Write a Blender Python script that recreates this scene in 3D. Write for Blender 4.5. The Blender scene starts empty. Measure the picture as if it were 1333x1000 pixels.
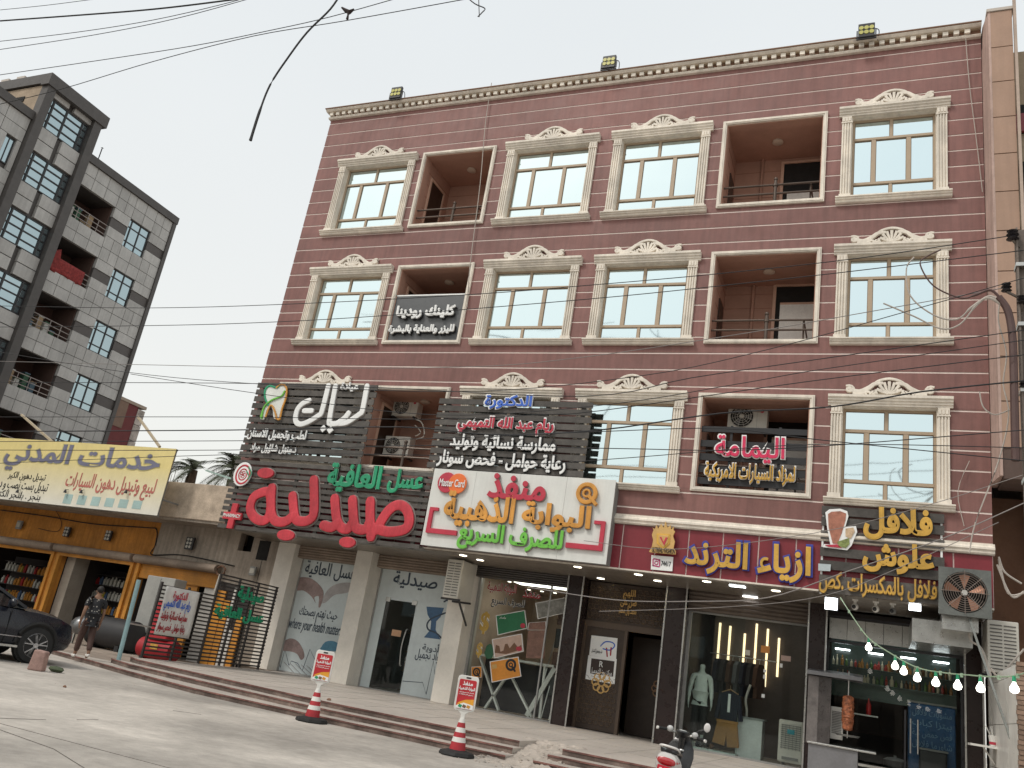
import bpy, math, random, unicodedata
from mathutils import Vector, Matrix, Euler
random.seed(7)
SC = bpy.context.scene
COL = SC.collection
R = math.radians

# ------------------------------------------------------------------ camera
CAM = Vector((0.0, -19.5, 1.35)); FPX = 1103.28
YAW, PITCH, ROLL = 4.33361851e-01, 3.22118435e-01, 1.65162926e-01
cy_, sy_, cp_, sp_, cr_, sr_ = math.cos(YAW), math.sin(YAW), math.cos(PITCH), math.sin(PITCH), math.cos(ROLL), math.sin(ROLL)
FW = Vector((-sy_*cp_, cy_*cp_, sp_)); _r = Vector((cy_, sy_, 0)); _u = _r.cross(FW)
RT = cr_*_r + sr_*_u; UP = -sr_*_r + cr_*_u
cam = bpy.data.cameras.new('camera'); camo = bpy.data.objects.new('camera', cam); COL.objects.link(camo)
m3 = Matrix((RT, UP, -FW)).transposed()
camo.matrix_world = Matrix.Translation(CAM) @ m3.to_4x4()
cam.sensor_width = 36; cam.lens = 36*FPX/1333; cam.clip_end = 2000; cam.clip_start = .05
SC.camera = camo

# ------------------------------------------------------------------ sky, sun, exposure
SUN_EL, SUN_AZ = 50.0, 214.0           # high, behind the camera and to its left, veiled
w = bpy.data.worlds.new('World'); SC.world = w; w.use_nodes = True
nt = w.node_tree; nt.nodes.clear()
sky = nt.nodes.new('ShaderNodeTexSky'); sky.sky_type = 'NISHITA'; sky.sun_disc = False
sky.sun_elevation = R(SUN_EL); sky.sun_rotation = R(SUN_AZ); sky.dust_density = 4; sky.air_density = 1.5
bg1 = nt.nodes.new('ShaderNodeBackground'); bg1.inputs[1].default_value = .03
nt.links.new(sky.outputs[0], bg1.inputs[0])
tc = nt.nodes.new('ShaderNodeTexCoord'); nz = nt.nodes.new('ShaderNodeTexNoise'); nz.inputs['Scale'].default_value = 1.3; nz.inputs['Detail'].default_value = 3
nt.links.new(tc.outputs['Generated'], nz.inputs['Vector'])
sep = nt.nodes.new('ShaderNodeSeparateXYZ'); nt.links.new(tc.outputs['Generated'], sep.inputs[0])
rp = nt.nodes.new('ShaderNodeValToRGB'); rp.color_ramp.elements[0].color = (.76, .745, .70, 1); rp.color_ramp.elements[1].color = (.715, .74, .735, 1)
rp.color_ramp.elements[0].position = 0.05; rp.color_ramp.elements[1].position = .75
nt.links.new(sep.outputs[2], rp.inputs[0])
mx = nt.nodes.new('ShaderNodeMix'); mx.data_type = 'RGBA'; mx.blend_type = 'MULTIPLY'; mx.inputs[0].default_value = .12
nt.links.new(rp.outputs[0], mx.inputs[6]); nt.links.new(nz.outputs[0], mx.inputs[7])
bg2 = nt.nodes.new('ShaderNodeBackground'); bg2.inputs[1].default_value = 1.14
nt.links.new(mx.outputs[2], bg2.inputs[0])
ad = nt.nodes.new('ShaderNodeAddShader'); nt.links.new(bg1.outputs[0], ad.inputs[0]); nt.links.new(bg2.outputs[0], ad.inputs[1])
wo = nt.nodes.new('ShaderNodeOutputWorld'); nt.links.new(ad.outputs[0], wo.inputs[0])
sl = bpy.data.lights.new('sun', 'SUN'); sl.energy = 1.5; sl.angle = R(11); sl.color = (1, .95, .88)
so = bpy.data.objects.new('sun', sl); COL.objects.link(so); so.location = (0, -30, 40)
az = R(SUN_AZ)                                           # sun stands at sin(az), cos(az)
sd = Vector((math.sin(az)*math.cos(R(SUN_EL)), math.cos(az)*math.cos(R(SUN_EL)), math.sin(R(SUN_EL))))
so.rotation_euler = sd.to_track_quat('Z', 'Y').to_euler()
SC.view_settings.view_transform = 'Standard'; SC.view_settings.look = 'None'
SC.view_settings.exposure = 0; SC.view_settings.gamma = 1
try: SC.view_settings.use_curve_mapping = False
except Exception: pass

# ------------------------------------------------------------------ helpers
def P(px, py, y=None, z=None, x=None):
    """the point of the plane y=, z= or x= that a measured sight line meets"""
    d = RT*((px-666.5)/FPX) - UP*((py-500)/FPX) + FW
    if y is not None: t = (y-CAM.y)/d.y
    elif z is not None: t = (z-CAM.z)/d.z
    else: t = (x-CAM.x)/d.x
    return CAM + d*t

class MB:
    def __init__(s): s.v = []; s.f = []; s.m = []
    def add(s, vs, fs, mi=0):
        b = len(s.v); s.v += [tuple(a) for a in vs]
        for f in fs: s.f.append(tuple(b+i for i in f)); s.m.append(mi)
        return s
    def box(s, x0, x1, y0, y1, z0, z1, mi=0):
        if x0 > x1: x0, x1 = x1, x0
        if y0 > y1: y0, y1 = y1, y0
        if z0 > z1: z0, z1 = z1, z0
        return s.add([(x0,y0,z0),(x1,y0,z0),(x1,y1,z0),(x0,y1,z0),(x0,y0,z1),(x1,y0,z1),(x1,y1,z1),(x0,y1,z1)],
                     [(0,3,2,1),(4,5,6,7),(0,1,5,4),(1,2,6,5),(2,3,7,6),(3,0,4,7)], mi)
    def beam(s, a, b, w=.05, h=None, mi=0):
        """square bar from a to b"""
        a, b = Vector(a), Vector(b); d = (b-a).normalized(); h = h or w
        q = Vector((0,0,1)) if abs(d.z) < .9 else Vector((0,1,0))
        u = d.cross(q).normalized()*w/2; v = u.cross(d).normalized()*h/2
        vs = [a-u-v, a+u-v, a+u+v, a-u+v, b-u-v, b+u-v, b+u+v, b-u+v]
        return s.add(vs, [(0,1,2,3),(7,6,5,4),(0,4,5,1),(1,5,6,2),(2,6,7,3),(3,7,4,0)], mi)
    def tube(s, pts, r, n=8, mi=0, closed=False, r2=None, nrm=None):
        """round (or, with r2 and nrm, flattened) tube along points; r may be a list"""
        pts = [Vector(p) for p in pts]; N = len(pts)
        rr = r if isinstance(r, (list, tuple)) else [r]*N
        vs = []
        for i, p in enumerate(pts):
            if closed: d = pts[(i+1) % N]-pts[i-1]
            else: d = pts[min(i+1, N-1)]-pts[max(i-1, 0)]
            d.normalize()
            if nrm is not None: u = d.cross(Vector(nrm)).normalized(); v = Vector(nrm).normalized()
            else:
                q = Vector((0,0,1)) if abs(d.z) < .95 else Vector((1,0,0))
                u = d.cross(q).normalized(); v = u.cross(d).normalized()
            for k in range(n):
                a = 2*math.pi*k/n; c, sn = math.cos(a), math.sin(a)
                if r2 is not None:
                    c = math.copysign(abs(c)**.6, c); sn = math.copysign(abs(sn)**.32, sn)
                    vs.append(p+u*(rr[i]*c)+v*(r2*sn))
                else: vs.append(p+u*(rr[i]*c)+v*(rr[i]*sn))
        fs = []
        for i in range(N if closed else N-1):
            j = (i+1) % N
            for k in range(n): fs.append((i*n+k, i*n+(k+1)%n, j*n+(k+1)%n, j*n+k))
        if not closed: fs += [tuple(range(n-1,-1,-1)), tuple((N-1)*n+k for k in range(n))]
        return s.add(vs, fs, mi)
    def cyl(s, a, b, r0, r1=None, n=16, mi=0):
        return s.tube([a, b], [r0, r0 if r1 is None else r1], n, mi)
    def lathe(s, prof, c=(0,0,0), n=16, mi=0, axis='z'):
        """profile of (radius, height)"""
        vs = []
        for r, h in prof:
            for k in range(n):
                a = 2*math.pi*k/n
                if axis == 'z': vs.append((c[0]+r*math.cos(a), c[1]+r*math.sin(a), c[2]+h))
                elif axis == 'y': vs.append((c[0]+r*math.cos(a), c[1]+h, c[2]+r*math.sin(a)))
                else: vs.append((c[0]+h, c[1]+r*math.cos(a), c[2]+r*math.sin(a)))
        fs = []
        for i in range(len(prof)-1):
            for k in range(n): fs.append((i*n+k, i*n+(k+1)%n, (i+1)*n+(k+1)%n, (i+1)*n+k))
        fs += [tuple(range(n)), tuple((len(prof)-1)*n+k for k in range(n))]
        return s.add(vs, fs, mi)
    def prism(s, poly, a, b, axis='y', mi=0):
        """polygon extruded along an axis: y -> (x,z), z -> (x,y), x -> (y,z)"""
        f = {'y': lambda p, t: (p[0], t, p[1]), 'z': lambda p, t: (p[0], p[1], t), 'x': lambda p, t: (t, p[0], p[1])}[axis]
        n = len(poly); vs = [f(p, a) for p in poly]+[f(p, b) for p in poly]
        fs = [tuple(range(n)), tuple(range(2*n-1, n-1, -1))]+[(i, (i+1)%n, n+(i+1)%n, n+i) for i in range(n)]
        return s.add(vs, fs, mi)
    def ball(s, c, r, n=10, mi=0, sc=(1,1,1)):
        vs = []; k = n//2
        for i in range(k+1):
            t = math.pi*i/k
            for j in range(n):
                a = 2*math.pi*j/n; rr = max(math.sin(t), .01)
                vs.append((c[0]+r*sc[0]*rr*math.cos(a), c[1]+r*sc[1]*rr*math.sin(a), c[2]+r*sc[2]*math.cos(t)))
        fs = [(i*n+j, i*n+(j+1)%n, (i+1)*n+(j+1)%n, (i+1)*n+j) for i in range(k) for j in range(n)]
        return s.add(vs, fs, mi)

ORG = {}
def org(o): return ORG.get(o.name, Vector((0,0,0))) if o else Vector((0,0,0))
def tag(o, label=None, cat=None, group=None, kind=None):
    if label: o['label'] = label
    if cat: o['category'] = cat
    if group: o['group'] = group
    if kind: o['kind'] = kind
    return o
def thing(name, label, cat, loc=(0,0,0), group=None, rotz=0):
    o = bpy.data.objects.new(name, None); COL.objects.link(o); o.empty_display_size = .2
    o.location = loc; o.rotation_euler = (0,0,rotz); ORG[o.name] = Vector(loc)
    return tag(o, label, cat, group)
def recalc(me):
    import bmesh
    bm = bmesh.new(); bm.from_mesh(me); bmesh.ops.recalc_face_normals(bm, faces=bm.faces); bm.to_mesh(me); bm.free()
def ob(name, mb, mats, parent=None, smooth=False, bevel=0, world=True, kind=None, fix=True):
    """link the collected shapes as ONE mesh object; coordinates are world ones unless world=False"""
    me = bpy.data.meshes.new(name); o3 = org(parent) if world else Vector((0,0,0))
    me.from_pydata([(v[0]-o3.x, v[1]-o3.y, v[2]-o3.z) for v in mb.v], [], mb.f)
    if not isinstance(mats, (list, tuple)): mats = [mats]
    for m in mats: me.materials.append(m)
    if len(mats) > 1: me.polygons.foreach_set('material_index', mb.m)
    if smooth: me.polygons.foreach_set('use_smooth', [True]*len(me.polygons))
    if fix: recalc(me)
    me.update()
    o = bpy.data.objects.new(name, me); COL.objects.link(o)
    if parent: o.parent = parent; ORG[o.name] = org(parent)
    if smooth:
        try: me.set_sharp_from_angle(angle=R(38))
        except Exception: pass
    if bevel:
        b = o.modifiers.new('bevel', 'BEVEL'); b.width = bevel; b.segments = 2; b.limit_method = 'ANGLE'; b.angle_limit = R(40)
    if kind: o['kind'] = kind
    return o
UB = {}
def ubox(name, mat, parent, x0, x1, y0, y1, z0, z1, label=None):
    """a box piece that shares one unit mesh per material"""
    k = mat.name
    if k not in UB:
        me = bpy.data.meshes.new('unit_piece'); b = MB().box(-.5,.5,-.5,.5,-.5,.5); me.from_pydata(b.v, [], b.f); me.materials.append(mat); UB[k] = me
    o = bpy.data.objects.new(name, UB[k]); COL.objects.link(o); q = org(parent)
    o.location = ((x0+x1)/2-q.x, (y0+y1)/2-q.y, (z0+z1)/2-q.z); o.scale = (abs(x1-x0), abs(y1-y0), abs(z1-z0))
    if parent: o.parent = parent
    if label: o['label'] = label
    return o
def copy_tree(o, parent=None):
    c = o.copy(); COL.objects.link(c)
    if parent: c.parent = parent
    for ch in list(o.children): copy_tree(ch, c)
    return c

# ------------------------------------------------------------------ materials
MATS = {}
def surf(name, col, rough=.7, metal=0, var=.12, scale=2.0, bump=.0, bscale=60, rnd=.05, dirt=0, spec=.4, streak=0, emit=0):
    if name in MATS: return MATS[name]
    m = bpy.data.materials.new(name); m.use_nodes = True; t = m.node_tree; N = t.nodes; L = t.links
    b = N['Principled BSDF']; b.inputs['Roughness'].default_value = rough; b.inputs['Metallic'].default_value = metal
    b.inputs['Specular IOR Level'].default_value = spec
    g = N.new('ShaderNodeNewGeometry'); pos = g.outputs['Position']
    def noise(sc, det=5, vec=None):
        n = N.new('ShaderNodeTexNoise'); n.inputs['Scale'].default_value = sc; n.inputs['Detail'].default_value = det; n.inputs['Roughness'].default_value = .62
        L.new(vec or pos, n.inputs['Vector']); return n.outputs[0]
    def mapr(s, a, b_, c, d):
        n = N.new('ShaderNodeMapRange'); L.new(s, n.inputs[0])
        for i, q in enumerate((a, b_, c, d)): n.inputs[i+1].default_value = q
        return n.outputs[0]
    def mul(a, b_):
        n = N.new('ShaderNodeMath'); n.operation = 'MULTIPLY'; L.new(a, n.inputs[0])
        if isinstance(b_, float): n.inputs[1].default_value = b_
        else: L.new(b_, n.inputs[1])
        return n.outputs[0]
    val = mapr(noise(scale), .3, .7, 1-var, 1+var)
    val = mul(val, mapr(noise(scale*11, 3), .3, .7, 1-var*.5, 1+var*.5))
    if rnd:
        oi = N.new('ShaderNodeObjectInfo'); val = mul(val, mapr(oi.outputs['Random'], 0, 1, 1-rnd, 1+rnd))
    if dirt: val = mul(val, mapr(noise(scale*.45, 8), .42, .62, 1-dirt, 1))
    if streak:
        mp = N.new('ShaderNodeMapping'); mp.inputs['Scale'].default_value = (5, 5, .35); L.new(pos, mp.inputs[0])
        val = mul(val, mapr(noise(1.6, 5, mp.outputs[0]), .4, .68, 1, 1-streak))
    mx = N.new('ShaderNodeMix'); mx.data_type = 'RGBA'; mx.blend_type = 'MULTIPLY'; mx.inputs[0].default_value = 1
    mx.inputs[6].default_value = (*col, 1)
    cb = N.new('ShaderNodeCombineColor')
    for i in range(3): L.new(val, cb.inputs[i])
    L.new(cb.outputs[0], mx.inputs[7]); L.new(mx.outputs[2], b.inputs['Base Color'])
    L.new(mapr(noise(scale*3), .3, .7, max(.02, rough-.08), min(1, rough+.08)), b.inputs['Roughness'])
    if bump:
        bp = N.new('ShaderNodeBump'); bp.inputs['Strength'].default_value = bump; bp.inputs['Distance'].default_value = .01
        L.new(noise(bscale, 4), bp.inputs['Height']); L.new(bp.outputs[0], b.inputs['Normal'])
    if emit:
        b.inputs['Emission Color'].default_value = (*col, 1); b.inputs['Emission Strength'].default_value = emit
    MATS[name] = m; return m
def emis(name, col, s):
    if name in MATS: return MATS[name]
    m = bpy.data.materials.new(name); m.use_nodes = True; b = m.node_tree.nodes['Principled BSDF']
    b.inputs['Base Color'].default_value = (*col, 1); b.inputs['Emission Color'].default_value = (*col, 1); b.inputs['Emission Strength'].default_value = s
    MATS[name] = m; return m
def glass(name, tint=(.9,.95,.95), refl=.12, opac=.0, ocol=(.5,.6,.6)):
    """thin sheet: clear body, fresnel reflection, optional frosted film share"""
    m = bpy.data.materials.new(name); m.use_nodes = True; t = m.node_tree; N = t.nodes; L = t.links; N.clear()
    tr = N.new('ShaderNodeBsdfTransparent'); tr.inputs[0].default_value = (*tint, 1)
    gl = N.new('ShaderNodeBsdfGlossy'); gl.inputs['Roughness'].default_value = .02
    lw = N.new('ShaderNodeFresnel'); lw.inputs[0].default_value = 1.5
    ma = N.new('ShaderNodeMath'); ma.operation = 'MULTIPLY_ADD'; ma.inputs[1].default_value = 1.0; ma.inputs[2].default_value = refl; ma.use_clamp = True
    bf = N.new('ShaderNodeNewGeometry'); inv = N.new('ShaderNodeMath'); inv.operation = 'SUBTRACT'; inv.inputs[0].default_value = 1; L.new(bf.outputs['Backfacing'], inv.inputs[1])
    fm_ = N.new('ShaderNodeMath'); fm_.operation = 'MULTIPLY'; L.new(lw.outputs[0], fm_.inputs[0]); L.new(inv.outputs[0], fm_.inputs[1]); L.new(fm_.outputs[0], ma.inputs[0])
    df = N.new('ShaderNodeBsdfDiffuse'); df.inputs[0].default_value = (*ocol, 1)
    m1 = N.new('ShaderNodeMixShader'); m1.inputs[0].default_value = opac; L.new(tr.outputs[0], m1.inputs[1]); L.new(df.outputs[0], m1.inputs[2])
    m2 = N.new('ShaderNodeMixShader'); L.new(ma.outputs[0], m2.inputs[0]); L.new(m1.outputs[0], m2.inputs[1]); L.new(gl.outputs[0], m2.inputs[2])
    o = N.new('ShaderNodeOutputMaterial'); L.new(m2.outputs[0], o.inputs[0]); return m
def mirror(name, col, rough=.04, wave=.15, metal=1.0):
    m = bpy.data.materials.new(name); m.use_nodes = True; t = m.node_tree; N = t.nodes; L = t.links
    b = N['Principled BSDF']; b.inputs['Base Color'].default_value = (*col, 1); b.inputs['Metallic'].default_value = metal; b.inputs['Roughness'].default_value = rough
    g = N.new('ShaderNodeNewGeometry'); n = N.new('ShaderNodeTexNoise'); n.inputs['Scale'].default_value = .9; n.inputs['Detail'].default_value = 1
    L.new(g.outputs['Position'], n.inputs['Vector']); bp = N.new('ShaderNodeBump'); bp.inputs['Strength'].default_value = wave; bp.inputs['Distance'].default_value = .05
    L.new(n.outputs[0], bp.inputs['Height']); L.new(bp.outputs[0], b.inputs['Normal']); return m

maroon = surf('maroon_render', (.250,.118,.104), .58, var=.12, scale=.5, bump=.35, bscale=45, rnd=.09, dirt=.16, streak=.20)
joint = surf('pink_white_joint', (.92,.80,.74), .8, var=.08)
cream = surf('cream_moulding', (.84,.77,.67), .6, var=.07, scale=3, dirt=.18, streak=.16, bump=.2)
creamd = surf('ochre_moulding', (.52,.42,.30), .65, var=.12, scale=3, dirt=.15)
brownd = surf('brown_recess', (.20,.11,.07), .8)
bronze = surf('bronze_frame', (.40,.31,.22), .45, var=.05)
skyglass = mirror('sky_film_glass', (.68,.81,.84))
salmon = surf('salmon_render', (.41,.235,.175), .8, var=.08, dirt=.1)
dark = surf('dark_void', (.012,.011,.010), .8)
blackm = surf('black_metal', (.03,.03,.032), .45, var=.2)
grey = surf('mid_grey', (.22,.22,.21), .6)
steel = surf('brushed_steel', (.50,.50,.48), .32, metal=.85, var=.12, scale=4)
white = surf('white_plastic', (.72,.71,.67), .5, var=.05, dirt=.08)
offwhite = surf('aged_white_plastic', (.60,.58,.52), .55, var=.06, dirt=.12)
redp = surf('red_letter_face', (.60,.05,.07), .45, var=.2, scale=1.6, rnd=0, dirt=.2, streak=.2)
greenp = surf('green_letter_face', (.03,.36,.18), .5, var=.15, rnd=0, dirt=.2, streak=.15)
orangep = surf('orange_letter_face', (.74,.35,.07), .5, var=.15, rnd=0, dirt=.2, streak=.15)
limep = surf('lime_letter_face', (.16,.50,.07), .45, rnd=0)
crimson = surf('crimson_letter_face', (.48,.04,.07), .45, rnd=0)
whitep = surf('white_letter_face', (.80,.81,.80), .45, var=.04, rnd=0)
bluep = surf('blue_letter_face', (.05,.14,.55), .45, rnd=0)
yellowp = surf('yellow_letter_face', (.66,.39,.07), .5, var=.15, rnd=0, dirt=.2, streak=.15)
blackp = surf('black_letter_edge', (.02,.02,.022), .5, rnd=0)
sidegrey = surf('letter_side_grey', (.25,.22,.20), .6)
slatm = surf('grey_wood_slat', (.092,.084,.076), .62, var=.28, scale=5, rnd=.22, bump=.3, bscale=30, dirt=.2)
fasc = surf('wine_red_panel', (.21,.028,.038), .38, var=.10, scale=1.2, rnd=.07, streak=.08)
soffm = surf('soffit_board', (.20,.17,.14), .35, var=.15, scale=2, spec=.6)
concrete = surf('concrete_road', (.50,.46,.41), .85, var=.22, scale=.6, bump=.7, bscale=25, rnd=0, dirt=.34)
pave = surf('polished_paving', (.50,.45,.40), .5, var=.10, scale=.8, rnd=.06, dirt=.12, bump=.1)
redstone = surf('red_stone_nosing', (.25,.12,.10), .8, var=.4, scale=5, dirt=.45, bump=.6)
plaster = surf('weathered_plaster', (.40,.34,.28), .9, var=.16, scale=1.1, bump=.6, bscale=22, dirt=.25, streak=.3)
parapetm = surf('sandy_concrete', (.50,.41,.32), .95, var=.2, scale=3, bump=1, bscale=18, dirt=.2)
ochre = surf('ochre_paint', (.55,.23,.04), .75, var=.18, scale=1.3, dirt=.25, streak=.3)
orangeframe = surf('orange_painted_steel', (.68,.30,.05), .5, var=.15, dirt=.25)
shutterm = surf('dusty_shutter_cover', (.30,.235,.185), .7, var=.18, dirt=.25)
pillarm = surf('pale_pillar_cladding', (.74,.70,.63), .5, var=.08, dirt=.1)
darkstone = surf('dark_stone_cladding', (.026,.016,.015), .3, var=.2, spec=.4)
bronzedoor = surf('dark_bronze_door', (.050,.034,.025), .45, var=.2)
goldm = surf('gold_ornament', (.60,.38,.14), .4, metal=.2, var=.1)
rubber = surf('black_rubber', (.02,.02,.02), .8)
floorm = surf('shop_floor', (.20,.18,.16), .4)
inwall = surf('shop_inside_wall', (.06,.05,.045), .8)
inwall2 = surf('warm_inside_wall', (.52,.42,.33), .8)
wirem = surf('black_cable', (.018,.018,.02), .6, rnd=0)
wirew = surf('pale_cable', (.42,.38,.34), .6, rnd=0)
panelgrey = surf('pale_cladding_panel', (.45,.44,.42), .5, var=.10, scale=1.0, rnd=.10, streak=.16, dirt=.12)
darkclad = surf('charcoal_cladding', (.075,.068,.064), .5, var=.12)
bluglass = mirror('blue_grey_window', (.40,.50,.53), .06, .3, .9)
clear = glass('shop_glass', (.95,.98,.97), .0)
clear2 = glass('shop_glass_dusty', (.90,.95,.93), .0, .015, (.35,.42,.40))
downlight = emis('downlight', (1,.93,.78), 3.0)
ledw = emis('cool_led', (.92,.97,1), 9.0)
bulbm = emis('bulb_white', (1,.96,.86), 4.0)

# ------------------------------------------------------------------ lettering
FORMS = {}
for cp in range(0xFE70, 0xFEFD):
    d = unicodedata.decomposition(chr(cp)).split()
    if len(d) in (2, 3) and d[0] in ('<isolated>', '<final>', '<initial>', '<medial>'):
        FORMS[(''.join(chr(int(q, 16)) for q in d[1:]), d[0][1:-1])] = chr(cp)
def shape(s):
    toks = []; i = 0
    while i < len(s):
        if s[i] == 'ل' and i+1 < len(s) and s[i+1] in 'اأإآ': toks.append(s[i:i+2]); i += 2
        else: toks.append(s[i]); i += 1
    cn = lambda t: (t, 'final') in FORMS; jn = lambda t: (t, 'initial') in FORMS
    o = []
    for k, t in enumerate(toks):
        pr = k > 0 and jn(toks[k-1]) and cn(t); nx = k+1 < len(toks) and jn(t) and cn(toks[k+1])
        f = 'medial' if pr and nx else 'final' if pr else 'initial' if nx else 'isolated'
        o.append(FORMS.get((t, f), t))
    return ''.join(reversed(o))
GC = {}
WORK = bpy.data.scenes.new('workbench')
def bake(o):
    """the finished mesh of a text or of a skinned skeleton"""
    WORK.collection.objects.link(o); vl = WORK.view_layers[0]; vl.update()
    me = bpy.data.meshes.new_from_object(o.evaluated_get(vl.depsgraph)); WORK.collection.objects.unlink(o); return me
def glyphs(s, bold, shear=0):
    """letters as (vertices, faces, island number), unit size, z in 0..1"""
    key = (s, bold, shear)
    if key in GC: return GC[key]
    if any('\u0600' < c < '\u06ff' for c in s): s = shape(s)
    c = bpy.data.curves.new('lettering', 'FONT'); c.body = s; c.size = 1; c.resolution_u = 3; c.extrude = .5; c.bevel_depth = bold; c.bevel_resolution = 1; c.shear = shear
    o = bpy.data.objects.new('lettering', c); me = bake(o)
    v = [tuple(q.co) for q in me.vertices]; f = [tuple(p.vertices) for p in me.polygons]
    bpy.data.objects.remove(o); bpy.data.curves.remove(c); bpy.data.meshes.remove(me)
    par = list(range(len(v)))
    def fd(a):
        while par[a] != a: par[a] = par[par[a]]; a = par[a]
        return a
    for q in f:
        for b in q[1:]: par[fd(b)] = fd(q[0])
    ids = {}; isl = [ids.setdefault(fd(i), len(ids)) for i in range(len(v))]
    h = .5+bold; v = [(a, b, (z+h)/(2*h)) for a, b, z in v]
    GC[key] = (v, f, isl); return GC[key]
def letter(name, s, parent, lb, rt, mat, y=None, x=None, depth=.05, bold=.03, shear=0, grow=0, lab=None, rot=None):
    """writing fitted into the box between two measured points of the plane y= or x=; front faces -y (or +x)"""
    A = P(*lb, y=y, x=x); B = P(*rt, y=y, x=x)
    if y is not None: u0, u1 = A.x, B.x
    else: u0, u1 = A.y, B.y
    return letter_w(name, s, parent, u0-grow, u1+grow, A.z-grow, B.z+grow, mat, y, x, depth, bold, shear, lab)
def letter_w(name, s, parent, u0, u1, z0, z1, mat, y=None, x=None, depth=.05, bold=.03, shear=0, lab=None):
    v, f, isl = glyphs(s, round(bold*.70, 4), shear)
    xs = [q[0] for q in v]; ys = [q[1] for q in v]; a0, a1, b0, b1 = min(xs), max(xs), min(ys), max(ys)
    mb = MB(); vs = []
    for (a, b, c), k in zip(v, isl):
        u = u0+(a-a0)/(a1-a0)*(u1-u0); z = z0+(b-b0)/(b1-b0)*(z1-z0); t = c*depth+(k % 5)*.0011
        vs.append((u, y-t, z) if y is not None else (x+t, u, z))
    mb.add(vs, f); o = ob(name, mb, mat, parent, fix=False)
    if lab: o['label'] = lab
    return o
def curve(pts, k=4, closed=False):
    """smooth (Catmull-Rom) points through a polyline"""
    n = len(pts); out = []
    for i in range(n if closed else n-1):
        p = [pts[(i+j-1) % n] if closed else pts[min(max(i+j-1, 0), n-1)] for j in range(4)]
        for q in range(k):
            t = q/k
            out.append(tuple(.5*((2*p[1][c])+(-p[0][c]+p[2][c])*t+(2*p[0][c]-5*p[1][c]+4*p[2][c]-p[3][c])*t*t+(-p[0][c]+3*p[1][c]-3*p[2][c]+p[3][c])*t**3) for c in range(len(pts[0]))))
    if not closed: out.append(tuple(pts[-1]))
    return out
def zm(o, s):
    return lambda *q: (o[0]+q[0]/s, o[1]+q[1]/s)
def strokes(name, parent, paths, fn, y, wid, depth, mat, n=10):
    """letter strokes of even width traced in the sign's plane"""
    mb = MB()
    for i, pt in enumerate(paths):
        cl = pt[0] == 'c'; q = pt[1:] if cl else pt
        w3 = [P(*fn(a, b), y=y-.003*(i % 4)) for a, b in curve(q, 4, cl)]
        if cl: mb.tube(w3, wid/2, n, closed=True, r2=depth/2, nrm=(0,1,0))
        else:
            d0 = (w3[0]-w3[1]).normalized(); d1 = (w3[-1]-w3[-2]).normalized()
            w3 = [w3[0]+d0*wid*.45, w3[0]+d0*wid*.3]+w3+[w3[-1]+d1*wid*.3, w3[-1]+d1*wid*.45]
            r = [wid*.22, wid*.4]+[wid/2]*(len(w3)-4)+[wid*.4, wid*.22]
            mb.tube(w3, r, n, r2=depth/2, nrm=(0,1,0))
    return ob(name, mb, mat, parent, smooth=True)
def ellip(name, parent, fn, cx, cy, w, h, y, depth, mat, ang=0):
    c = P(*fn(cx, cy), y=y); k = (P(*fn(cx+10, cy), y=y)-c).length/10
    pts = [(c.x+w/2*k*math.cos(a), c.z+h/2*k*math.sin(a)) for a in [2*math.pi*i/20 for i in range(20)]]
    mb = MB().prism(pts, y-depth, y); return ob(name, mb, mat, parent, bevel=.012)
def quadp(name, parent, pts, y, depth, mat, bevel=0):
    """plate whose corners were measured in plane y"""
    q = [P(*p, y=y) for p in pts]
    return ob(name, MB().prism([(a.x, a.z) for a in q], y-depth, y), mat, parent, bevel=bevel)
# ================================================================== THE GROUND
g = MB().box(-140, 60, -60, 160, -.3, 0); road = ob('road', g, concrete, kind='structure')
# hairline joints cut in the concrete (dark sealant strips laid 4 mm proud)
tar = surf('joint_sealant', (.16,.145,.13), .9, var=.3, rnd=0)
jb = MB()
for (a, b) in (((0,935),(60,937)),((100,937),(128,937)),((0,950),(70,975)),((70,975),(110,1000)),((225,925),(262,930))):
    p, q = P(*a, z=.004), P(*b, z=.004); jb.beam(p, q, .005, .004)
jb.box(-60, 30, -12.6, -12.593, 0, .004)
ob('road_joint', jb, tar, kind='structure')
T1 = [(-15.85,-3.55),(-15.2,-3.95),(-12.2,-4.5),(-9.2,-5.1),(-5.42,-5.15)]
T2 = [(-16.05,-3.9),(-15.0,-4.4),(-12.2,-5.0),(-9.0,-5.55),(-5.35,-5.6)]
T3 = [(-18.2,-3.7),(-15.9,-4.45),(-14.4,-5.0),(-11.9,-5.75),(-8.8,-6.0),(-5.28,-6.05)]
def slab(name, line, z0, z1, back, xl, mat, right):
    poly = [(xl, back)]+[(xl, line[0][1])]*(1 if xl < line[0][0] else 0)+list(line)+[(right, back)]
    return ob(name, MB().prism(poly, z0, z1, 'z'), mat, kind='structure')
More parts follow.
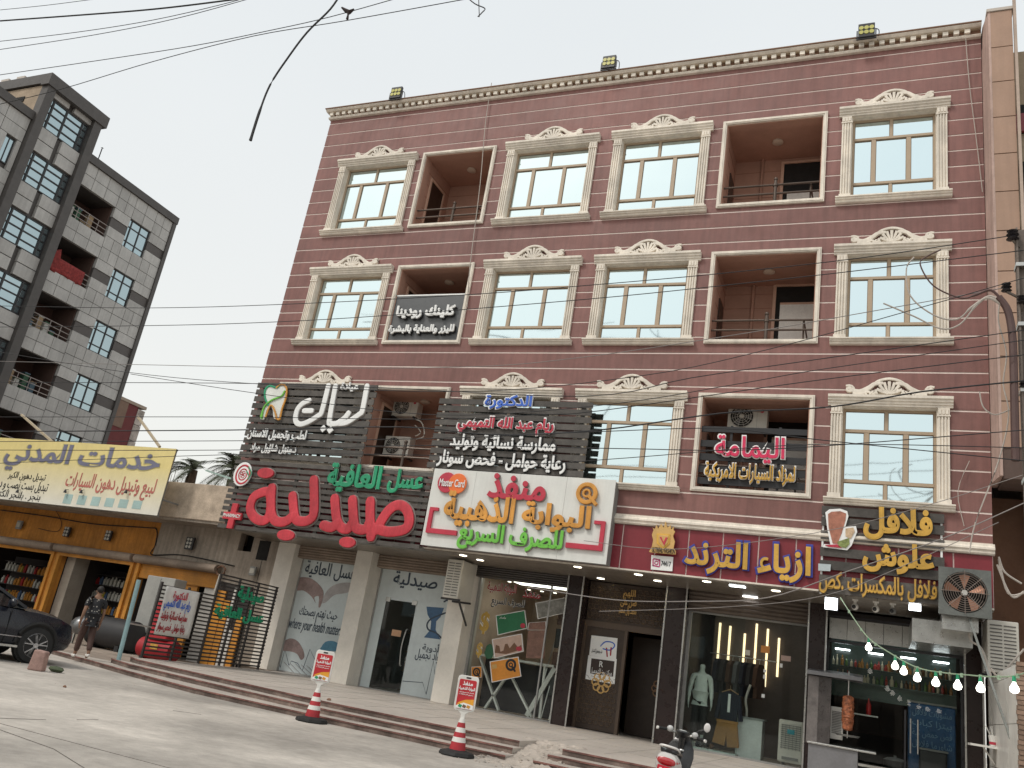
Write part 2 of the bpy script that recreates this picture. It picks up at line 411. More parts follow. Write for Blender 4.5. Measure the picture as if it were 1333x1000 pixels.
# raised platform before the shops, left and right of the rubble ramp
ob('pavement', MB().prism(T1+[(-5.42,-4.3),(-4.7,-4.3),(-4.7,-5.0),(14,-5.3),(14,1.0),(2.2,1.0),(2.2,7),(-17.3,7),(-17.3,2.2),(-15.85,2.2)], -.1, .27, 'z'), pave, kind='structure')
slab('step', T2, -.1, .18, -3.9, -16.05, pave, -5.42)
slab('step', T3, -.1, .09, -3.5, -18.2, pave, -5.35)
for dz, off in ((.18, .45), (.09, .9)):
    ob('step', MB().prism([(-4.72-off*.15,-4.6),(-4.72-off*.15,-5.0-off),(14,-5.3-off),(14,-4.8)], -.1, dz, 'z'), pave, kind='structure')
ob('sidewalk', MB().prism([(-60,2.6),(-60,-3.3),(-18.2,-3.7),(-15.95,-3.9),(-15.95,2.6)], -.1, .086, 'z'), surf('old_sidewalk', (.34,.28,.23), .9, var=.2, bump=.6, dirt=.3), kind='structure')
def nosing(line, z):
    mb = MB(); rs = MB()
    for a, b in zip(line, line[1:]):
        d = Vector((b[0]-a[0], b[1]-a[1], 0)); n = Vector((d.y, -d.x, 0)).normalized()*.008
        mb.beam(Vector((a[0], a[1], z-.008))+n, Vector((b[0], b[1], z-.008))+n, .03, .024); rs.beam(Vector((a[0], a[1], z-.055))+n*.4, Vector((b[0], b[1], z-.055))+n*.4, .012, .068)
    ob('step_riser', rs, surf('shaded_stained_riser', (.22,.165,.14), .9, var=.35, scale=4, dirt=.5), kind='structure')  # darker colour carries the shadow lines under the nosings, plus dirt
    return ob('step_nosing', mb, redstone, kind='structure')
for ln, z in ((T1, .27), (T2, .18), (T3, .09)): nosing(ln, z)
nosing([(-4.7,-5.0),(14,-5.3)], .27); nosing([(-4.79,-5.45),(14,-5.75)], .18); nosing([(-4.86,-5.9),(14,-6.2)], .09)
# polished tiles of the platform: joints as a fine grid of thin strips
tj = MB()
x = -15.0
while x < 3: tj.box(x, x+.008, -3.8 if x < -12.5 else -4.3, 1.9, .27, .273); x += 1.2
for yy in (-3.0,-1.8,-.6,.6): tj.box(-15.4, 3, yy, yy+.008, .27, .2725)
ob('pavement_joint', tj, surf('paving_joint', (.25,.22,.19), .9), kind='structure')
# rubble ramp
rb = MB(); rgh = surf('rough_cement', (.42,.37,.32), .95, var=.25, scale=5, bump=1, bscale=14, rnd=0)
nx, ny = 26, 34
for j in range(ny+1):
    for i in range(nx+1):
        xx = -5.75+i/nx*1.25; yy = -4.1-j/ny*2.6
        zz = .285-.29*min(1, j/ny*1.15)+random.uniform(-.022, .022)*(1 if 0 < i < nx else .3)
        if i in (0, nx): zz -= .1
        rb.v.append((xx+random.uniform(-.02,.02), yy+random.uniform(-.02,.02), max(zz, -.02)))
for j in range(ny):
    for i in range(nx):
        a = j*(nx+1)+i; rb.f.append((a, a+1, a+nx+2, a+nx+1)); rb.m.append(0)
ob('rubble_ramp', rb, rgh, kind='structure', smooth=True)
gr = MB()
for i in range(520):
    if i < 330: px = random.uniform(-5.8, -4.4); py = random.uniform(-6.9, -4.1); zz = max(0, .28-.29*min(1, (-4.1-py)/2.6*1.15))
    else: px = random.uniform(-17, 3); py = random.uniform(-9, -6.2); zz = 0
    s_ = random.uniform(.005, .022) if i < 330 else random.uniform(.004, .012)
    gr.ball((px, py, zz+s_*.3), s_, 5, sc=(1, random.uniform(.6,1.2), .6))
ob('gravel', gr, rgh, kind='stuff')

# ================================================================== MAIN BUILDING
X0, X1 = -17.35, 2.15
ZT = 17.98
B = thing('commercial_building', 'four storey maroon building with cream window surrounds above a row of shops', 'building', (-7.6, 0, 0))
ROWS = [(13.42,16.20),(9.63,12.22),(5.85,8.37)]
WCOL = [(-16.48,-13.54),(-10.44,-7.53),(-7.13,-4.31),(-1.06,1.44)]
BCOL = [(-13.34,-10.80),(-4.03,-1.365)]
BR = [(13.52,16.21),(9.67,12.22),(5.94,8.37)]
holes = []
for zb, zt in ROWS:
    for a, b in WCOL: holes.append((a+.29, b-.29, zb+.15, zt-.24))
for zb, zt in BR:
    for a, b in BCOL: holes.append((a+.10, b-.10, zb+.10, zt-.10))
GY = 2.4
# wall core with the openings cut out
zs = sorted({5.03, ZT}|{h[2] for h in holes}|{h[3] for h in holes})
core = MB()
for za, zb in zip(zs, zs[1:]):
    xs = [X0]
    for h in sorted(holes):
        if h[2] <= za+1e-6 and h[3] >= zb-1e-6: xs += [h[0], h[1]]
    xs.append(X1)
    for i in range(0, len(xs), 2): core.box(xs[i], xs[i+1], .0, .30, za, zb)
ob('wall', core, joint, B)
# rendered courses between the pale joints
k = 0; z = 17.81
tops = [ZT]+[17.81-.4415*i for i in range(29)]+[5.26]
for zt, zb in zip(tops, tops[1:]):
    a, b = zb+.019, zt-.019
    if b-a < .05: continue
    cut = []
    for h in holes:
        if h[3] > a-.02 and h[2] < b+.02: cut.append((h[0]-.04, h[1]+.04, h[2], h[3]))
    # split vertically where an opening ends inside the course
    lv = sorted({a, b}|{v for h in cut for v in (h[2]-.03, h[3]+.03) if a+.004 < v < b-.004})
    for p, q in zip(lv, lv[1:]):
        xs = [X0-.012]
        for h in sorted(cut):
            if h[2]-.04 < (p+q)/2 < h[3]+.04: xs += [h[0], h[1]]
        xs.append(X1+.002)
        for i in range(0, len(xs), 2):
            ubox('wall_panel', maroon, B, xs[i], xs[i+1], -.014, 0, p, q)
# body of the building behind the front
bw = surf('side_wall_render', (.20,.085,.07), .85, var=.15, streak=.2)
body = MB(); body.box(X0, X0+.25, .30, 16, 3.98, ZT); body.box(X1-.25, X1, .30, 16, 3.98, ZT); body.box(X0, X0+.25, 2.3, 16, 0, 3.98); body.box(X1-.25, X1, 2.6, 16, 0, 3.98); body.box(X0+.25, X1-.25, 15.7, 16, 0, ZT)
body.box(X0+.25, X1-.25, .31, 15.7, 17.2, 17.4); body.box(X0+.25, X1-.25, GY+.05, 15.7, 4.3, 4.5); body.box(X0+.25, X1-.25, .22, GY+.05, 4.3, 4.5)
body.box(X0+.25, X1-.25, 8.0, 8.1, .27, 4.3)
ob('outer_wall', body, bw, B)
# top cornice with dentils
co = MB()
co.prism([(-.02,17.96),(-.10,17.96),(-.13,18.0),(-.13,18.02),(.10,18.02),(.10,17.96)], X0-.05, X1+.0, 'x')
co.prism([(.10,18.18),(-.22,18.18),(-.27,18.22),(-.27,18.25),(.10,18.25)], X0-.12, X1, 'x')
cor = ob('cornice', co, cream, B)
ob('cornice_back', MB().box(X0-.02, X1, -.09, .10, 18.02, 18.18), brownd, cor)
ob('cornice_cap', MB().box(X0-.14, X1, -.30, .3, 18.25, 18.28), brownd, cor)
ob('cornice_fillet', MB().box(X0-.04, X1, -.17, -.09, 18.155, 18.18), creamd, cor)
xx = X0+.02
while xx < X1-.15:
    ubox('dentil', cream, cor, xx, xx+.125, -.19, -.088, 18.045, 18.153); xx += .245
ob('parapet', MB().box(X0, X1, .1, .3, 18.02, 18.24), bw, B)

def crest(parent, cx, z, wd):
    """scrolled plaster crest above a window"""
    mb = MB(); s = wd/1.5; y = -.07
    def T(pts, r, n=8):
        mb.tube([(cx+a*s*1.17, y, z+b*s*.92) for a, b in pts], [q*s for q in r] if isinstance(r, list) else r*s, n, r2=.05, nrm=(0,1,0))
    for sg in (-1, 1):
        arm = curve([(sg*.10,.31),(sg*.24,.29),(sg*.34,.19),(sg*.48,.10),(sg*.60,.13),(sg*.68,.20)], 4)
        T(arm, [.035+.02*math.sin(i/len(arm)*3) for i in range(len(arm))])
        sp = [(sg*(.655+(.095-.085*i/14)*math.cos(.9+sg*0+i*.62)), .155+(.095-.085*i/14)*math.sin(.9+i*.62)) for i in range(15)]
        T(sp, .026)
        T(curve([(sg*.60,.05),(sg*.45,.05),(sg*.34,.10),(sg*.30,.04)], 4), .03)
        sp = [(sg*(.26+(.06-.055*i/10)*math.cos(2+i*.65)), .09+(.06-.055*i/10)*math.sin(2+i*.65)) for i in range(11)]
        T(sp, .024)
    for k in range(7):
        a = math.pi*(.12+.76*k/6); T([(.02*math.cos(a), .05), (.13*math.cos(a), .05+.14*math.sin(a)), (.22*math.cos(a), .06+.29*math.sin(a))], [.012,.028,.036])
    T(curve([(-.28,.24),(-.18,.36),(0,.42),(.18,.36),(.28,.24)], 4), .03)
    for sg in (-1, 1):
        for a_, b_ in ((.40,.03),(.50,.05),(.22,.05),(.14,.10)): T([(sg*(a_-.03), b_), (sg*a_, b_+.05), (sg*(a_+.035), b_+.01)], [.018,.03,.016])
    mb.prism([(cx-.5*s, z), (cx+.5*s, z), (cx+.3*s, z+.10*s), (cx+.16*s, z+.24*s), (cx-.16*s, z+.24*s), (cx-.3*s, z+.10*s)], -.035, -.012)
    return ob('crest_ornament', mb, cream, parent, smooth=True)

def window(x0, x1, zb, zt, wide=False):
    a, b, c, d = x0+.30, x1-.30, zb+.16, zt-.25     # the opening
    W, H = b-a, d-c; y0, y1 = .13, .20
    fr = MB(); t = .05
    # frame: outer members, then bars butted between them
    fr.box(a, a+t, y0, y1, c, d); fr.box(b-t, b, y0, y1, c, d); fr.box(a+t, b-t, y0, y1, c, c+t); fr.box(a+t, b-t, y0, y1, d-t, d)
    h1, h2 = c+H*.205, d-H*.245; bt = .065
    fr.box(a+t, b-t, y0-.012, y1, h1-bt/2, h1+bt/2); fr.box(a+t, b-t, y0-.012, y1, h2-bt/2, h2+bt/2)
    m1, m2, m3 = a+W*.265, a+W*.685, a+W*.475
    fr.box(m3-.035, m3+.035, y0, y1, h2+bt/2, d-t); fr.box(m3-.035, m3+.035, y0, y1, c+t, h1-bt/2)
    for m in (m1, m2): fr.box(m-.05, m+.05, y0-.006, y1, h1+bt/2, h2-bt/2)
    # thin sash lines inside each light
    f = ob('window', fr, bronze, B)
    cells = [(a+t,m3-.035,h2+bt/2,d-t),(m3+.035,b-t,h2+bt/2,d-t),(a+t,m1-.05,h1+bt/2,h2-bt/2),(m1+.05,m2-.05,h1+bt/2,h2-bt/2),(m2+.05,b-t,h1+bt/2,h2-bt/2),(a+t,m3-.035,c+t,h1-bt/2),(m3+.035,b-t,c+t,h1-bt/2)]
    for q in cells: ubox('pane', skyglass, f, q[0], q[1], .165, .175, q[2], q[3])
    sb = MB()
    for q in cells:
        for z_ in (q[2], q[3]-.014): sb.box(q[0], q[1], .152, .164, z_, z_+.014)
        for x_ in (q[0], q[1]-.014): sb.box(x_, x_+.014, .153, .164, q[2]+.014, q[3]-.014)
    ob('sash_bead', sb, surf('bead_brown', (.24,.18,.13), .5), f)
    # reveal lining
    rv = MB(); rv.box(a-.02, a, -.02, .31, c, d); rv.box(b, b+.02, -.02, .31, c, d); rv.box(a-.02, b+.02, -.02, .31, d, d+.02); rv.box(a-.02, b+.02, -.02, .31, c-.02, c)
    ob('reveal', rv, cream, f)
    for s0, s1 in ((x0+.05, a-.02), (b+.02, x1-.05)):
        p = MB(); p.box(s0, s1, -.055, -.014, c, d-.18); p.box(s0-.015, s1+.015, -.10, -.014, d-.18, d-.15); p.box(s0, s1, -.085, -.014, d-.15, d+.02)
        p.box(s0-.02, s1+.02, -.09, -.014, c-.02, c+.10)
        wd = (s1-s0)/7
        for k in range(4): p.box(s0+wd*(.2+1.9*k), s0+wd*(1.1+1.9*k), -.085, -.055, c+.10, d-.18)
        for k in range(3): p.box(s0+wd*(.5+2.1*k), s0+wd*(1.9+2.1*k), -.105, -.085, d-.13, d-.01)
        ob('pilaster', p, cream, f)
    l = MB()
    l.prism([(-.014,d+.02),(-.09,d+.02),(-.09,d+.065),(-.12,d+.07),(-.12,d+.11),(-.16,d+.13),(-.16,d+.165),(-.20,d+.19),(-.20,d+.25),(-.014,d+.25)], x0-.02, x1+.02, 'x')
    ob('lintel', l, cream, f)
    s = MB(); s.prism([(-.014,zb),(-.10,zb),(-.12,zb+.02),(-.12,zb+.05),(-.16,zb+.065),(-.16,zb+.10),(-.20,zb+.11),(-.20,zb+.14),(-.014,zb+.14)], x0-.04, x1+.04, 'x')
    ob('sill', s, cream, f)
    crest(f, (x0+x1)/2, d+.25, 1.62)
for (zb, zt) in ROWS:
    for (a, b) in WCOL: window(a, b, zb, zt)

def balcony(x0, x1, z0, z1, kind):
    s = MB(); t = .105; y0, y1 = -.075, .0
    for (a, b, c, d) in ((x0,x0+t,z0,z1),(x1-t,x1,z0,z1),(x0+t,x1-t,z0,z0+t),(x0+t,x1-t,z1-t,z1)): s.box(a, b, y0, y1+.02, c, d)
    for (a, b, c, d) in ((x0+.03,x0+t-.03,z0+.03,z1-.03),(x1-t+.03,x1-.03,z0+.03,z1-.03),(x0+t-.03,x1-t+.03,z0+.03,z0+t-.03),(x0+t-.03,x1-t+.03,z1-t+.03,z1-.03)): s.box(a, b, y0-.02, y0, c, d)
    f = ob('balcony', s, cream, B)
    a, b, c, d = x0+.10, x1-.10, z0+.10, z1-.10; D = 1.75
    r = MB(); r.box(a-.1, a, .302, D, c-.1, d+.1); r.box(b, b+.1, .302, D, c-.1, d+.1); r.box(a, b, .302, D, c-.1, c); r.box(a, b, .302, D, d, d+.1); r.box(a-.1, b+.1, D, D+.1, c-.1, d+.1)
    r.box(a-.001, a+.03, .0, .30, c, d); r.box(b-.03, b+.001, 0, .30, c, d); r.box(a+.03, b-.03, 0, .30, d-.03, d); r.box(a+.03, b-.03, 0, .30, c, c+.02)
    ob('recess_wall', r, salmon, f)
    gl = MB()
    for q in range(1, 6): gl.box(a+.001, b-.001, D-.006, D, c+q*.42, c+q*.42+.012); gl.box(a, a+.006, .25, D-.01, c+q*.42, c+q*.42+.012)
    ob('wall_joint', gl, surf('joint_brown', (.26,.12,.08), .8), f)
    dm = surf('door_casing', (.55,.36,.27), .6)
    if kind == 'left':
        dz = MB(); dz.box(a, a+.02, .55, 1.35, c, c+1.95); ob('door', dz, surf('dark_brown_door', (.035,.018,.012), .4), f)
        k = MB(); k.box(a, a+.05, .48, .55, c, c+2.02); k.box(a, a+.05, 1.35, 1.42, c, c+2.02); k.box(a, a+.05, .55, 1.35, c+1.95, c+2.02); ob('door_frame', k, dm, f)
        k = MB(); k.box(b-.85, b-.8, D-.05, D, c, c+1.45); k.box(b-.85, b, D-.05, D, c+1.45, c+1.5); ob('window_frame', k, dm, f)
        ob('window_pane', MB().box(b-.8, b, D-.02, D, c+.3, c+1.45), dark, f)
    else:
        dz = MB(); hd_ = 2.3; hp_ = 1.75 if z0 < 11 else 1.3; dz.box(b-1.12, b-.02, D-.02, D, c, c+hd_); ob('door', dz, dark, f)
        k = MB(); k.box(b-1.2, b-1.12, D-.06, D, c, c+hd_+.07); k.box(b-1.12, b, D-.06, D, c+hd_, c+hd_+.07); k.box(b-1.0, b-.05, D-.08, D-.021, c+hp_, c+hp_+.06); ob('door_frame', k, dm, f)
        ob('door_panel', MB().box(b-1.0, b-.12, D-.08, D-.03, c+.02, c+hp_), surf('pale_door_panel', (.70,.70,.66), .4), f)
        k = MB(); k.box(a, a+.03, .9, 1.5, c, c+1.6); ob('side_door', k, surf('dark_brown_door', (.035,.018,.012), .4), f)
        ob('downpipe', MB().cyl((a+.75, D-.05, c), (a+.75, D-.05, d), .04, n=10), salmon, f, smooth=True)
    ob('ceiling_lamp', MB().lathe([(.02,0),(.14,0),(.15,-.04),(.09,-.07)], ((a+b)/2, .9, d), 14), surf('lamp_cover', (.5,.4,.32), .5), f, smooth=True)
    rm = surf('railing_metal', (.10,.075,.06), .4, metal=.4)
    rl = MB(); zr = c+.58
    for dz_ in (0, -.26): rl.tube([(a, .10, zr+dz_), (b, .10, zr+dz_)], .028, 8)
    xm = (a+b)/2+.12; rl.cyl((xm, .10, c), (xm, .10, zr+.12), .045, n=10); rl.ball((xm, .10, zr+.17), .055, 10)
    rl.cyl((xm, .10, zr-.05), (xm, .10, zr+.02), .065, n=10)
    rl.tube([(b-.25, .16, c), (b-.25, .16, zr-.02)], .025, 6); rl.tube([(b-.25, .16, zr), (b-.25, 1.2, zr)], .02, 6)
    ob('railing', rl, rm, f, smooth=True)
for i, (zb, zt) in enumerate(BR):
    balcony(*BCOL[0], zb, zt, 'left'); balcony(*BCOL[1], zb, zt, 'back')

# fascia of wine red panels and its mouldings
ob('fascia_backing', MB().box(X0, X1, .02, .22, 3.98, 5.03), joint, B)
jx = [P(q, 720, y=0).x for q in (808, 852, 895, 940, 987, 1036)]
st = 1.02; xs = [X0]
q = jx[0]-st*11
while q < jx[0]-.5: xs.append(q) if q > X0+.3 else None; q += st
xs += jx
q = jx[-1]+st
while q < X1-.3: xs.append(q); q += st
xs.append(X1+.005)
for a, b in zip(xs, xs[1:]): ubox('fascia_panel', fasc, B, a+.014, b-.014, -.004, .019, 3.99, 5.02)
tr = MB(); tr.prism([(.02,5.03),(-.06,5.03),(-.09,5.06),(-.09,5.10),(-.13,5.13),(-.13,5.17),(-.08,5.20),(-.08,5.25),(.02,5.26)], X0, X1+.03, 'x')
ob('string_course', tr, cream, B)
ob('fascia_edge', MB().box(X0, X1, -.02, .03, 3.955, 3.99), cream, B)
# soffit boards
xs = X0+.02
while xs < X1-.1:
    e = min(xs+.62, X1)
    ubox('soffit_panel', soffm, B, xs+.004, e-.004, .03, GY+.2, 3.93, 3.955); xs = e
ob('soffit_backing', MB().box(X0, X1, .03, GY+.2, 3.957, 3.978), dark, B)
for i, a in enumerate([(603,723),(625,729),(637,741),(700,731),(752,738),(782,753),(800,762),(831,748),(856,756),(920,757),(937,773),(985,785),(1010,769),(1021,784)]):
    p = P(*a, z=3.93)
    if .1 < p.y < 2.3: ob('downlight', MB().lathe([(.0,0),(.075,0),(.075,-.008),(.10,-.012),(.10,.0)], (p.x, p.y, 3.93), 14), downlight if i not in (10,) else ledw, B)
for a in ((960,763),(977,777)):
    p = P(*a, z=3.93); ob('downlight', MB().box(p.x-.17, p.x+.17, p.y-.09, p.y+.09, 3.915, 3.93), ledw, B)

# pillars
def pillar(x0, x1, y0, mat, trim=None):
    p = ob('pillar', MB().box(x0, x1, y0, GY+.35, .27, 3.93), mat, B, bevel=.01)
    if trim:
        for e in (x0, x1): ob('edge_trim', MB().box(e-.018, e+.018, y0-.03, y0-.0, .27, 3.93), trim, p)
    return p
pillar(-16.75, -16.12, 1.9, pillarm); pillar(-13.84, -13.30, 1.75, pillarm); pillar(-10.66, -10.12, 1.75, pillarm)
pillar(-7.36, -6.95, 1.9, darkstone, steel); pillar(-4.78, -4.28, 1.95, darkstone, steel); pillar(-1.42, -1.03, 1.9, darkstone, steel); pillar(1.78, 2.12, 1.9, darkstone, steel)
# wall left of the first shop, with two rough openings
hw = MB(); h1 = (-18.35,-17.85,3.35,3.85); hm = 2.0
ob('end_wall', MB().box(-17.3, -16.75, 2.0, 2.3, .27, 3.93), plaster, B)
bp = P(340, 711, y=1.98); ob('wall_opening', MB().box(bp.x-.0-.1, bp.x+.32, 1.985, 2.02, 3.33, 3.92), dark, B)

# shops: one box of a room each, floor, back wall, ceiling
ROOMS = [(-16.12,-13.84),(-13.30,-10.66),(-10.12,-7.36),(-6.95,-4.78),(-4.28,-1.42),(-1.03,1.78)]
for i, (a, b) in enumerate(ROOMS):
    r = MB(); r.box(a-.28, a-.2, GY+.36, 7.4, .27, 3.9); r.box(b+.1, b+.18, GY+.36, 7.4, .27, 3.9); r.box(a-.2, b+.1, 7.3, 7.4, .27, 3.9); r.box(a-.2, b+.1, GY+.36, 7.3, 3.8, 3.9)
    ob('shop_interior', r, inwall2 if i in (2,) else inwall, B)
def shutterbox(a, b, z0, z1, mat=None):
    s = MB(); n = 5
    for k in range(n): s.prism([(2.12,z0+(z1-z0)*k/n),(2.10,z0+(z1-z0)*(k+.5)/n),(2.12,z0+(z1-z0)*(k+1)/n),(2.4,z0+(z1-z0)*(k+1)/n),(2.4,z0+(z1-z0)*k/n)], a, b, 'x')
    return ob('shutter_box', s, mat or shutterm, B)
shutterbox(-16.12,-13.84,3.56,3.93); shutterbox(-13.30,-10.66,3.56,3.93); shutterbox(-10.12,-7.36,3.64,3.93, darkclad); shutterbox(-4.26,-1.44,3.46,3.93, surf('brown_shutter', (.13,.10,.08), .6, dirt=.3))
frost = surf('printed_window_film', (.60,.67,.68), .35, var=.08, scale=.8, rnd=0, spec=.7, dirt=.08)
shopmetal = surf('grey_aluminium', (.38,.38,.37), .4, metal=.5)
# shop 1: printed film over the whole window
f1 = ob('shopfront', MB().box(-16.12,-16.07,GY-.03,GY+.05,.27,3.56).box(-13.89,-13.84,GY-.03,GY+.05,.27,3.56).box(-16.07,-13.89,GY-.03,GY+.05,.27,.31), shopmetal, B)
pn = ob('window_film', MB().box(-16.07,-13.89,GY,GY+.02,.31,3.56), frost, f1)
# shop 2: film with a glass door
f2 = ob('shopfront', MB().box(-13.30,-13.25,GY-.03,GY+.05,.27,3.56).box(-10.71,-10.66,GY-.03,GY+.05,.27,3.56).box(-13.25,-10.71,GY-.03,GY+.05,.27,.29), shopmetal, B)
ob('window_film', MB().box(-13.25,-12.95,GY,GY+.02,.29,3.56).box(-12.95,-11.95,GY,GY+.02,2.72,3.56).box(-11.95,-10.71,GY,GY+.02,.29,3.56), frost, f2)
dr = ob('door', MB().box(-12.94,-11.96,GY-.01,GY+.005,.3,2.71), clear2, f2)
hd = MB(); hd.tube(curve([(-12.06,GY-.03,1.0),(-12.06,GY-.11,1.06),(-12.1,GY-.12,1.5),(-12.06,GY-.11,1.92),(-12.06,GY-.03,1.98)],4), .018, 8); hd.box(-12.95,-12.8,GY-.03,GY+.02,2.66,2.78); hd.box(-12.08,-11.93,GY-.03,GY+.02,2.66,2.78)
ob('door_handle', hd, steel, f2, smooth=True)
ob('door_sticker', MB().box(-12.55,-12.25,GY-.02,GY-.012,1.75,1.92), surf('tan_sticker', (.55,.33,.2), .6), f2)
# ================================================================== SHOP DETAILS
FY = GY-.004
fm = zm((320,680), 3.571)
inkd = surf('dark_blue_print', (.05,.07,.10), .6, rnd=0)
letter('lettering', 'عسل العافية', f1, fm(268,255), fm(520,205), inkd, y=FY, depth=.006, bold=.012)
letter('lettering', 'حيث نهتم بصحتك', f1, fm(242,450), fm(432,412), inkd, y=FY, depth=.006, bold=.004)
letter('lettering', 'where your health matters', f1, fm(195,505), fm(452,480), inkd, y=FY, depth=.006, bold=.0, shear=.35)
def flat(name, parent, polyline, fn, y, mat, closed=False, wid=None):
    if wid:
        mb = MB(); pts = [P(*fn(*q), y=y) for q in polyline]; mb.tube(pts, wid/2, 6, r2=.004, nrm=(0,1,0)); return ob(name, mb, mat, parent)
    q = [P(*fn(*p), y=y) for p in polyline]; return ob(name, MB().prism([(a.x,a.z) for a in q], y-.004, y), mat, parent)
handm = surf('printed_hand', (.30,.22,.21), .5, var=.3, scale=3, rnd=0); handw = surf('printed_pale_hand', (.42,.40,.40), .5, var=.2, scale=3, rnd=0); handb = surf('printed_blue_glove', (.10,.25,.36), .5, var=.2, rnd=0)
flat('printed_hand', f1, curve([(222,262),(262,255),(305,262),(345,295),(362,330),(350,385),(338,395),(340,345),(318,350),(325,375),(305,345),(270,318),(240,318),(208,312)],3), fm, FY, handm)
flat('printed_hand', f1, curve([(505,285),(470,280),(420,288),(385,310),(362,345),(352,375),(372,372),(398,348),(420,335),(460,330),(498,318)],3), fm, FY, handw)
flat('printed_hand', f1, curve([(165,560),(205,540),(240,552),(265,590),(272,625),(256,640),(238,612),(205,600),(175,598)],3), fm, FY, handm)
flat('printed_hand', f1, curve([(345,590),(370,556),(410,553),(440,575),(432,600),(395,598),(370,608)],3), fm, FY, handb)
flat('pulse_line', f1, [(125,625),(150,630),(160,675),(182,590),(200,665),(212,645),(240,655),(262,690),(298,590),(322,640),(345,650),(380,655),(405,640)], fm, FY, inkd, wid=.018)
ht = MB()
for k in range(9):
    a = P(*fm(180+k*26, 650+k*4), y=FY); b = P(*fm(225+k*30, 700+k*5), y=FY); ht.beam(a, b, .05, .004)
ob('film_stripe', ht, handw, f1)
letter('lettering', 'صيدلية', f2, fm(680,300), fm(898,250), inkd, y=FY, depth=.006, bold=.022)
letter('lettering', 'أدوية', f2, fm(818,602), fm(902,568), inkd, y=FY, depth=.006, bold=.005)
letter('lettering', 'مواد تجميل', f2, fm(784,640), fm(918,605), inkd, y=FY, depth=.006, bold=.004)
cupm = surf('printed_blue_chalice', (.06,.13,.24), .5, var=.2, rnd=0)
flat('chalice_print', f2, [(840,392),(922,398),(905,440),(885,460),(882,500),(905,545),(828,535),(858,500),(862,460),(845,430)], fm, FY, cupm)
flat('snake_print', f2, curve([(920,370),(940,362),(958,380),(950,410),(905,430),(860,450),(842,475),(850,500),(885,515),(918,548)],4), fm, FY-.003, inkd, wid=.045)
flat('pulse_line', f2, [(728,738),(822,745),(838,800),(872,645),(890,800),(905,770)], fm, FY, inkd, wid=.018)
# shelves behind the pharmacy door
ps = thing('pharmacy_shelf', 'dim wooden shelf of boxes behind the pharmacy glass door', 'shelf', (-12.4, 4.6, .27))
sh = MB(); bxm = [surf('tan_box', (.35,.25,.14), .7), surf('pale_box', (.4,.38,.33), .7)]
for k in range(5): sh.box(-13.2,-11.2,4.5,4.9,.27+k*.55,.31+k*.55)
sh.box(-13.2,-11.2,4.9,4.95,.27,2.9)
for k in range(5):
    xq = -13.15
    while xq < -11.4:
        wq = random.uniform(.08,.2); ubox('medicine_box', bxm[random.randint(0,1)], ps, xq, xq+wq-.02, 4.55, 4.85, .31+k*.55, .31+k*.55+random.uniform(.15,.4)); xq += wq
ob('rack', sh, surf('shelf_brown', (.16,.09,.05), .6), ps)

# shop 3: exchange office
f3 = ob('shopfront', MB().box(-10.12,-10.05,GY-.03,GY+.05,.27,3.64).box(-7.41,-7.36,GY-.03,GY+.05,.27,3.64).box(-10.05,-7.41,GY-.03,GY+.05,.27,.30).box(-8.0,-7.96,GY-.02,GY+.04,.30,3.64), shopmetal, B)
ubox('pane', clear, f3, -10.05, -8.0, GY, GY+.012, .30, 3.64); ubox('pane', clear, f3, -7.96, -7.41, GY, GY+.012, .30, 3.64)
g3 = zm((560,700), 3.333)
darkred = surf('dark_red_print', (.35,.02,.03), .5, rnd=0)
for bold, m_, yy in ((.06, whitep, FY), (.02, darkred, FY-.008)):
    letter('lettering', 'منفذ', f3, g3(400,258), g3(482,232), m_, y=yy, depth=.005, bold=bold)
    letter('lettering', 'البوابة الذهبية', f3, g3(246,238), g3(378,205), m_, y=yy, depth=.005, bold=bold)
for bold, m_, yy in ((.07, whitep, FY), (.02, blackp, FY-.008)):
    letter('lettering', 'للصرف السريع', f3, g3(262,300), g3(415,272), m_, y=yy, depth=.005, bold=bold)
def card(pts, mat, label, inner=None, name='card_sticker'):
    c = [g3(*p) for p in pts]; cx = sum(p[0] for p in c)/4; cyy = sum(p[1] for p in c)/4
    bk = quadp(name, None, [(cx+(p[0]-cx)*1.06, cyy+(p[1]-cyy)*1.08) for p in c], FY, .004, whitep); tag(bk, label, 'sticker')
    quadp('card_face', bk, c, FY-.005, .003, mat); return bk
c1 = card([(288,340),(408,318),(418,392),(296,420)], surf('green_card', (.02,.16,.07), .4, rnd=0), 'green bank card sticker on the exchange office window')
letter('card_print', 'ماستر', c1, g3(300,352), g3(330,343), whitep, y=FY-.009, depth=.002, bold=.01); ellip('card_mark', c1, g3, 402, 382, 22, 20, FY-.009, .002, crimson)
c2 = card([(272,443),(395,420),(402,492),(282,520)], surf('beige_card', (.55,.40,.33), .4, rnd=0), 'beige bank card sticker with a brown skyline on the exchange office window')
flat('card_print', c2, [(280,500),(285,465),(300,470),(305,495),(318,490),(325,462),(335,460),(345,480),(365,455),(380,475),(395,465),(398,485),(330,505)], g3, FY-.009, brownd); ellip('card_mark', c2, g3, 385, 482, 26, 18, FY-.013, .002, crimson)
c3 = card([(262,540),(380,520),(392,600),(270,625)], surf('orange_card', (.68,.27,.04), .4, rnd=0), 'large orange bank card sticker with a black ring mark')
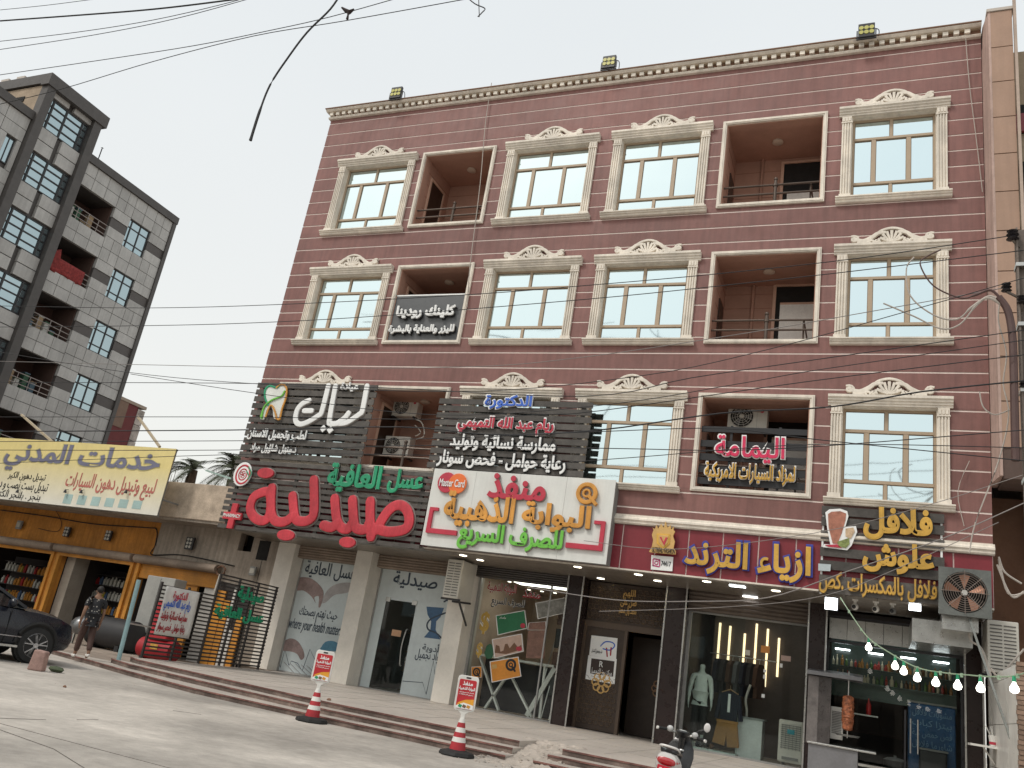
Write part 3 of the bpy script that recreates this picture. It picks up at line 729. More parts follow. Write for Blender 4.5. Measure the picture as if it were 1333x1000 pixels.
def qlogo(parent, fn, cx, cyy, r, y, mat, dp=.01):
    c = P(*fn(cx, cyy), y=y); k = (P(*fn(cx+10, cyy), y=y)-c).length/10*r; mb = MB()
    mb.tube([(c.x+k*.78*math.cos(a), y, c.z+k*.78*math.sin(a)) for a in [2*math.pi*i/24 for i in range(24)]], k*.2, 8, closed=True, r2=dp, nrm=(0,1,0))
    mb.tube([(c.x+k*.30*math.cos(a), y-.003, c.z+k*.30*math.sin(a)) for a in [2*math.pi*i/16 for i in range(16)]], k*.1, 8, closed=True, r2=dp, nrm=(0,1,0))
    mb.tube([(c.x+k*.15, y-.006, c.z-k*.15), (c.x+k*.98, y-.006, c.z-k*.95)], k*.17, 8, r2=dp, nrm=(0,1,0))
    return ob('ring_logo', mb, mat, parent, smooth=True)
qlogo(c3, g3, 350, 552, 24, FY-.012, blackp, .003)
quadp('card_chip', c3, [g3(268,552),g3(288,548),g3(290,566),g3(270,570)], FY-.009, .003, goldm)
c4 = card([(180,562),(222,560),(222,605),(180,606)], surf('orange_card', (.68,.27,.04), .4, rnd=0), 'small square orange sticker with a black ring mark'); qlogo(c4, g3, 201, 583, 17, FY-.012, blackp, .003)
c5 = card([(460,285),(588,262),(600,322),(470,350)], surf('banknote_grey', (.25,.25,.23), .5, var=.4, scale=9, rnd=0), 'grey banknote sticker at the top corner of the exchange office window')
c6 = card([(430,370),(500,365),(500,400),(425,400)], surf('brown_note', (.22,.12,.09), .5, var=.3, scale=9, rnd=0), 'brown upper strip of the notice on the exchange office window')
quadp('notice', f3, [g3(425,405),g3(500,402),g3(496,525),g3(415,522)], FY, .004, surf('brown_note', (.22,.12,.09), .5))
for cx, cyy, hh in ((237,370,92),(214,488,62)):
    for bold, m_, yy in ((.09, whitep, FY), (.05, surf('gold_print', (.52,.34,.08), .4, rnd=0), FY-.008)):
        letter('dollar_sign', '$', f3, g3(cx-hh*.30, cyy+hh*.5), g3(cx+hh*.30, cyy-hh*.5), m_, y=yy, depth=.005, bold=bold, lab='gold dollar sign sticker')
flat('green_sticker', f3, curve([(245,470),(262,460),(272,480),(270,520),(245,524),(235,500)],3), g3, FY, surf('dark_green_print', (.03,.12,.06), .5))
# white desk with crossed legs inside the exchange office
dk = thing('desk', 'white desk with crossed W shaped legs inside the exchange office', 'desk', (-9.0, 3.0, .27))
ob('added_fill_panel', MB().box(-9.6,-8.0,3.6,4.2,3.76,3.79), emis('added_fill_glow', (1,.95,.86), 4.0), B); wl = surf('white_lacquer', (.80,.78,.74), .4)  # glowing ceiling panel is added to brighten the exchange office
ob('desk_top', MB().box(-10.0,-7.75,2.75,3.35,1.60,1.66), wl, dk)
for (a, b) in ((-9.95,-9.15),(-8.85,-9.55),(-9.25,-8.2),(-7.75,-8.35)): ob('leg', MB().beam((a,2.85,1.6),(b,2.85,.3),.12,.05), wl, dk)
ob('leg', MB().beam((-8.05,2.9,1.6),(-8.0,2.9,.3),.06,.05), wl, dk)
ob('modesty_panel', MB().box(-9.95,-7.8,3.3,3.33,.3,1.58), surf('dark_panel', (.03,.03,.035), .5), dk)
lp = MB()
for k in range(6): lp.box(-9.7+k*.42,-9.62+k*.42,3.4,3.48,3.72,3.74); lp.box(-9.7+k*.42,-9.62+k*.42,5.0,5.08,3.72,3.74)
ob('ceiling_spotlight', lp, downlight, B)
pr = thing('printer_stand', 'dark display rack with hanging leaflets at the right of the exchange office', 'rack', (-7.9, 2.9, .27))
k = MB()
for q in range(3): k.beam((-8.15+q*.22,2.8,.3),(-7.85+q*.2,3.0,2.6),.025)
ob('rack_post', k, steel, pr)
for q in range(4): ob('leaflet', MB().box(-7.86,-7.45,2.86,2.88,.9+q*.6,1.4+q*.6), surf('leaflet_brown', (.16,.09,.07), .5, var=.3) if q % 2 else surf('leaflet_dark', (.06,.06,.06), .5), pr)

# portal 4: carved dark double door and panel with round calligraphy
d4 = ob('portal', MB().box(-6.95,-4.78,GY+.0,GY+.12,2.75,2.9).box(-6.95,-6.87,GY,GY+.12,.27,2.75).box(-5.86,-5.78,GY,GY+.12,.27,2.75).box(-4.86,-4.78,GY,GY+.12,.27,2.75), surf('dark_bronze_frame', (.10,.07,.05), .35), B)
ob('transom_panel', MB().box(-6.93,-4.8,GY+.03,GY+.1,2.9,3.9), bronzedoor, d4)
ob('door_leaf', MB().box(-6.87,-5.86,GY+.03,GY+.08,.29,2.75), bronzedoor, d4)
ol = MB().box(-4.87,-4.83,GY+.15,GY+1.05,.29,2.72); ob('door_leaf', ol, bronzedoor, d4)
def lattice(parent, u0, u1, z0, z1, y, n=.17, m_=None):
    mb = MB(); 
    j = 0; z = z0
    while z < z1-n*.5:
        u = u0+(n/2 if j % 2 else 0)
        while u < u1-n*.4:
            mb.tube([(u+n*.42*math.cos(a), y, z+n*.5+n*.42*math.sin(a)) for a in [math.pi*i/3 for i in range(6)]], .011, 4, closed=True); u += n
        z += n*.75; j += 1
    return ob('lattice', mb, m_ or surf('lattice_bronze', (.14,.10,.07), .4), parent)
lattice(d4, -6.8, -5.9, .4, 1.55, GY+.02, .15); lattice(d4, -6.85, -4.85, 2.95, 3.85, GY+.02, .16)
def rosette(parent, cx, cz, r, y, m_):
    mb = MB()
    for k in range(8):
        a = k*math.pi/4; u = (math.cos(a), math.sin(a))
        mb.tube([(cx+u[0]*r*.55+r*.28*math.cos(t), y, cz+u[1]*r*.55+r*.28*math.sin(t)) for t in [2*math.pi*i/10 for i in range(10)]], r*.06, 5, closed=True, r2=.008, nrm=(0,1,0))
    mb.tube([(cx+r*.28*math.cos(t), y, cz+r*.28*math.sin(t)) for t in [2*math.pi*i/12 for i in range(12)]], r*.07, 5, closed=True, r2=.01, nrm=(0,1,0))
    return ob('rosette', mb, m_, parent)
rosette(d4, -6.32, 1.42, .3, GY+.015, goldm)
q = P(948*0+560+955/3.333, 700+660/3.333, y=GY+1.2)
rosette(d4, -5.05, 1.5, .28, GY+1.1, surf('dim_gold', (.30,.17,.09), .4)); ob('inner_door', MB().box(-5.9,-4.8,GY+1.12,GY+1.16,.29,2.72), bronzedoor, d4)
for k, (s_, zc, wd) in enumerate((('اللهم', 3.66, .32), ('صل على', 3.46, .42), ('محمد وآل محمد', 3.26, .46))):
    letter_w('calligraphy', s_, d4, -5.84-wd/2, -5.84+wd/2, zc-.13, zc+.13, goldm, y=GY+.0, depth=.02, bold=.03)
n1 = thing('notice_board', 'white dental notice with a blue and red tooth taped on the left door leaf', 'notice', (-6.36, GY, 2.1))
quadp('sheet', n1, [(770,827),(804,831),(802,858),(767,853)], GY+.02, .006, whitep)
strokes('tooth_mark', n1, [[(740,470),(760,452),(790,455),(800,470),(780,488),(750,482)]], g3, GY+.008, .03, .01, bluep)
strokes('tooth_root', n1, [[(765,480),(768,515)],[(785,478),(782,510)]], g3, GY+.008, .035, .01, darkred)
letter('lettering', 'طب وتجميل الاسنان', n1, g3(700,500), g3(748,486), blackp, y=GY+.012, depth=.003, bold=.01)
n2 = thing('notice_board', 'white notice with a black beauty salon card taped on the left door leaf', 'notice', (-6.36, GY, 1.75))
quadp('sheet', n2, [(766,853),(803,858),(800,891),(762,884)], GY+.02, .006, whitep)
quadp('card_face', n2, [(770,857),(800,861),(798,881),(768,877)], GY+.013, .005, surf('black_card', (.04,.025,.022), .4, rnd=0))
letter('lettering', 'R', n2, g3(733,560), g3(752,538), whitep, y=GY+.007, depth=.003, bold=.01); letter('lettering', 'مركز روز للتجميل', n2, g3(692,592), g3(790,576), whitep, y=GY+.007, depth=.003, bold=.01)

# shop 5: clothes shop
f5 = ob('shopfront', MB().box(-4.28,-4.2,GY-.03,GY+.05,.27,3.46).box(-1.47,-1.42,GY-.03,GY+.05,.27,3.46).box(-4.2,-1.47,GY-.03,GY+.05,.27,.31).box(-4.2,-1.47,GY-.03,GY+.05,3.42,3.46), shopmetal, B)
ubox('pane', clear2, f5, -4.2,-2.9, GY, GY+.012, .31, 3.42); ubox('pane', clear, f5, -2.88,-1.47, GY, GY+.012, .31, 3.42)
# glass side panels and lit wall slats
sp_ = thing('lit_wall_slats', 'dark display wall with vertical glowing strips in the clothes shop', 'wall panel', (-3.3, 5.2, .27))
ob('panel_back', MB().box(-4.1,-1.5,5.3,5.35,.27,3.7), surf('brown_panel', (.09,.07,.06), .6), sp_)
for k, (a, z0, z1) in enumerate(((-3.98,2.2,3.5),(-3.7,1.9,3.45),(-3.3,2.1,3.3),(-3.0,2.5,3.6),(-2.7,2.0,3.5),(-2.4,2.3,3.3))):
    ob('light_strip', MB().box(a, a+.05, 5.22, 5.3, z0, z1), emis('warm_strip', (1,.78,.48), 1.6), sp_)
cl = [surf('navy_cloth', (.02,.022,.035), .9), surf('charcoal_cloth', (.035,.033,.033), .9), surf('brown_cloth', (.10,.05,.03), .9), surf('grey_cloth', (.12,.12,.12), .9)]
for k in range(7):
    xk = -3.75+k*.17
    g_ = thing('hanging_jacket', 'dark jacket number on rail', 'jacket', (xk, 4.3, 2.55), 'jackets hanging on the rail in the clothes shop')
    g_['label'] = ['first navy','second charcoal','third brown','fourth grey','fifth navy','sixth charcoal','seventh brown'][k]+' jacket from the mannequin end of the clothes shop rail'
    mb = MB(); z = 2.5
    mb.prism([(-.05,z),(.05,z),(.24,z-.1),(.30,z-.55),(.20,z-.6),(.18,z-.3),(.19,z-.85),(-.19,z-.85),(-.18,z-.3),(-.20,z-.6),(-.30,z-.55),(-.24,z-.1)], -.05, .05)
    mb.v = [(xk+a*.3+b, 4.3+a*.9, c) for a, b, c in mb.v]; ob('cloth', mb, cl[k % 4], g_, bevel=.02)
    ob('hanger', MB().tube([(xk,4.3,2.48),(xk,4.3,2.58),(xk+.03,4.3,2.62)], .006, 5), steel, g_)
tag(ob('clothes_rail', MB().tube([(-4.0,4.3,2.62),(-2.3,4.3,2.62)], .015, 6), steel), 'steel rail carrying dark jackets in the clothes shop', 'rail')
gv = zm((780,720), 3.571)
def at3(a, b, y): return P(*gv(a, b), y=y)
jk = thing('hanging_jacket', 'navy jacket with a white stripe on a wooden hanger behind the shop glass', 'jacket', tuple(at3(605,640,2.9)))
c = at3(605,700,2.9)
mb = MB().prism([(c.x-.06,c.z+.28),(c.x+.06,c.z+.28),(c.x+.26,c.z+.2),(c.x+.34,c.z-.36),(c.x+.24,c.z-.38),(c.x+.2,c.z-.1),(c.x+.2,c.z-.44),(c.x-.2,c.z-.44),(c.x-.2,c.z-.1),(c.x-.24,c.z-.38),(c.x-.34,c.z-.36),(c.x-.26,c.z+.2)], 2.86, 2.98)
ob('cloth', mb, cl[0], jk, bevel=.03); ob('stripe', MB().box(c.x-.03,c.x+.03,2.845,2.86,c.z-.2,c.z+.22), whitep, jk); ob('hanger', MB().tube([(c.x-.2,2.92,c.z+.24),(c.x,2.92,c.z+.33),(c.x+.2,2.92,c.z+.24)], .014, 6).tube([(c.x,2.92,c.z+.33),(c.x,2.92,c.z+.42)], .006, 6), surf('hanger_wood', (.4,.24,.12), .5), jk)
c = at3(592,840,2.85)
sk = thing('shorts', 'tan suede shorts hanging below the navy jacket in the shop window', 'shorts', tuple(c))
ob('cloth', MB().prism([(c.x-.24,c.z+.24),(c.x+.24,c.z+.24),(c.x+.31,c.z-.27),(c.x+.03,c.z-.30),(c.x,c.z-.05),(c.x-.03,c.z-.28),(c.x-.33,c.z-.24)], 2.80, 2.9), surf('tan_suede', (.34,.17,.055), .9, var=.15, bump=.4), sk, bevel=.02)
ob('waistband', MB().box(c.x-.25,c.x+.25,2.79,2.91,c.z+.24,c.z+.30), surf('tan_suede', (.34,.17,.055), .9), sk)
for nm, a, b, wd, hh, m_ in (('sticker', 772,448,.2,.16, surf('orange_label', (.6,.25,.06), .5)), ('sticker', 868,490,.22,.12, surf('pink_label', (.42,.3,.26), .5)), ('price_tag', 846,523,.06,.09, whitep), ('price_tag', 770,548,.06,.07, whitep), ('price_tag', 768,575,.05,.09, whitep), ('price_tag', 762,664,.07,.08, whitep), ('sticker', 690,463,.11,.12, offwhite)):
    c = at3(a, b, GY-.01); ob(nm, MB().box(c.x-wd/2,c.x+wd/2,GY-.012,GY-.002,c.z-hh/2,c.z+hh/2), m_, f5)
c = at3(700,850,3.2)
ct = thing('display_cube', 'white glossy display plinth inside the clothes shop', 'plinth', (c.x, 3.2, .27)); ob('plinth_body', MB().box(c.x-.3,c.x+.3,3.0,3.6,.27,1.15), surf('white_gloss', (.55,.6,.58), .2), ct, bevel=.01); ob('plinth_top', MB().box(c.x-.34,c.x+.34,2.96,3.64,1.15,1.19), surf('grey_top', (.25,.28,.27), .3), ct)
c = at3(690,700,3.4); tag(ob('arc_rail', MB().tube(curve([(c.x-.02,3.4,c.z-.5),(c.x+.0,3.35,c.z-.2),(c.x-.05,3.4,c.z+.1),(c.x+.04,3.4,c.z+.45)],5), .03, 8), offwhite, smooth=True), 'white curved display arm beside the navy jacket', 'display arm')
# standing air cooler at the right end of the window
ac = thing('air_cooler', 'beige standing air cooler behind the clothes shop window at the right', 'air cooler', (-1.85, 2.9, .27))
c0, c1_ = at3(838,770,2.85), at3(945,1000,2.85)
ob('cabinet', MB().box(c0.x, c1_.x, 2.75, 3.2, .35, c0.z), offwhite, ac, bevel=.04)
gg = MB(); 
for k in range(12): gg.box(c0.x+.06, c1_.x-.06, 2.73, 2.75, c0.z-.12-k*.045, c0.z-.105-k*.045)
for k in range(8): gg.box(c0.x+.08+k*.08, c0.x+.09+k*.08, 2.725, 2.73, c0.z-.64, c0.z-.1)
ob('grille', gg, grey, ac); ob('badge', MB().box(c0.x+.2,c1_.x-.2,2.715,2.724,c0.z-.3,c0.z-.2), surf('teal_badge', (.05,.3,.36), .4), ac); ob('handle', MB().box(c0.x+.1,c1_.x-.1,2.72,2.75,c0.z-.86,c0.z-.80), grey, ac)
for k in range(2): ob('caster', MB().cyl((c0.x+.1+k*.5,2.85,.33),(c0.x+.16+k*.5,2.85,.33),.06,n=10), blackm, ac)
for i, (a, b, yy) in enumerate(((455,905,2.7),(490,935,2.75),(520,915,2.7),(470,880,2.8))):
    c = at3(a, b, yy); s_ = thing('shoe', ['navy shoe at the mannequin end of the shop window floor','charcoal shoe nearest the shop glass','brown shoe in the middle of the shop window floor','grey shoe farthest behind the shop glass'][i], 'shoe', (c.x, yy, .33), 'shoes along the shop window floor')
    ob('upper', MB().ball((c.x, yy, .40), .11, 10, sc=(.5,1.2,.6)), cl[i % 4], s_, smooth=True); ob('sole', MB().box(c.x-.05,c.x+.05,yy-.13,yy+.12,.30,.34), white, s_)
ob('added_fill_strip', MB().box(-3.9,-1.8,2.75,2.85,3.72,3.76).box(-3.9,-1.8,4.0,4.1,3.72,3.76), emis('added_fill_strip', (1,.97,.9), 6.0), f5); ob('display_floor', MB().box(-4.2,-2.95,GY+.05,3.2,.27,.33), surf('display_white', (.45,.5,.48), .3), f5)  # glowing strips above the window head are added to light the clothes display
# ================================================================== FALAFEL SHOP
k6 = zm((1060,700), 3.333)
f6 = ob('shopfront', MB().box(-1.03,-.98,GY-.03,GY+.05,.27,3.2).box(.62,.66,GY-.02,GY+.04,.27,1.9).box(1.73,1.78,GY-.03,GY+.05,.27,3.2).box(-.98,1.73,GY-.03,GY+.05,3.14,3.2), surf('dark_aluminium', (.06,.06,.065), .35, metal=.5), B)
ubox('pane', clear, f6, -.98, 1.73, GY, GY+.012, 2.05, 3.14)
for k in range(7): ubox('steel_panel', steel, f6, -.98+k*.387, -.99+(k+1)*.387, 2.25, 2.38, 3.22, 3.68)
ob('shelf_board', MB().box(-.95,1.7,GY+.35,GY+.65,2.98-.32,3.0-.32).box(-.95,1.7,GY+.35,GY+.65,2.34,2.36).box(-.95,1.7,GY+.65,GY+.68,2.0,3.3), surf('shelf_dark_glass', (.06,.09,.08), .2), f6)
for k in range(4):
    a = P(*k6((125,268,408,550)[k], (415,438,455,470)[k]), y=GY+.3)
    ob('led_bar', MB().box(a.x-.16, a.x+.16, a.y, a.y+.05, 3.02, 3.05), ledw, f6)
bmats = [surf('amber_bottle', (.28,.13,.03), .2), surf('green_bottle', (.06,.12,.03), .2), surf('pale_jar', (.45,.40,.28), .3), surf('red_bottle', (.30,.03,.02), .3), surf('brown_bottle', (.10,.05,.02), .2)]
def bottle_mesh(m_, r=.035, h=.2):
    me = bpy.data.meshes.new('bottle'); b = MB().lathe([(r,0),(r,h*.6),(r*.4,h*.78),(r*.4,h)], n=8); me.from_pydata(b.v, [], b.f); me.materials.append(m_); recalc(me); return me
BMESH = [bottle_mesh(m_) for m_ in bmats]
def bottles(z, x0, x1, y, gap, label, grp):
    x = x0
    while x < x1:
        bi = random.randrange(5); o = bpy.data.objects.new('bottle', BMESH[bi]); COL.objects.link(o); o.location = (x, y+random.uniform(-.05,.05), z); s_ = random.uniform(.75, 1.3); o.scale = (s_, s_, random.uniform(.7, 1.25))
        tag(o, ('amber','green','pale','red','brown')[bi]+label, 'bottle', grp); x += gap*random.uniform(.7, 1.4)
bottles(2.68, -.9, 1.65, GY+.5, .085, ' sauce bottle on the upper glass shelf of the falafel shop', 'bottles on the upper falafel shop shelf')
bottles(2.36, -.9, 1.65, GY+.5, .095, ' sauce bottle on the lower glass shelf of the falafel shop', 'bottles on the lower falafel shop shelf')
# glass doors below, blue calligraphy cooler behind
ubox('door', clear, f6, -.98, .60, GY, GY+.012, .29, 2.03); ubox('door', clear, f6, .68, 1.73, GY, GY+.012, .29, 2.03)
hb = MB()
for (a, b) in ((418,785),(450,790)):
    p, q = P(*k6(a, b), y=GY-.08), P(*k6(a-3, b+150), y=GY-.08); hb.tube([(p.x, GY-.08, p.z), (p.x, GY-.08, q.z)], .016, 8)
    for zz in (p.z-.1, q.z+.1): hb.tube([(p.x, GY-.08, zz), (p.x, GY, zz)], .01, 6)
ob('door_handle', hb, steel, f6, smooth=True)
bc = thing('drink_cooler', 'tall blue cabinet covered in white calligraphy behind the falafel shop door', 'cooler', (1.15, 3.2, .27))
ob('cabinet', MB().box(.72,1.68,3.0,3.7,.27,2.1), surf('deep_blue', (.02,.09,.22), .3, var=.25), bc, bevel=.03); ob('cabinet_top', MB().box(.70,1.70,2.98,3.72,2.1,2.14), grey, bc)
for k, s_ in enumerate(('شاورما فلافل','قص حمص كبة','بيتزا كباب','مشويات فلافل')): letter_w('lettering', s_, bc, .8, 1.6, 1.15+k*.22, 1.33+k*.22, surf('pale_blue_print', (.16,.30,.45), .5), y=2.995, depth=.004, bold=.01)
# back wall tiles cabinets
kc = thing('wall_cabinet', 'brown panelled wall cabinet at the back of the falafel shop', 'cabinet', (0, 6.5, 1.5))
for k in range(4): ob('cabinet_door', MB().box(-.9+k*.55,-.4+k*.55,6.4,6.45,1.3,2.1), surf('brown_cabinet', (.09,.05,.035), .5), kc, bevel=.01)
ob('cabinet_body', MB().box(-1,1.4,6.45,6.8,1.25,2.15), surf('brown_cabinet', (.09,.05,.035), .5), kc)
# steel hood lamps, cameras
def led_flood(px, py, y, label, sz=.24):
    p = P(px, py, y=y); t = thing('led_floodlight', label, 'floodlight', tuple(p))
    ob('housing', MB().box(p.x-sz/2-.02,p.x+sz/2+.02,y,y+.06,p.z-sz/2-.02,p.z+sz/2+.02), blackm, t, bevel=.01); ob('lens', MB().box(p.x-sz/2,p.x+sz/2,y-.012,y-.001,p.z-sz/2,p.z+sz/2), ledw, t)
    ob('bracket', MB().beam((p.x,y+.06,p.z),(p.x,y+.3,p.z+.12),.04), blackm, t)
led_flood(1082, 786, -.1, 'lit square lamp under the left end of the falafel sign'); led_flood(1191, 788, .3, 'lit square lamp beside the exhaust fan under the falafel sign', .22)
for i, (px, py) in enumerate(((1113,787),(1140,790),(1162,795))):
    p = P(px, py, y=.5); t = thing('security_camera', ('white dome camera nearest the left lamp under the falafel sign','white dome camera in the middle under the falafel sign','grey camera nearest the right lamp under the falafel sign')[i], 'camera', (p.x, .5, 3.93))
    ob('bracket', MB().box(p.x-.06,p.x+.06,.44,.56,3.90,3.93).cyl((p.x,.5,3.90),(p.x,.5,3.82),.03,n=8), white, t); ob('dome', MB().ball((p.x,.5,3.78),.075,12), white if i < 2 else grey, t, smooth=True); ob('lens', MB().ball((p.x-.02,.445,3.77),.045,10), blackm, t, smooth=True)
# steel counter, serving ledge, doner spit, heater, fan
ctr = thing('steel_counter', 'brushed steel serving counter in front of the falafel shop', 'counter', (-.9, 1.3, .27))
a = P(*k6(0, 895), y=1.2); b = P(*k6(190, 905), y=1.2)
ob('counter_body', MB().box(a.x-.12, b.x, 1.2, 2.1, .27, a.z), surf('dull_steel', (.22,.22,.23), .4, metal=.4), ctr, bevel=.01)
ob('counter_top', MB().box(a.x-.14, b.x+.35, 1.15, 2.12, a.z, a.z+.04), steel, ctr, bevel=.01)
for zz in (.75,): ob('rail', MB().beam((b.x,1.3,a.z-.25),(b.x+.9,1.6,a.z-.25),.05), steel, ctr)
ob('leg', MB().beam((b.x+.9,1.6,a.z-.2),(b.x+.9,1.6,.27),.04), steel, ctr)
hc = thing('stone_cabinet', 'grey stone clad booth with steel canopy beside the clothes shop window', 'booth', (-1.3, 1.4, .27))
p0, p1, p2 = P(*k6(0, 600), y=1.45), P(*k6(75, 610), y=1.45), P(*k6(210, 612), y=1.45)
ob('side_panel', MB().box(p0.x-.12, p0.x+.10, 1.45, 1.6, a.z, p0.z), surf('grey_marble', (.16,.145,.14), .35, var=.3, scale=5), hc)
ob('front_panel', MB().box(p0.x+.10, p1.x, 1.45, 1.62, a.z, p1.z), surf('dark_marble', (.07,.062,.06), .3, var=.3, scale=5), hc)
ob('canopy', MB().prism([(1.30,p1.z+.02),(1.30,p1.z+.10),(2.2,p1.z+.2),(2.2,p1.z+.02)], p0.x-.14, p2.x, 'x'), surf('dull_steel', (.22,.22,.23), .4, metal=.4), hc)
sp = thing('doner_spit', 'stack of roasted meat on an upright spit beside the steel counter', 'doner spit', tuple(P(*k6(148,850), y=1.5)))
p = P(*k6(148,685), y=1.5); q = P(*k6(146,838), y=1.5)
meat = surf('roast_meat', (.30,.10,.045), .5, var=.8, scale=16, bump=1, bscale=30)
mb = MB(); n = 26; L_ = p.z-q.z
for i in range(n+1):
    for j in range(14):
        aa = 2*math.pi*j/14; r = (.10+.03*math.sin(i/n*3))*random.uniform(.84, 1.12) if 0 < i < n else .05
        mb.v.append((p.x+r*math.cos(aa), 1.5+r*math.sin(aa), q.z+L_*i/n))
for i in range(n):
    for j in range(14): mb.f.append((i*14+j, i*14+(j+1)%14, (i+1)*14+(j+1)%14, (i+1)*14+j)); mb.m.append(0)
ob('meat', mb, meat, sp, smooth=True); ob('skewer', MB().cyl((p.x,1.5,q.z-.15),(p.x,1.5,p.z+.5),.012,n=6), steel, sp); ob('drip_tray', MB().lathe([(.0,0),(.22,0),(.26,.04)], (p.x,1.5,q.z-.12), 18), steel, sp, smooth=True)
ht_ = thing('heater', 'white vented metal heater behind the doner spit', 'heater', (-.8, 1.75, 1.2))
h0, h1_ = P(*k6(72,730), y=1.75), P(*k6(122,880), y=1.75)
ob('case', MB().box(h0.x,h1_.x,1.75,2.0,h1_.z,h0.z), white, ht_, bevel=.015); gg = MB()
for k in range(14): gg.box(h0.x+.03,h1_.x-.03,1.735,1.75,h1_.z+.12+k*(h0.z-h1_.z-.2)/14,h1_.z+.14+k*(h0.z-h1_.z-.2)/14)
ob('vent', gg, grey, ht_)
bt = thing('sauce_bottle', 'bright red sauce bottle standing inside the falafel shop', 'bottle', tuple(P(*k6(235,770), y=2.9))); p = P(*k6(235,770), y=2.9)
ob('bottle_body', MB().lathe([(.05,0),(.055,.05),(.055,.22),(.02,.30),(.012,.36)], tuple(p), 12), surf('ketchup_red', (.5,.02,.02), .35), bt, smooth=True); ob('shelf_plate', MB().box(p.x-.5,p.x+.2,2.75,3.1,p.z-.03,p.z), steel, bt)
cs = thing('plastic_crate', 'black crate of dishes standing inside behind the falafel shop door', 'crate', tuple(P(*k6(520,960), y=2.9))); p = P(*k6(520,960), y=2.9)
ob('crate_body', MB().box(p.x-.3,p.x+.25,2.75,3.2,.27,p.z+.15), blackm, cs, bevel=.03); ob('crate_rim', MB().box(p.x-.32,p.x+.27,2.73,3.22,p.z+.15,p.z+.19), grey, cs)
pot = thing('cooking_pot', 'dark cooking pot on the floor of the falafel shop', 'pot', tuple(P(*k6(350,970), y=2.9))); p = P(*k6(350,970), y=2.9)
ob('pot_body', MB().lathe([(.0,-.3),(.22,-.3),(.24,0),(.25,.01)], tuple(p), 18), blackm, pot, smooth=True); ob('pot_lid', MB().lathe([(.25,.01),(.16,.06),(.03,.08),(.03,.12),(.0,.12)], tuple(p), 18), grey, pot, smooth=True)
# exhaust fan with duct and strut
ff = thing('exhaust_fan', 'large square exhaust fan in a grey box right of the falafel sign', 'fan', (1.75, -.35, 4.5))
fa, fb = P(1226,743,y=-.55), P(1287,800,y=-.55); fx, fz, hs = (fa.x+fb.x)/2, (fa.z+fb.z)/2, .46
fg = surf('galvanised_grey', (.17,.18,.17), .45, metal=.5, var=.2, dirt=.2)
fr = MB(); 
ring = [(fx+hs*.86*math.cos(2*math.pi*i/32), fz+hs*.86*math.sin(2*math.pi*i/32)) for i in range(32)]
def sq(a): m_ = max(abs(math.cos(a)), abs(math.sin(a))); return (fx+hs*math.cos(a)/m_, fz+hs*math.sin(a)/m_)
v = [(x_, -.55, z_) for x_, z_ in ring]+[(*(lambda t: (t[0], -.55, t[1]))(sq(2*math.pi*i/32)),) for i in range(32)]
v += [(x_, -.35, z_) for x_, z_ in ring]+[(a_[0], -.50, a_[1]) for a_ in [sq(2*math.pi*i/32) for i in range(32)]]
fr.add(v, [(i, (i+1)%32, 32+(i+1)%32, 32+i) for i in range(32)]+[(i, 64+i, 64+(i+1)%32, (i+1)%32) for i in range(32)]+[(32+i, 32+(i+1)%32, 96+(i+1)%32, 96+i) for i in range(32)])
ob('fan_frame', fr, fg, ff)
ob('fan_box', MB().box(fx-hs*.9, fx+hs*.9, -.34, -.02, fz-hs*.9, fz+hs*.9), fg, ff); ob('fan_cavity', MB().cyl((fx,-.352,fz),(fx,-.345,fz),hs*.85,n=28), dark, ff)
bl = surf('copper_blade', (.42,.22,.15), .4, metal=.6)
for k in range(5):
    a0 = 2*math.pi*k/5+.3; pts = [(fx+r*math.cos(a0+t), fz+r*math.sin(a0+t)) for r, t in ((.07,0),(.2,-.22),(.35,-.28),(.37,0),(.34,.28),(.18,.2))]
    mb = MB().prism(pts, -.44, -.425); mb.v = [(a_, b_+.06*math.sin((math.atan2(c_-fz, a_-fx)-a0+math.pi)%(2*math.pi)-math.pi)*1.2, c_) for a_, b_, c_ in mb.v]; ob('blade', mb, bl, ff)
ob('hub', MB().cyl((fx,-.50,fz),(fx,-.40,fz),.055,n=14), white, ff, smooth=True)
gd = MB()
for r in [.08+.042*i for i in range(8)]: gd.tube([(fx+r*math.cos(2*math.pi*i/28), -.565, fz+r*math.sin(2*math.pi*i/28)) for i in range(28)], .0045, 4, closed=True)
for k in range(8): a0 = math.pi*k/4; gd.tube([(fx+.05*math.cos(a0),-.57,fz+.05*math.sin(a0)),(fx+.42*math.cos(a0),-.57,fz+.42*math.sin(a0))], .006, 4)
ob('guard', gd, surf('guard_wire', (.30,.25,.22), .4, metal=.6), ff)
d0 = P(1225,815,y=.6); du = MB()
du.box(fx-.38, fx+.25, -.3, .3, 3.45, fz-hs*.9); du.box(fx-.9, fx+.2, .3, 2.3, 3.2, 3.66); ob('duct', du, steel, ff)
s0, s1 = P(1262,806,y=-.45), P(1320,975,y=-1.3); ob('strut', MB().beam(s0, s1, .04), fg, ff)

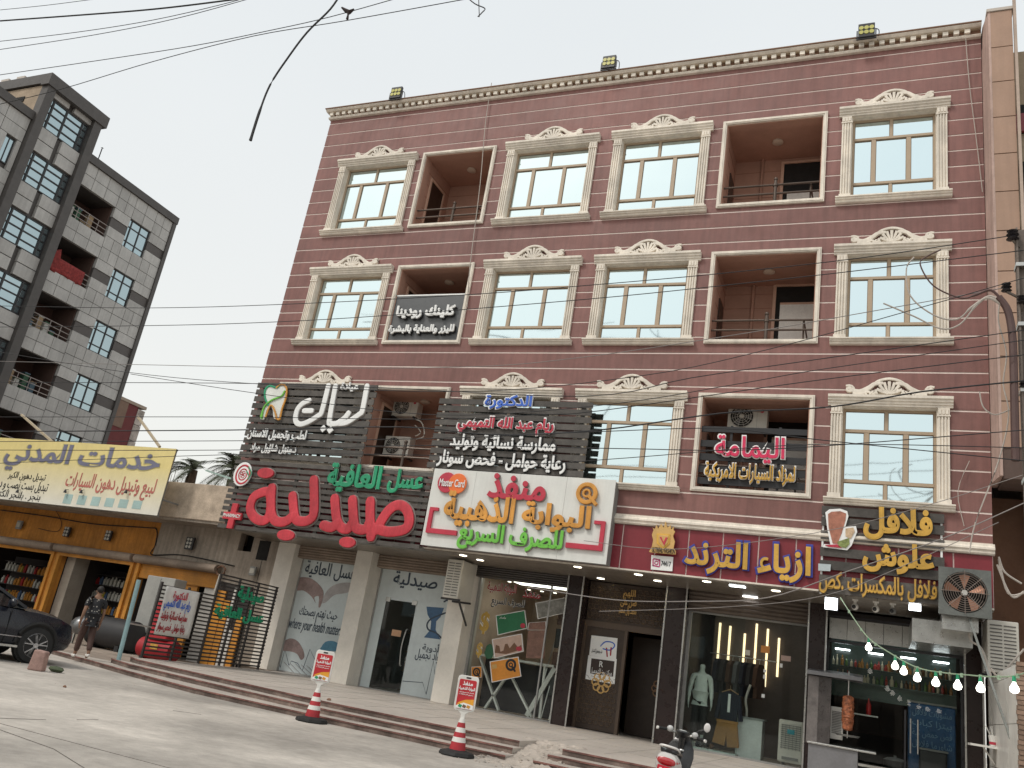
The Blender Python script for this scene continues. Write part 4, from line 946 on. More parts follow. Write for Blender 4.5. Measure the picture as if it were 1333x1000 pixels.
# ================================================================== SIGNS
def slats(t, x0, x1, z0, z1, y, n, fill=.6, posts=4, mat=None, skew=0):
    mat = mat or slatm; st = (z1-z0)/n
    for k in range(n):
        z = z0+st*(k+.5); ubox('slat', mat, t, x0+random.uniform(-.02,.02), x1+random.uniform(-.02,.02), y-.03, y, z-st*fill/2, z+st*fill/2)
    for k in range(posts):
        x = x0+.25+(x1-x0-.5)*k/(posts-1); ubox('post', surf('dark_sign_post', (.06,.055,.05), .6), t, x-.05, x+.05, y+.003, y+.06, z0+.02, z1-.02)
        for zz in (z0+.15, z1-.15): ubox('wall_bracket', blackm, t, x-.02, x+.02, y+.06, 0, zz-.02, zz+.02)
def sign(name, label, x, z, y=-.3): return thing(name, label, 'sign', (x, y, z))
# dental clinic
q = zm((260,460), 3.847)
a, b = P(337,493,y=-.3), P(468,605,y=-.3)
s1 = sign('dental_sign', 'grey slatted sign with white letters and a green and orange tooth', -14, 4.6)
slats(s1, -17.2, -12.98, 5.95, 8.32, -.28, 11, .74, 5)
Y = -.34
letter('lettering', 'عيادة', s1, q(703,192), q(803,148), blackp, y=Y+.03, depth=.03, bold=.09); letter('lettering', 'عيادة', s1, q(703,192), q(803,148), whitep, y=Y, depth=.04, bold=.045)
for (t_, lb, rt) in (('لطب وتجميل الاسنان', q(237,432), q(542,388)), ('د.منهل شاؤول مراد', q(252,498), q(492,462))):
    letter('lettering', t_, s1, lb, rt, blackp, y=Y+.03, depth=.03, bold=.10, grow=.012); letter('lettering', t_, s1, lb, rt, whitep, y=Y, depth=.04, bold=.03)
lay = [[(838,165),(815,285),(800,305),(740,345),(700,352),(690,350)],[(745,300),(728,322),(690,350)],[(680,165),(650,330),(655,352),(690,352)],[(645,162),(612,290),(595,312),(540,345),(500,355),(480,335),(488,285),(515,252),(548,236)],[(525,288),(560,288)]]
strokes('lettering_back', s1, [[(x_+4, y_+4) for x_, y_ in w_] for w_ in lay], q, Y+.04, .19, .05, sidegrey); strokes('lettering', s1, lay, q, Y, .165, .05, whitep)
for (cx, cyy) in ((620,378),(655,385)):
    c = P(*q(cx, cyy), y=Y-.02); ob('letter_dot', MB().prism([(c.x-.11,c.z),(c.x,c.z-.11),(c.x+.11,c.z),(c.x,c.z+.11)], Y-.05, Y-.01), whitep, s1)
to = [(355,165),(330,185),(325,220),(335,250),(318,285),(305,325),(322,332),(335,290),(352,265),(368,285),(372,325),(395,328),(408,285),(428,230),(436,185),(425,158),(400,158),(385,172)]
pts = [P(*q(*p_), y=Y) for p_ in curve(to, 3, True)]; ob('tooth_face', MB().prism([(p_.x,p_.z) for p_ in pts], Y-.02, Y+.02), surf('tooth_white', (.70,.72,.68), .45), s1)
strokes('tooth_outline', s1, [[(345,262),(328,225),(328,185),(350,163),(385,172),(402,158)]], q, Y-.03, .055, .04, greenp); strokes('tooth_outline', s1, [[(385,172),(410,156),(434,172),(432,220),(412,280),(400,330),(382,325)]], q, Y-.034, .055, .04, orangep)
strokes('tooth_swoosh', s1, [[(310,325),(322,270),(360,235),(408,215),(425,190)],[(306,318),(315,290)]], q, Y-.045, .05, .04, limep); strokes('tooth_swoosh', s1, [[(330,320),(348,270),(362,262),(376,290),(385,325)]], q, Y-.05, .05, .04, orangep)
# pharmacy
s2 = sign('pharmacy_sign', 'long dark slatted pharmacy sign with huge red letters and a red cross', -13.6, 2.6)
slats(s2, -17.35, -10.70, 3.98, 4.63, -.34, 3, .62, 6)
X0s = P(285,683,y=-.34).x
for k in range(13): 
    zt = 4.62-k*(4.62-2.78+.4)/13 if False else None
s2z0 = P(420,690,y=-.34).z; s2z1 = P(440,607,y=-.34).z
for o_ in [c_ for c_ in s2.children]: bpy.data.objects.remove(o_)
slats(s2, X0s, -10.66, P(285,688,y=-.34).z, P(320,598,y=-.34).z, -.34, 12, .64, 7)
ob('sign_underside', MB().box(X0s+.1, -10.72, -.33, .4, 3.93, 3.95), grey, s2)
Y = -.42
for bold, m_, yy, dd in ((.11, blackp, Y+.05, .03), (.075, surf('pale_green_edge', (.5,.62,.5), .5), Y+.03, .03), (.05, greenp, Y, .05)):
    letter('lettering', 'العافية', s2, q(630,690), q(925,565), m_, y=yy, depth=dd, bold=bold); letter('lettering', 'عسل', s2, q(935,698), q(1135,590), m_, y=yy, depth=dd, bold=bold)
sad = [['c',(898,872),(922,820),(960,775),(1003,760),(1038,785),(1050,835),(1035,876),(985,892),(930,892)],[(900,880),(868,885),(855,850),(855,742)],[(862,870),(858,918)],
       [(850,850),(835,878),(800,882),(775,855),(766,735)],[(766,850),(740,880),(705,868),(685,820),(677,728)],[(690,850),(660,872),(622,862)],
       [(572,635),(573,790),(552,832),(510,842),(478,822),(466,715)],[(468,815),(430,842),(385,842),(362,810),(358,745),(362,675)],['c',(350,700),(305,700),(268,725),(253,780),(278,825),(322,838),(352,800)]]
strokes('lettering_back', s2, [[p_ if p_ == 'c' else (p_[0]+5, p_[1]+3) for p_ in w_] for w_ in sad], q, Y+.06, .335, .05, sidegrey, 12); strokes('lettering', s2, sad, q, Y, .275, .07, redp, 16)
for cx, cyy, w_, h_ in ((335,602,82,44),(436,912,88,46),(744,948,82,46)):
    ellip('letter_dot', s2, q, cx+4, cyy+3, w_*1.08, h_*1.15, Y+.05, .06, sidegrey); ellip('letter_dot', s2, q, cx, cyy, w_, h_, Y-.02, .07, redp)
c = P(*q(165,815), y=Y); cm = MB(); cm.prism([(c.x-.09,c.z-.36),(c.x+.11,c.z-.36),(c.x+.11,c.z-.10),(c.x+.33,c.z-.10),(c.x+.33,c.z+.10),(c.x+.11,c.z+.10),(c.x+.11,c.z+.36),(c.x-.09,c.z+.36),(c.x-.09,c.z+.10),(c.x-.32,c.z+.10),(c.x-.32,c.z-.10),(c.x-.09,c.z-.10)], Y-.04, Y+.04)
ob('cross', cm, redp, s2, bevel=.01); letter_w('lettering', 'PHARMACY', s2, c.x-.30, c.x+.31, c.z-.045, c.z+.055, whitep, y=Y-.042, depth=.01, bold=.02)
ellip('logo_disc', s2, q, 218, 607, 88, 100, Y, .05, whitep)
c = P(*q(216,607), y=Y-.05); rg = MB()
for r, w_ in ((.25,.03),(.15,.02)): rg.tube([(c.x+r*.95*math.cos(t), c.y, c.z+r*1.08*math.sin(t)) for t in [2*math.pi*i/26 for i in range(26)]], w_, 6, closed=True, r2=.008, nrm=(0,1,0))
for k in range(5): rg.tube([(c.x+.06*math.cos(k*1.257)+.045*math.cos(t), c.y-.004*(k%3), c.z+.06*math.sin(k*1.257)+.045*math.sin(t)) for t in [2*math.pi*i/10 for i in range(10)]], .01, 5, closed=True)
ob('logo_ring', rg, redp, s2); strokes('logo_leaf', s2, [[(245,570),(258,600),(240,630)],[(235,590),(245,610)]], q, Y-.06, .035, .012, greenp)
# doctor sign
s3 = sign('doctor_sign', 'dark slatted doctor sign with blue red and white writing above the white sign', -8.7, 4.6)
slats(s3, -10.92, -6.58, 6.0, 7.98, -.28, 10, .76, 5)
q5 = zm((540,480), 3.571); Y = -.34
for t_, lb, rt, m_, edge in (('الدكتورة', (322,186), (550,126), bluep, whitep), ('ريام عبد الله التميمي', (195,296), (652,236), crimson, whitep), ('ممارسة نسائية وتوليد', (160,378), (662,322), whitep, blackp), ('رعاية حوامل - فحص سونار', (100,455), (708,408), whitep, blackp)):
    if edge is whitep: letter('lettering', t_, s3, q5(*lb), q5(*rt), whitep, y=Y+.015, depth=.04, bold=.085, grow=.03); letter('lettering', t_, s3, q5(*lb), q5(*rt), m_, y=Y-.02, depth=.03, bold=.04)
    else: letter('lettering', t_, s3, q5(*lb), q5(*rt), edge, y=Y+.02, depth=.03, bold=.10, grow=.03); letter('lettering', t_, s3, q5(*lb), q5(*rt), m_, y=Y-.01, depth=.04, bold=.045)
# white exchange sign
s4 = sign('exchange_sign', 'white exchange sign with orange green and red letters and red brackets', -8, 4.0, -.44)
wl0 = P(572,612,y=-.42); wl1 = P(788,735,y=-.42)
for k in range(4):
    xa = -10.62+k*(4.9/4); ubox('board_panel', surf('white_composite', (.66,.67,.64), .4, var=.04, streak=.06), s4, xa+.003, xa+4.9/4-.003, -.42, -.39, 3.98, 5.98)
ob('board_box', MB().box(-10.6,-5.74,-.388,-.02,4.0,5.96), grey, s4)
Y = -.46
for t_, lb, rt, m_ in (('منفذ', (335,600), (622,503), crimson), ('البوابة', (490,748), (828,640), orangep), ('الذهبية', (125,725), (478,590), orangep), ('للصرف السريع', (193,835), (697,755), limep)):
    letter('lettering_back', t_, s4, q5(lb[0]+4, lb[1]+4), q5(rt[0]+4, rt[1]+4), sidegrey, y=Y+.04, depth=.06, bold=.055); letter('lettering', t_, s4, q5(*lb), q5(*rt), m_, y=Y, depth=.05, bold=.05)
for pts in ([(195,765),(60,755),(80,655),(110,655)], [(702,820),(862,830),(878,722),(835,718)]):
    w3 = [P(*q5(*p_), y=Y) for p_ in pts]; mb = MB(); zz0, zz1 = w3[0].z, w3[2].z; xa, xb = w3[0].x, (w3[1].x+w3[2].x)/2; xc = w3[3].x
    mb.prism([(xa,zz0-.06),(xb,zz0-.06) if False else (xb-.05*(1 if xb<xa else -1),zz0-.06),(xb-.05*(1 if xb<xa else -1),zz1+.06),(xc,zz1+.06),(xc,zz1-.02),(xb+.05*(1 if xb<xa else -1),zz1-.02),(xb+.05*(1 if xb<xa else -1),zz0+.06),(xa,zz0+.06)], Y-.03, Y+.04); ob('bracket_mark', mb, crimson, s4)
ellip('card_disc', s4, q5, 150, 530, 86, 88, Y, .03, crimson); ellip('card_disc', s4, q5, 200, 535, 86, 88, Y-.01, .03, surf('orange_red_face', (.72,.16,.04), .4)); letter('lettering', 'Master Card', s4, q5(112,545), q5(235,518), whitep, y=Y-.045, depth=.01, bold=.02)
qlogo(s4, q5, 800, 580, 52, Y-.03, orangep, .05); 
# clinic sign in the balcony
s5 = sign('beauty_clinic_sign', 'grey boxed sign with raised white letters filling the lower balcony opening', -12.1, 9.8, .02)
q2 = zm((370,300), 4.443)
ob('board', MB().box(-13.29,-10.95,.01,.05,9.81,11.22), surf('slate_board', (.10,.105,.11), .45), s5); ob('board_edge', MB().box(-13.29,-10.95,.0,.055,11.22,11.26).box(-13.30,-13.27,-.002,.05,9.81,11.22), whitep, s5)
for t_, lb, rt in (('كلينك رودينا', (643,515), (998,432)), ('لليزر والعناية بالبشرة', (602,602), (990,545))):
    letter('lettering_back', t_, s5, q2(lb[0]+8, lb[1]+10), q2(rt[0]+8, rt[1]+10), blackp, y=.0, depth=.05, bold=.07); letter('lettering', t_, s5, q2(*lb), q2(*rt), whitep, y=-.07, depth=.05, bold=.06)
# car auction sign
s6 = sign('auction_sign', 'open slatted sign with pink red and gold letters inside the right balcony', -2.7, 6.1, .05)
for k, z in enumerate((6.14, 6.42, 6.72, 7.05, 7.42)): ubox('slat', blackp, s6, -3.94, -1.48, .03, .06, z, z+(.16 if k < 4 else .14))
for xx in (-3.2,-2.1): ubox('post', blackp, s6, xx-.03, xx+.03, .061, .09, 6.1, 7.6)
q6 = zm((780,480), 3.333)
letter('lettering', 'اليمامة', s6, q6(500,400), q6(808,300), whitep, y=.0, depth=.03, bold=.075, grow=.03); letter('lettering', 'اليمامة', s6, q6(500,400), q6(808,300), surf('pink_red_face', (.62,.03,.10), .4, rnd=0), y=-.035, depth=.03, bold=.025)
letter('lettering', 'لمزاد السيارات الامريكية', s6, q6(455,488), q6(852,425), whitep, y=.0, depth=.03, bold=.08, grow=.02); letter('lettering', 'لمزاد السيارات الامريكية', s6, q6(455,488), q6(852,425), yellowp, y=-.035, depth=.03, bold=.035)
# fashion sign on the red fascia
s7 = sign('fashion_sign', 'yellow letters edged in blue fixed on the wine red fascia', -2.8, 4.1, -.05)
edgeb = surf('blue_letter_edge', (.04,.05,.30), .45, rnd=0)
for t_, lb, rt in (('الترند', (365,880), (650,758)), ('ازياء', (682,915), (922,775))):
    letter('lettering', t_, s7, q6(*lb), q6(*rt), edgeb, y=-.02, depth=.06, bold=.085, grow=.05); letter('lettering', t_, s7, q6(*lb), q6(*rt), yellowp, y=-.085, depth=.03, bold=.045)
cr = thing('shop_crest', 'gold crowned shield crest with a red mark on the red fascia', 'crest', tuple(P(868,715,y=-.15)))
def qs(pts, y0, y1, m_, nm, bev=.004):
    y0 -= .11; y1 -= .11; w3 = [P(*q6(*p_), y=y1) for p_ in pts]; return ob(nm, MB().prism([(a_.x, a_.z) for a_ in w3], y0, y1), m_, cr, bevel=bev)
qs([(218,795),(230,775),(236,745),(230,722),(238,702),(232,690),(243,698),(250,680),(258,696),(270,674),(282,692),(290,664),(298,692),(312,680),(314,700),(326,686),(324,702),(331,708),(322,728),(330,752),(324,780),(334,792),(333,808),(222,798)], -.06, -.01, goldm, 'crest_back')
qs([(250,715),(308,718),(306,760),(278,785),(250,758)], -.08, -.06, yellowp, 'shield'); qs([(258,722),(300,725),(298,757),(278,775),(258,754)], -.095, -.08, goldm, 'shield_inner'); qs([(262,730),(270,730),(279,752),(289,732),(297,733),(282,768)], -.11, -.095, crimson, 'shield_mark')
letter('lettering', 'ULTREND FASHION', cr, q6(228,795), q6(330,783), blackp, y=-.172, depth=.008, bold=.01)
ip = thing('handle_plate', 'small white plate with a pink camera icon and numbers under the crest', 'plate', tuple(P(862,733,y=-.02)))
w3 = [P(*q6(*p_), y=-.02) for p_ in ((228,810),(322,818),(318,880),(225,872))]; ob('plate', MB().prism([(a_.x,a_.z) for a_ in w3], -.05, -.02), whitep, ip)
letter('lettering', '74417', ip, q6(268,855), q6(312,838), blackp, y=-.052, depth=.006, bold=.03)
c = P(*q6(248,842), y=-.055); im = MB(); im.tube([(c.x+.085*sx*(.8 if i%2 else 1), c.y, c.z+.085*sz*(1 if i%2 else .8)) for i, (sx, sz) in enumerate(((-1,-1),(-1,-1),(-1,1),(-1,1),(1,1),(1,1),(1,-1),(1,-1)))], .014, 6, closed=True, r2=.006, nrm=(0,1,0)); im.tube([(c.x+.04*math.cos(t), c.y, c.z+.04*math.sin(t)) for t in [math.pi*i/6 for i in range(12)]], .011, 5, closed=True); im.ball((c.x+.05,c.y,c.z+.05),.012,6)
ob('camera_icon', im, surf('magenta_icon', (.50,.05,.18), .5), ip)
# falafel sign
s8 = sign('falafel_sign', 'black slatted falafel sign with yellow letters and a meat cone picture', .1, 3.9, -.1)
q7 = zm((1033,620), 2.63)
for i, z in enumerate((5.60, 5.36, 5.06, 4.70, 4.42)): ubox('slat', slatm, s8, -1.12, 1.27, -.10, -.06, z, z+.19)
ubox('slat', slatm, s8, -1.12, 1.27, -.10, -.06, 3.93, 4.30)
for xx in (-1.08, 1.22): ubox('post', whitep, s8, xx-.02, xx+.02, -.058, -.02, 3.9, 5.8)
Y = -.12
for t_, lb, rt in (('فلافل', (238,215), (476,118)), ('علوش', (235,325), (482,240))):
    letter('lettering_back', t_, s8, q7(lb[0]+3, lb[1]+2), q7(rt[0]+3, rt[1]+2), blackp, y=Y+.02, depth=.05, bold=.075); letter('lettering', t_, s8, q7(*lb), q7(*rt), yellowp, y=Y-.03, depth=.04, bold=.06)
letter('lettering', 'فلافل بالمكسرات .كص', s8, q7(88,398), q7(490,362), surf('tan_halo', (.34,.22,.09), .5), y=Y+.01, depth=.03, bold=.07, grow=.015); letter('lettering', 'فلافل بالمكسرات .كص', s8, q7(88,398), q7(490,362), yellowp, y=Y-.025, depth=.025, bold=.012)
def q7p(nm, pts, y0, y1, m_, bev=0):
    w3 = [P(*q7(*p_), y=y1) for p_ in pts]; return ob(nm, MB().prism([(a_.x,a_.z) for a_ in w3], y0, y1), m_, s8, bevel=bev)
cone = [(112,128),(125,118),(160,116),(182,124),(186,140),(176,175),(210,172),(214,190),(196,235),(182,250),(150,246),(104,240),(108,230),(128,232),(118,180)]
cx_ = sum(p_[0] for p_ in cone)/len(cone); cz_ = sum(p_[1] for p_ in cone)/len(cone)
q7p('picture_edge', [(cx_+(a_-cx_)*1.07, cz_+(b_-cz_)*1.06) for a_, b_ in cone], Y-.03, Y-.01, whitep); q7p('meat_cone_picture', [(118,130),(130,122),(160,120),(180,128),(178,150),(165,195),(150,232),(134,230),(120,175)], Y-.04, Y-.03, surf('meat_print', (.36,.15,.10), .6, var=.3, scale=8))
q7p('wrap_picture', [(178,180),(205,176),(210,190),(195,215),(178,205)], Y-.045, Y-.03, surf('wrap_print', (.55,.40,.26), .6, var=.3, scale=12)); q7p('wrap_picture', [(150,225),(190,212),(192,232),(180,246),(155,242)], Y-.05, Y-.03, surf('salad_print', (.20,.24,.08), .6, var=.5, scale=14)); q7p('plate_picture', [(108,236),(150,234),(165,246),(120,242)], Y-.05, Y-.03, crimson)
q7p('switch_box', [(85,300),(128,303),(126,326),(85,324)], Y-.04, Y, surf('pale_box_grey', (.42,.48,.50), .5))
# ================================================================== AIR CONDITIONERS, ROOF LAMPS
def ac_unit(label, x, y, z, rz=0, w_=.84, h=.58, d=.32, cat='air conditioner', grp='outdoor air conditioning units', louvre=False):
    t = thing('outdoor_unit', label, cat, (x, y, z), grp, rz)
    L = lambda nm, mb, m_, **k: ob(nm, mb, m_, t, world=False, **k)
    if louvre:   # narrow slotted end faces the street
        L('case', MB().box(0, w_, 0, d, 0, h), offwhite, bevel=.02)
        mb = MB(); n = 13
        for k in range(n): mb.box(.05, w_*.47, -.012, -.001, .06+k*(h-.1)/n, .06+k*(h-.1)/n+.02); mb.box(w_*.53, w_-.05, -.012, -.001, .06+k*(h-.1)/n, .06+k*(h-.1)/n+.02)
        L('louvre', mb, surf('louvre_shadow_plastic', (.10,.095,.09), .6))
        L('mount', MB().box(-.05, w_+.05, .05, .09, -.05, -.0).box(-.05, w_+.05, d-.12, d-.08, -.05, 0).beam((w_+.02,d*.9,-.6),(w_+.02,.05,-.03),.04), blackm)
        return t
    L('case', MB().box(0, w_, 0, d, 0, h), offwhite, bevel=.02)
    cx, cz, r = w_*.36, h*.5, h*.42
    L('fan_opening', MB().cyl((cx,-.003,cz),(cx,.0,cz),r,n=24), dark)
    mb = MB()
    for q in range(1, 6): mb.tube([(cx+r*q/5*math.cos(2*math.pi*i/22),-.014,cz+r*q/5*math.sin(2*math.pi*i/22)) for i in range(22)], .005, 4, closed=True)
    for k in range(12): a0 = math.pi*k/6; mb.tube([(cx+.04*math.cos(a0),-.018,cz+.04*math.sin(a0)),(cx+r*math.cos(a0+.25),-.018,cz+r*math.sin(a0+.25))], .004, 4)
    L('grille', mb, offwhite); L('hub', MB().cyl((cx,-.03,cz),(cx,-.002,cz),.05,n=12), offwhite)
    mb = MB()
    for k in range(3): a0 = 2.1*k; mb.prism([(cx+.04*math.cos(a0),cz+.04*math.sin(a0)),(cx+r*.9*math.cos(a0-.4),cz+r*.9*math.sin(a0-.4)),(cx+r*.92*math.cos(a0+.3),cz+r*.92*math.sin(a0+.3))], -.008, -.004)
    L('blade', mb, surf('fan_blade_grey', (.12,.12,.12), .5))
    L('badge', MB().cyl((w_*.86,-.01,h*.72),(w_*.86,-.0,h*.72),.045,n=14), crimson); L('seam', MB().box(w_*.74,w_*.745,-.004,0,.02,h-.02), grey)
    L('mount', MB().box(.05,.10,-.02,d+.12,-.05,0).box(w_-.10,w_-.05,-.02,d+.12,-.05,0), blackm)
    return t
p = P(497,592,y=.95); ac_unit('white outdoor unit standing lower in the balcony beside the dental sign', p.x, .95, p.z)
p = P(509,541,y=1.05); ac_unit('white outdoor unit hung higher in the balcony beside the dental sign', p.x, 1.05, p.z)
p = P(946,558,y=.8); ac_unit('white outdoor unit hung above the pink red letters in the right balcony', p.x, .8, p.z, w_=.95, h=.66)
p = P(575,777,y=.95); pr_ = P(596,784,y=.95); t_ = ac_unit('white slotted outdoor unit bracketed above the pharmacy door beside the pillar', p.x, .95, p.z, w_=.46, h=1.0, d=.85, louvre=True)
p = P(1286,874,y=.2); ac_unit('white slotted outdoor unit right of the exhaust fan by the tiled wall', p.x, .2, p.z, w_=.55, h=1.0, d=.8, louvre=True)
pb = thing('pipe_loop', 'pale refrigerant pipes hanging beside the units in the balcony next to the dental sign', 'pipes', (-11.3, 1, 7))
ob('pipe', MB().tube(curve([tuple(P(*q(a_, b_), y=.9)) for a_, b_ in ((1080,330),(1110,345),(1125,390),(1118,420),(1085,430))], 4), .018, 6), offwhite, pb, smooth=True)
ob('pipe', MB().tube(curve([tuple(P(*q(a_, b_), y=.9)) for a_, b_ in ((1078,360),(1098,380),(1105,400),(1080,415))], 4), .014, 6), offwhite, pb, smooth=True)
lmp = [(516,121),(793,81),(1128,40)]; names = ('first roof floodlight, over the left end of the cornice', 'second roof floodlight, over the middle of the cornice', 'third roof floodlight, over the window column at the right end')
for (px, py), lb in zip(lmp, names):
    p = P(px, py, y=-.36); t = thing('floodlight', 'black six lens '+lb, 'floodlight', (p.x, 0, 18.55), 'floodlights along the roof edge')
    L_ = lambda nm, mb, m_, **k: ob(nm, mb, m_, t, **k)
    L_('housing', MB().box(p.x-.2, p.x+.2, -.40, -.30, p.z-.22, p.z+.21), blackm, bevel=.015)
    for i in range(3):
        for j in range(2): L_('lens', MB().lathe([(.0,0),(.058,0),(.06,.01)], (p.x-.125+i*.125, -.415, p.z-.075+j*.14), 14, axis='y'), surf('floodlight_lens', (.50,.48,.16), .25))
    L_('bracket', MB().box(p.x-.24,p.x-.21,-.37,-.33,p.z-.2,p.z+.02).box(p.x+.21,p.x+.24,-.37,-.33,p.z-.2,p.z+.02).box(p.x-.24,p.x+.24,-.37,-.33,p.z-.26,p.z-.23).box(p.x-.02,p.x+.02,-.37,-.1,18.28,18.31), blackm)
    L_('junction_wire', MB().tube(curve([(p.x+.2,-.35,p.z+.05),(p.x+.3,-.33,p.z-.02),(p.x+.27,-.2,p.z-.2),(p.x+.2,-.05,18.3)],4),.012,5), wirem)
# small insulator on the cornice and the thin hanging wires on the front
for lb, pts, r in (('pale wire dropping down the front through the left balconies', [(640,108),(632,160),(625,240),(612,345),(608,400)], .012), ('pale wire slanting down the front at the right end window column', [(1257,48),(1262,110),(1272,190),(1279,250)], .010), ('thin wire with knots hanging beside the pink side wall', [(1262,600),(1247,640),(1255,685)], .008)):
    tag(ob('hanging_wire', MB().tube(curve([tuple(P(*c_, y=-.10)) for c_ in pts], 4), r, 5), wirew), lb, 'wire')

# ================================================================== YELLOW SHOP ROW
Ys = thing('garage_shop', 'low ochre painted garage shop row under the yellow billboard', 'shop building', (-24, 2, 0))
XR = -17.32
def hole_wall(xa, xb, za, zb, openings, m_, nm='wall'):
    mb = MB(); xs = sorted({xa, xb}|{v_ for o_ in openings for v_ in o_[:2] if xa < v_ < xb})
    for a_, b_ in zip(xs, xs[1:]):
        seg = sorted([(o_[2], o_[3]) for o_ in openings if o_[0] <= a_+1e-6 and o_[1] >= b_-1e-6]); z = za
        for c_, d_ in seg:
            if c_ > z: mb.box(a_, b_, 2.0, 2.25, z, min(c_, zb))
            z = max(z, d_)
        if z < zb: mb.box(a_, b_, 2.0, 2.25, z, zb)
    return ob(nm, mb, m_, Ys)
ho = P(321,706,y=2.0)
OPS = [(-29.3,-26.15,.0,2.9),(-25.75,-22.45,.0,2.9),(-22.05,-18.75,.0,2.9),(-33.5,-29.9,0,2.9)]
xo = -21.7
hole_wall(-34, xo, 0, 4.15, OPS, ochre); hole_wall(xo, XR, 0, 4.15, OPS+[(ho.x-.28,ho.x+.25,ho.z-.28,ho.z+.27)], plaster)
ob('opening_back', MB().box(ho.x-.4,ho.x+.4,2.5,2.55,ho.z-.5,ho.z+.5).box(XR,XR+.02,2.0,2.4,0,4), dark, Ys)
ob('parapet', MB().box(-34, XR-.05, .95, 1.2, 4.2, 5.32), parapetm, Ys, bevel=.02); ob('canopy_slab', MB().box(-34, XR-.02, 1.0, 2.3, 4.12, 4.2), plaster, Ys)
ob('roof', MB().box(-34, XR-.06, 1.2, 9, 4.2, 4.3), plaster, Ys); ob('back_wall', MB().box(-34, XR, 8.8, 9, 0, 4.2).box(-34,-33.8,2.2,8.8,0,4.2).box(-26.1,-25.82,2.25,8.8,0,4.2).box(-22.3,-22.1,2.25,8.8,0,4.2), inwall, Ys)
for a_, b_ in ((-29.4,-26.0),(-25.85,-22.3),(-22.15,-18.75)):
    mb = MB(); mb.prism([(2.0,2.74)]+[(1.82-.17*math.sin(math.pi*i/8), 2.74+.27*(1-math.cos(math.pi*i/8))/2) for i in range(9)]+[(2.0,3.01)], a_, b_, 'x'); ob('shutter_cover', mb, shutterm, Ys, smooth=True)
fr = MB()
for xa in (-26.15,-25.86,-22.45,-22.18,-29.3): fr.box(xa-.0, xa+.12, 1.93, 2.06, .09, 2.74)
for a_, b_ in ((-29.18,-26.15),(-25.74,-22.45)): fr.box(a_, b_, 1.93, 2.06, 2.64, 2.74)
ob('door_frame', fr, orangeframe, Ys)
ob('roller_shutter', MB().box(-22.05,-18.75,2.03,2.08,2.3,2.9), orangeframe, Ys)
sh_ = MB()
for k in range(6): sh_.box(-22.05,-18.75,2.015,2.029,2.32+k*.085,2.35+k*.085)
ob('shutter_rib', sh_, orangeframe, Ys)
ob('inner_pillar', MB().box(-25.75,-25.35,2.3,2.9,.09,2.9), surf('pale_inner_pillar', (.36,.32,.27), .8), Ys)
for xa, xb, m_ in ((-21.2,-20.7,surf('white_wall_strip', (.6,.58,.54), .7)),(-20.2,-19.6,orangeframe),(-19.3,-18.8,surf('white_wall_strip', (.6,.58,.54), .7))): ob('inside_post', MB().box(xa, xb, 2.1, 2.2, .09, 2.3), m_, Ys)
ob('dark_backdrop', MB().box(-18.7,-17.36,1.93,1.99,.09,2.5), surf('backdrop_black', (.035,.03,.028), .7), Ys)  # near-black backdrop sheet added behind the slatted screen
for xa, xb, z1_, m_ in ((-18.55,-18.25,2.3,orangeframe),(-18.22,-18.0,2.0,orangeframe),(-17.95,-17.8,2.4,MATS['white_wall_strip']),(-17.6,-17.4,1.6,orangeframe),(-17.79,-17.66,1.2,MATS['white_wall_strip'])): ob('leaning_board', MB().box(xa, xb, 1.86, 1.92, .1, z1_), m_, Ys)
ob('doorstep', MB().box(-25.8,-22.5,1.6,2.3,.08,.28), plaster, Ys)
kk = zm((0,560), 2.941)
for nm, xa, xb, lbl in (('oil_shelf', -25.75, -24.1, 'shelf'), ('oil_shelf', -30.6, -28.2, 'shelf')):
    t = thing(nm, 'metal shelf of motor oil bottles in the '+('middle' if xa > -26 else 'left')+' garage bay', 'shelf', (xa, 4.0, .1))
    mb = MB()
    for z in (.5,.98,1.46,1.94,2.3): mb.box(xa, xb, 3.7, 4.1, z-.03, z)
    mb.box(xa, xb, 4.1, 4.14, .1, 2.5); ob('rack', mb, surf('dark_shelf', (.05,.045,.045), .5), t)
def bm2(m_):
    me = bpy.data.meshes.new('oil_bottle'); b = MB().box(-.05,.05,-.04,.04,0,.2).box(-.02,.03,-.02,.02,.2,.26); me.from_pydata(b.v, [], b.f); me.materials.append(m_); return me
OM = [bm2(m_) for m_ in (surf('oil_white', (.55,.55,.5), .4), surf('oil_orange', (.5,.22,.04), .4), surf('oil_yellow', (.5,.4,.08), .4), surf('oil_blue', (.10,.16,.28), .4), surf('oil_red', (.4,.03,.03), .4))]
for sh_i, (xa, xb) in enumerate(((-25.7,-24.15),(-30.5,-28.25))):
    for r_i, z in enumerate((.5,.98,1.46,1.94)):
        x = xa
        while x < xb:
            oi_ = [1,1,0,0][r_i] if random.random() < .6 else random.randint(0,4); o = bpy.data.objects.new('oil_bottle', OM[oi_]); COL.objects.link(o); o.location = (x, 3.8, z); o.scale = (1,1,random.uniform(.9,1.25))
            tag(o, '%s motor oil bottle on the %s shelf in the %s garage bay' % (('white','orange','yellow','blue','red')[oi_], ('lowest','second','third','top')[r_i], 'middle' if sh_i == 0 else 'left'), 'bottle', 'oil bottles in the %s garage bay' % ('middle' if sh_i == 0 else 'left')); x += random.uniform(.12,.2)
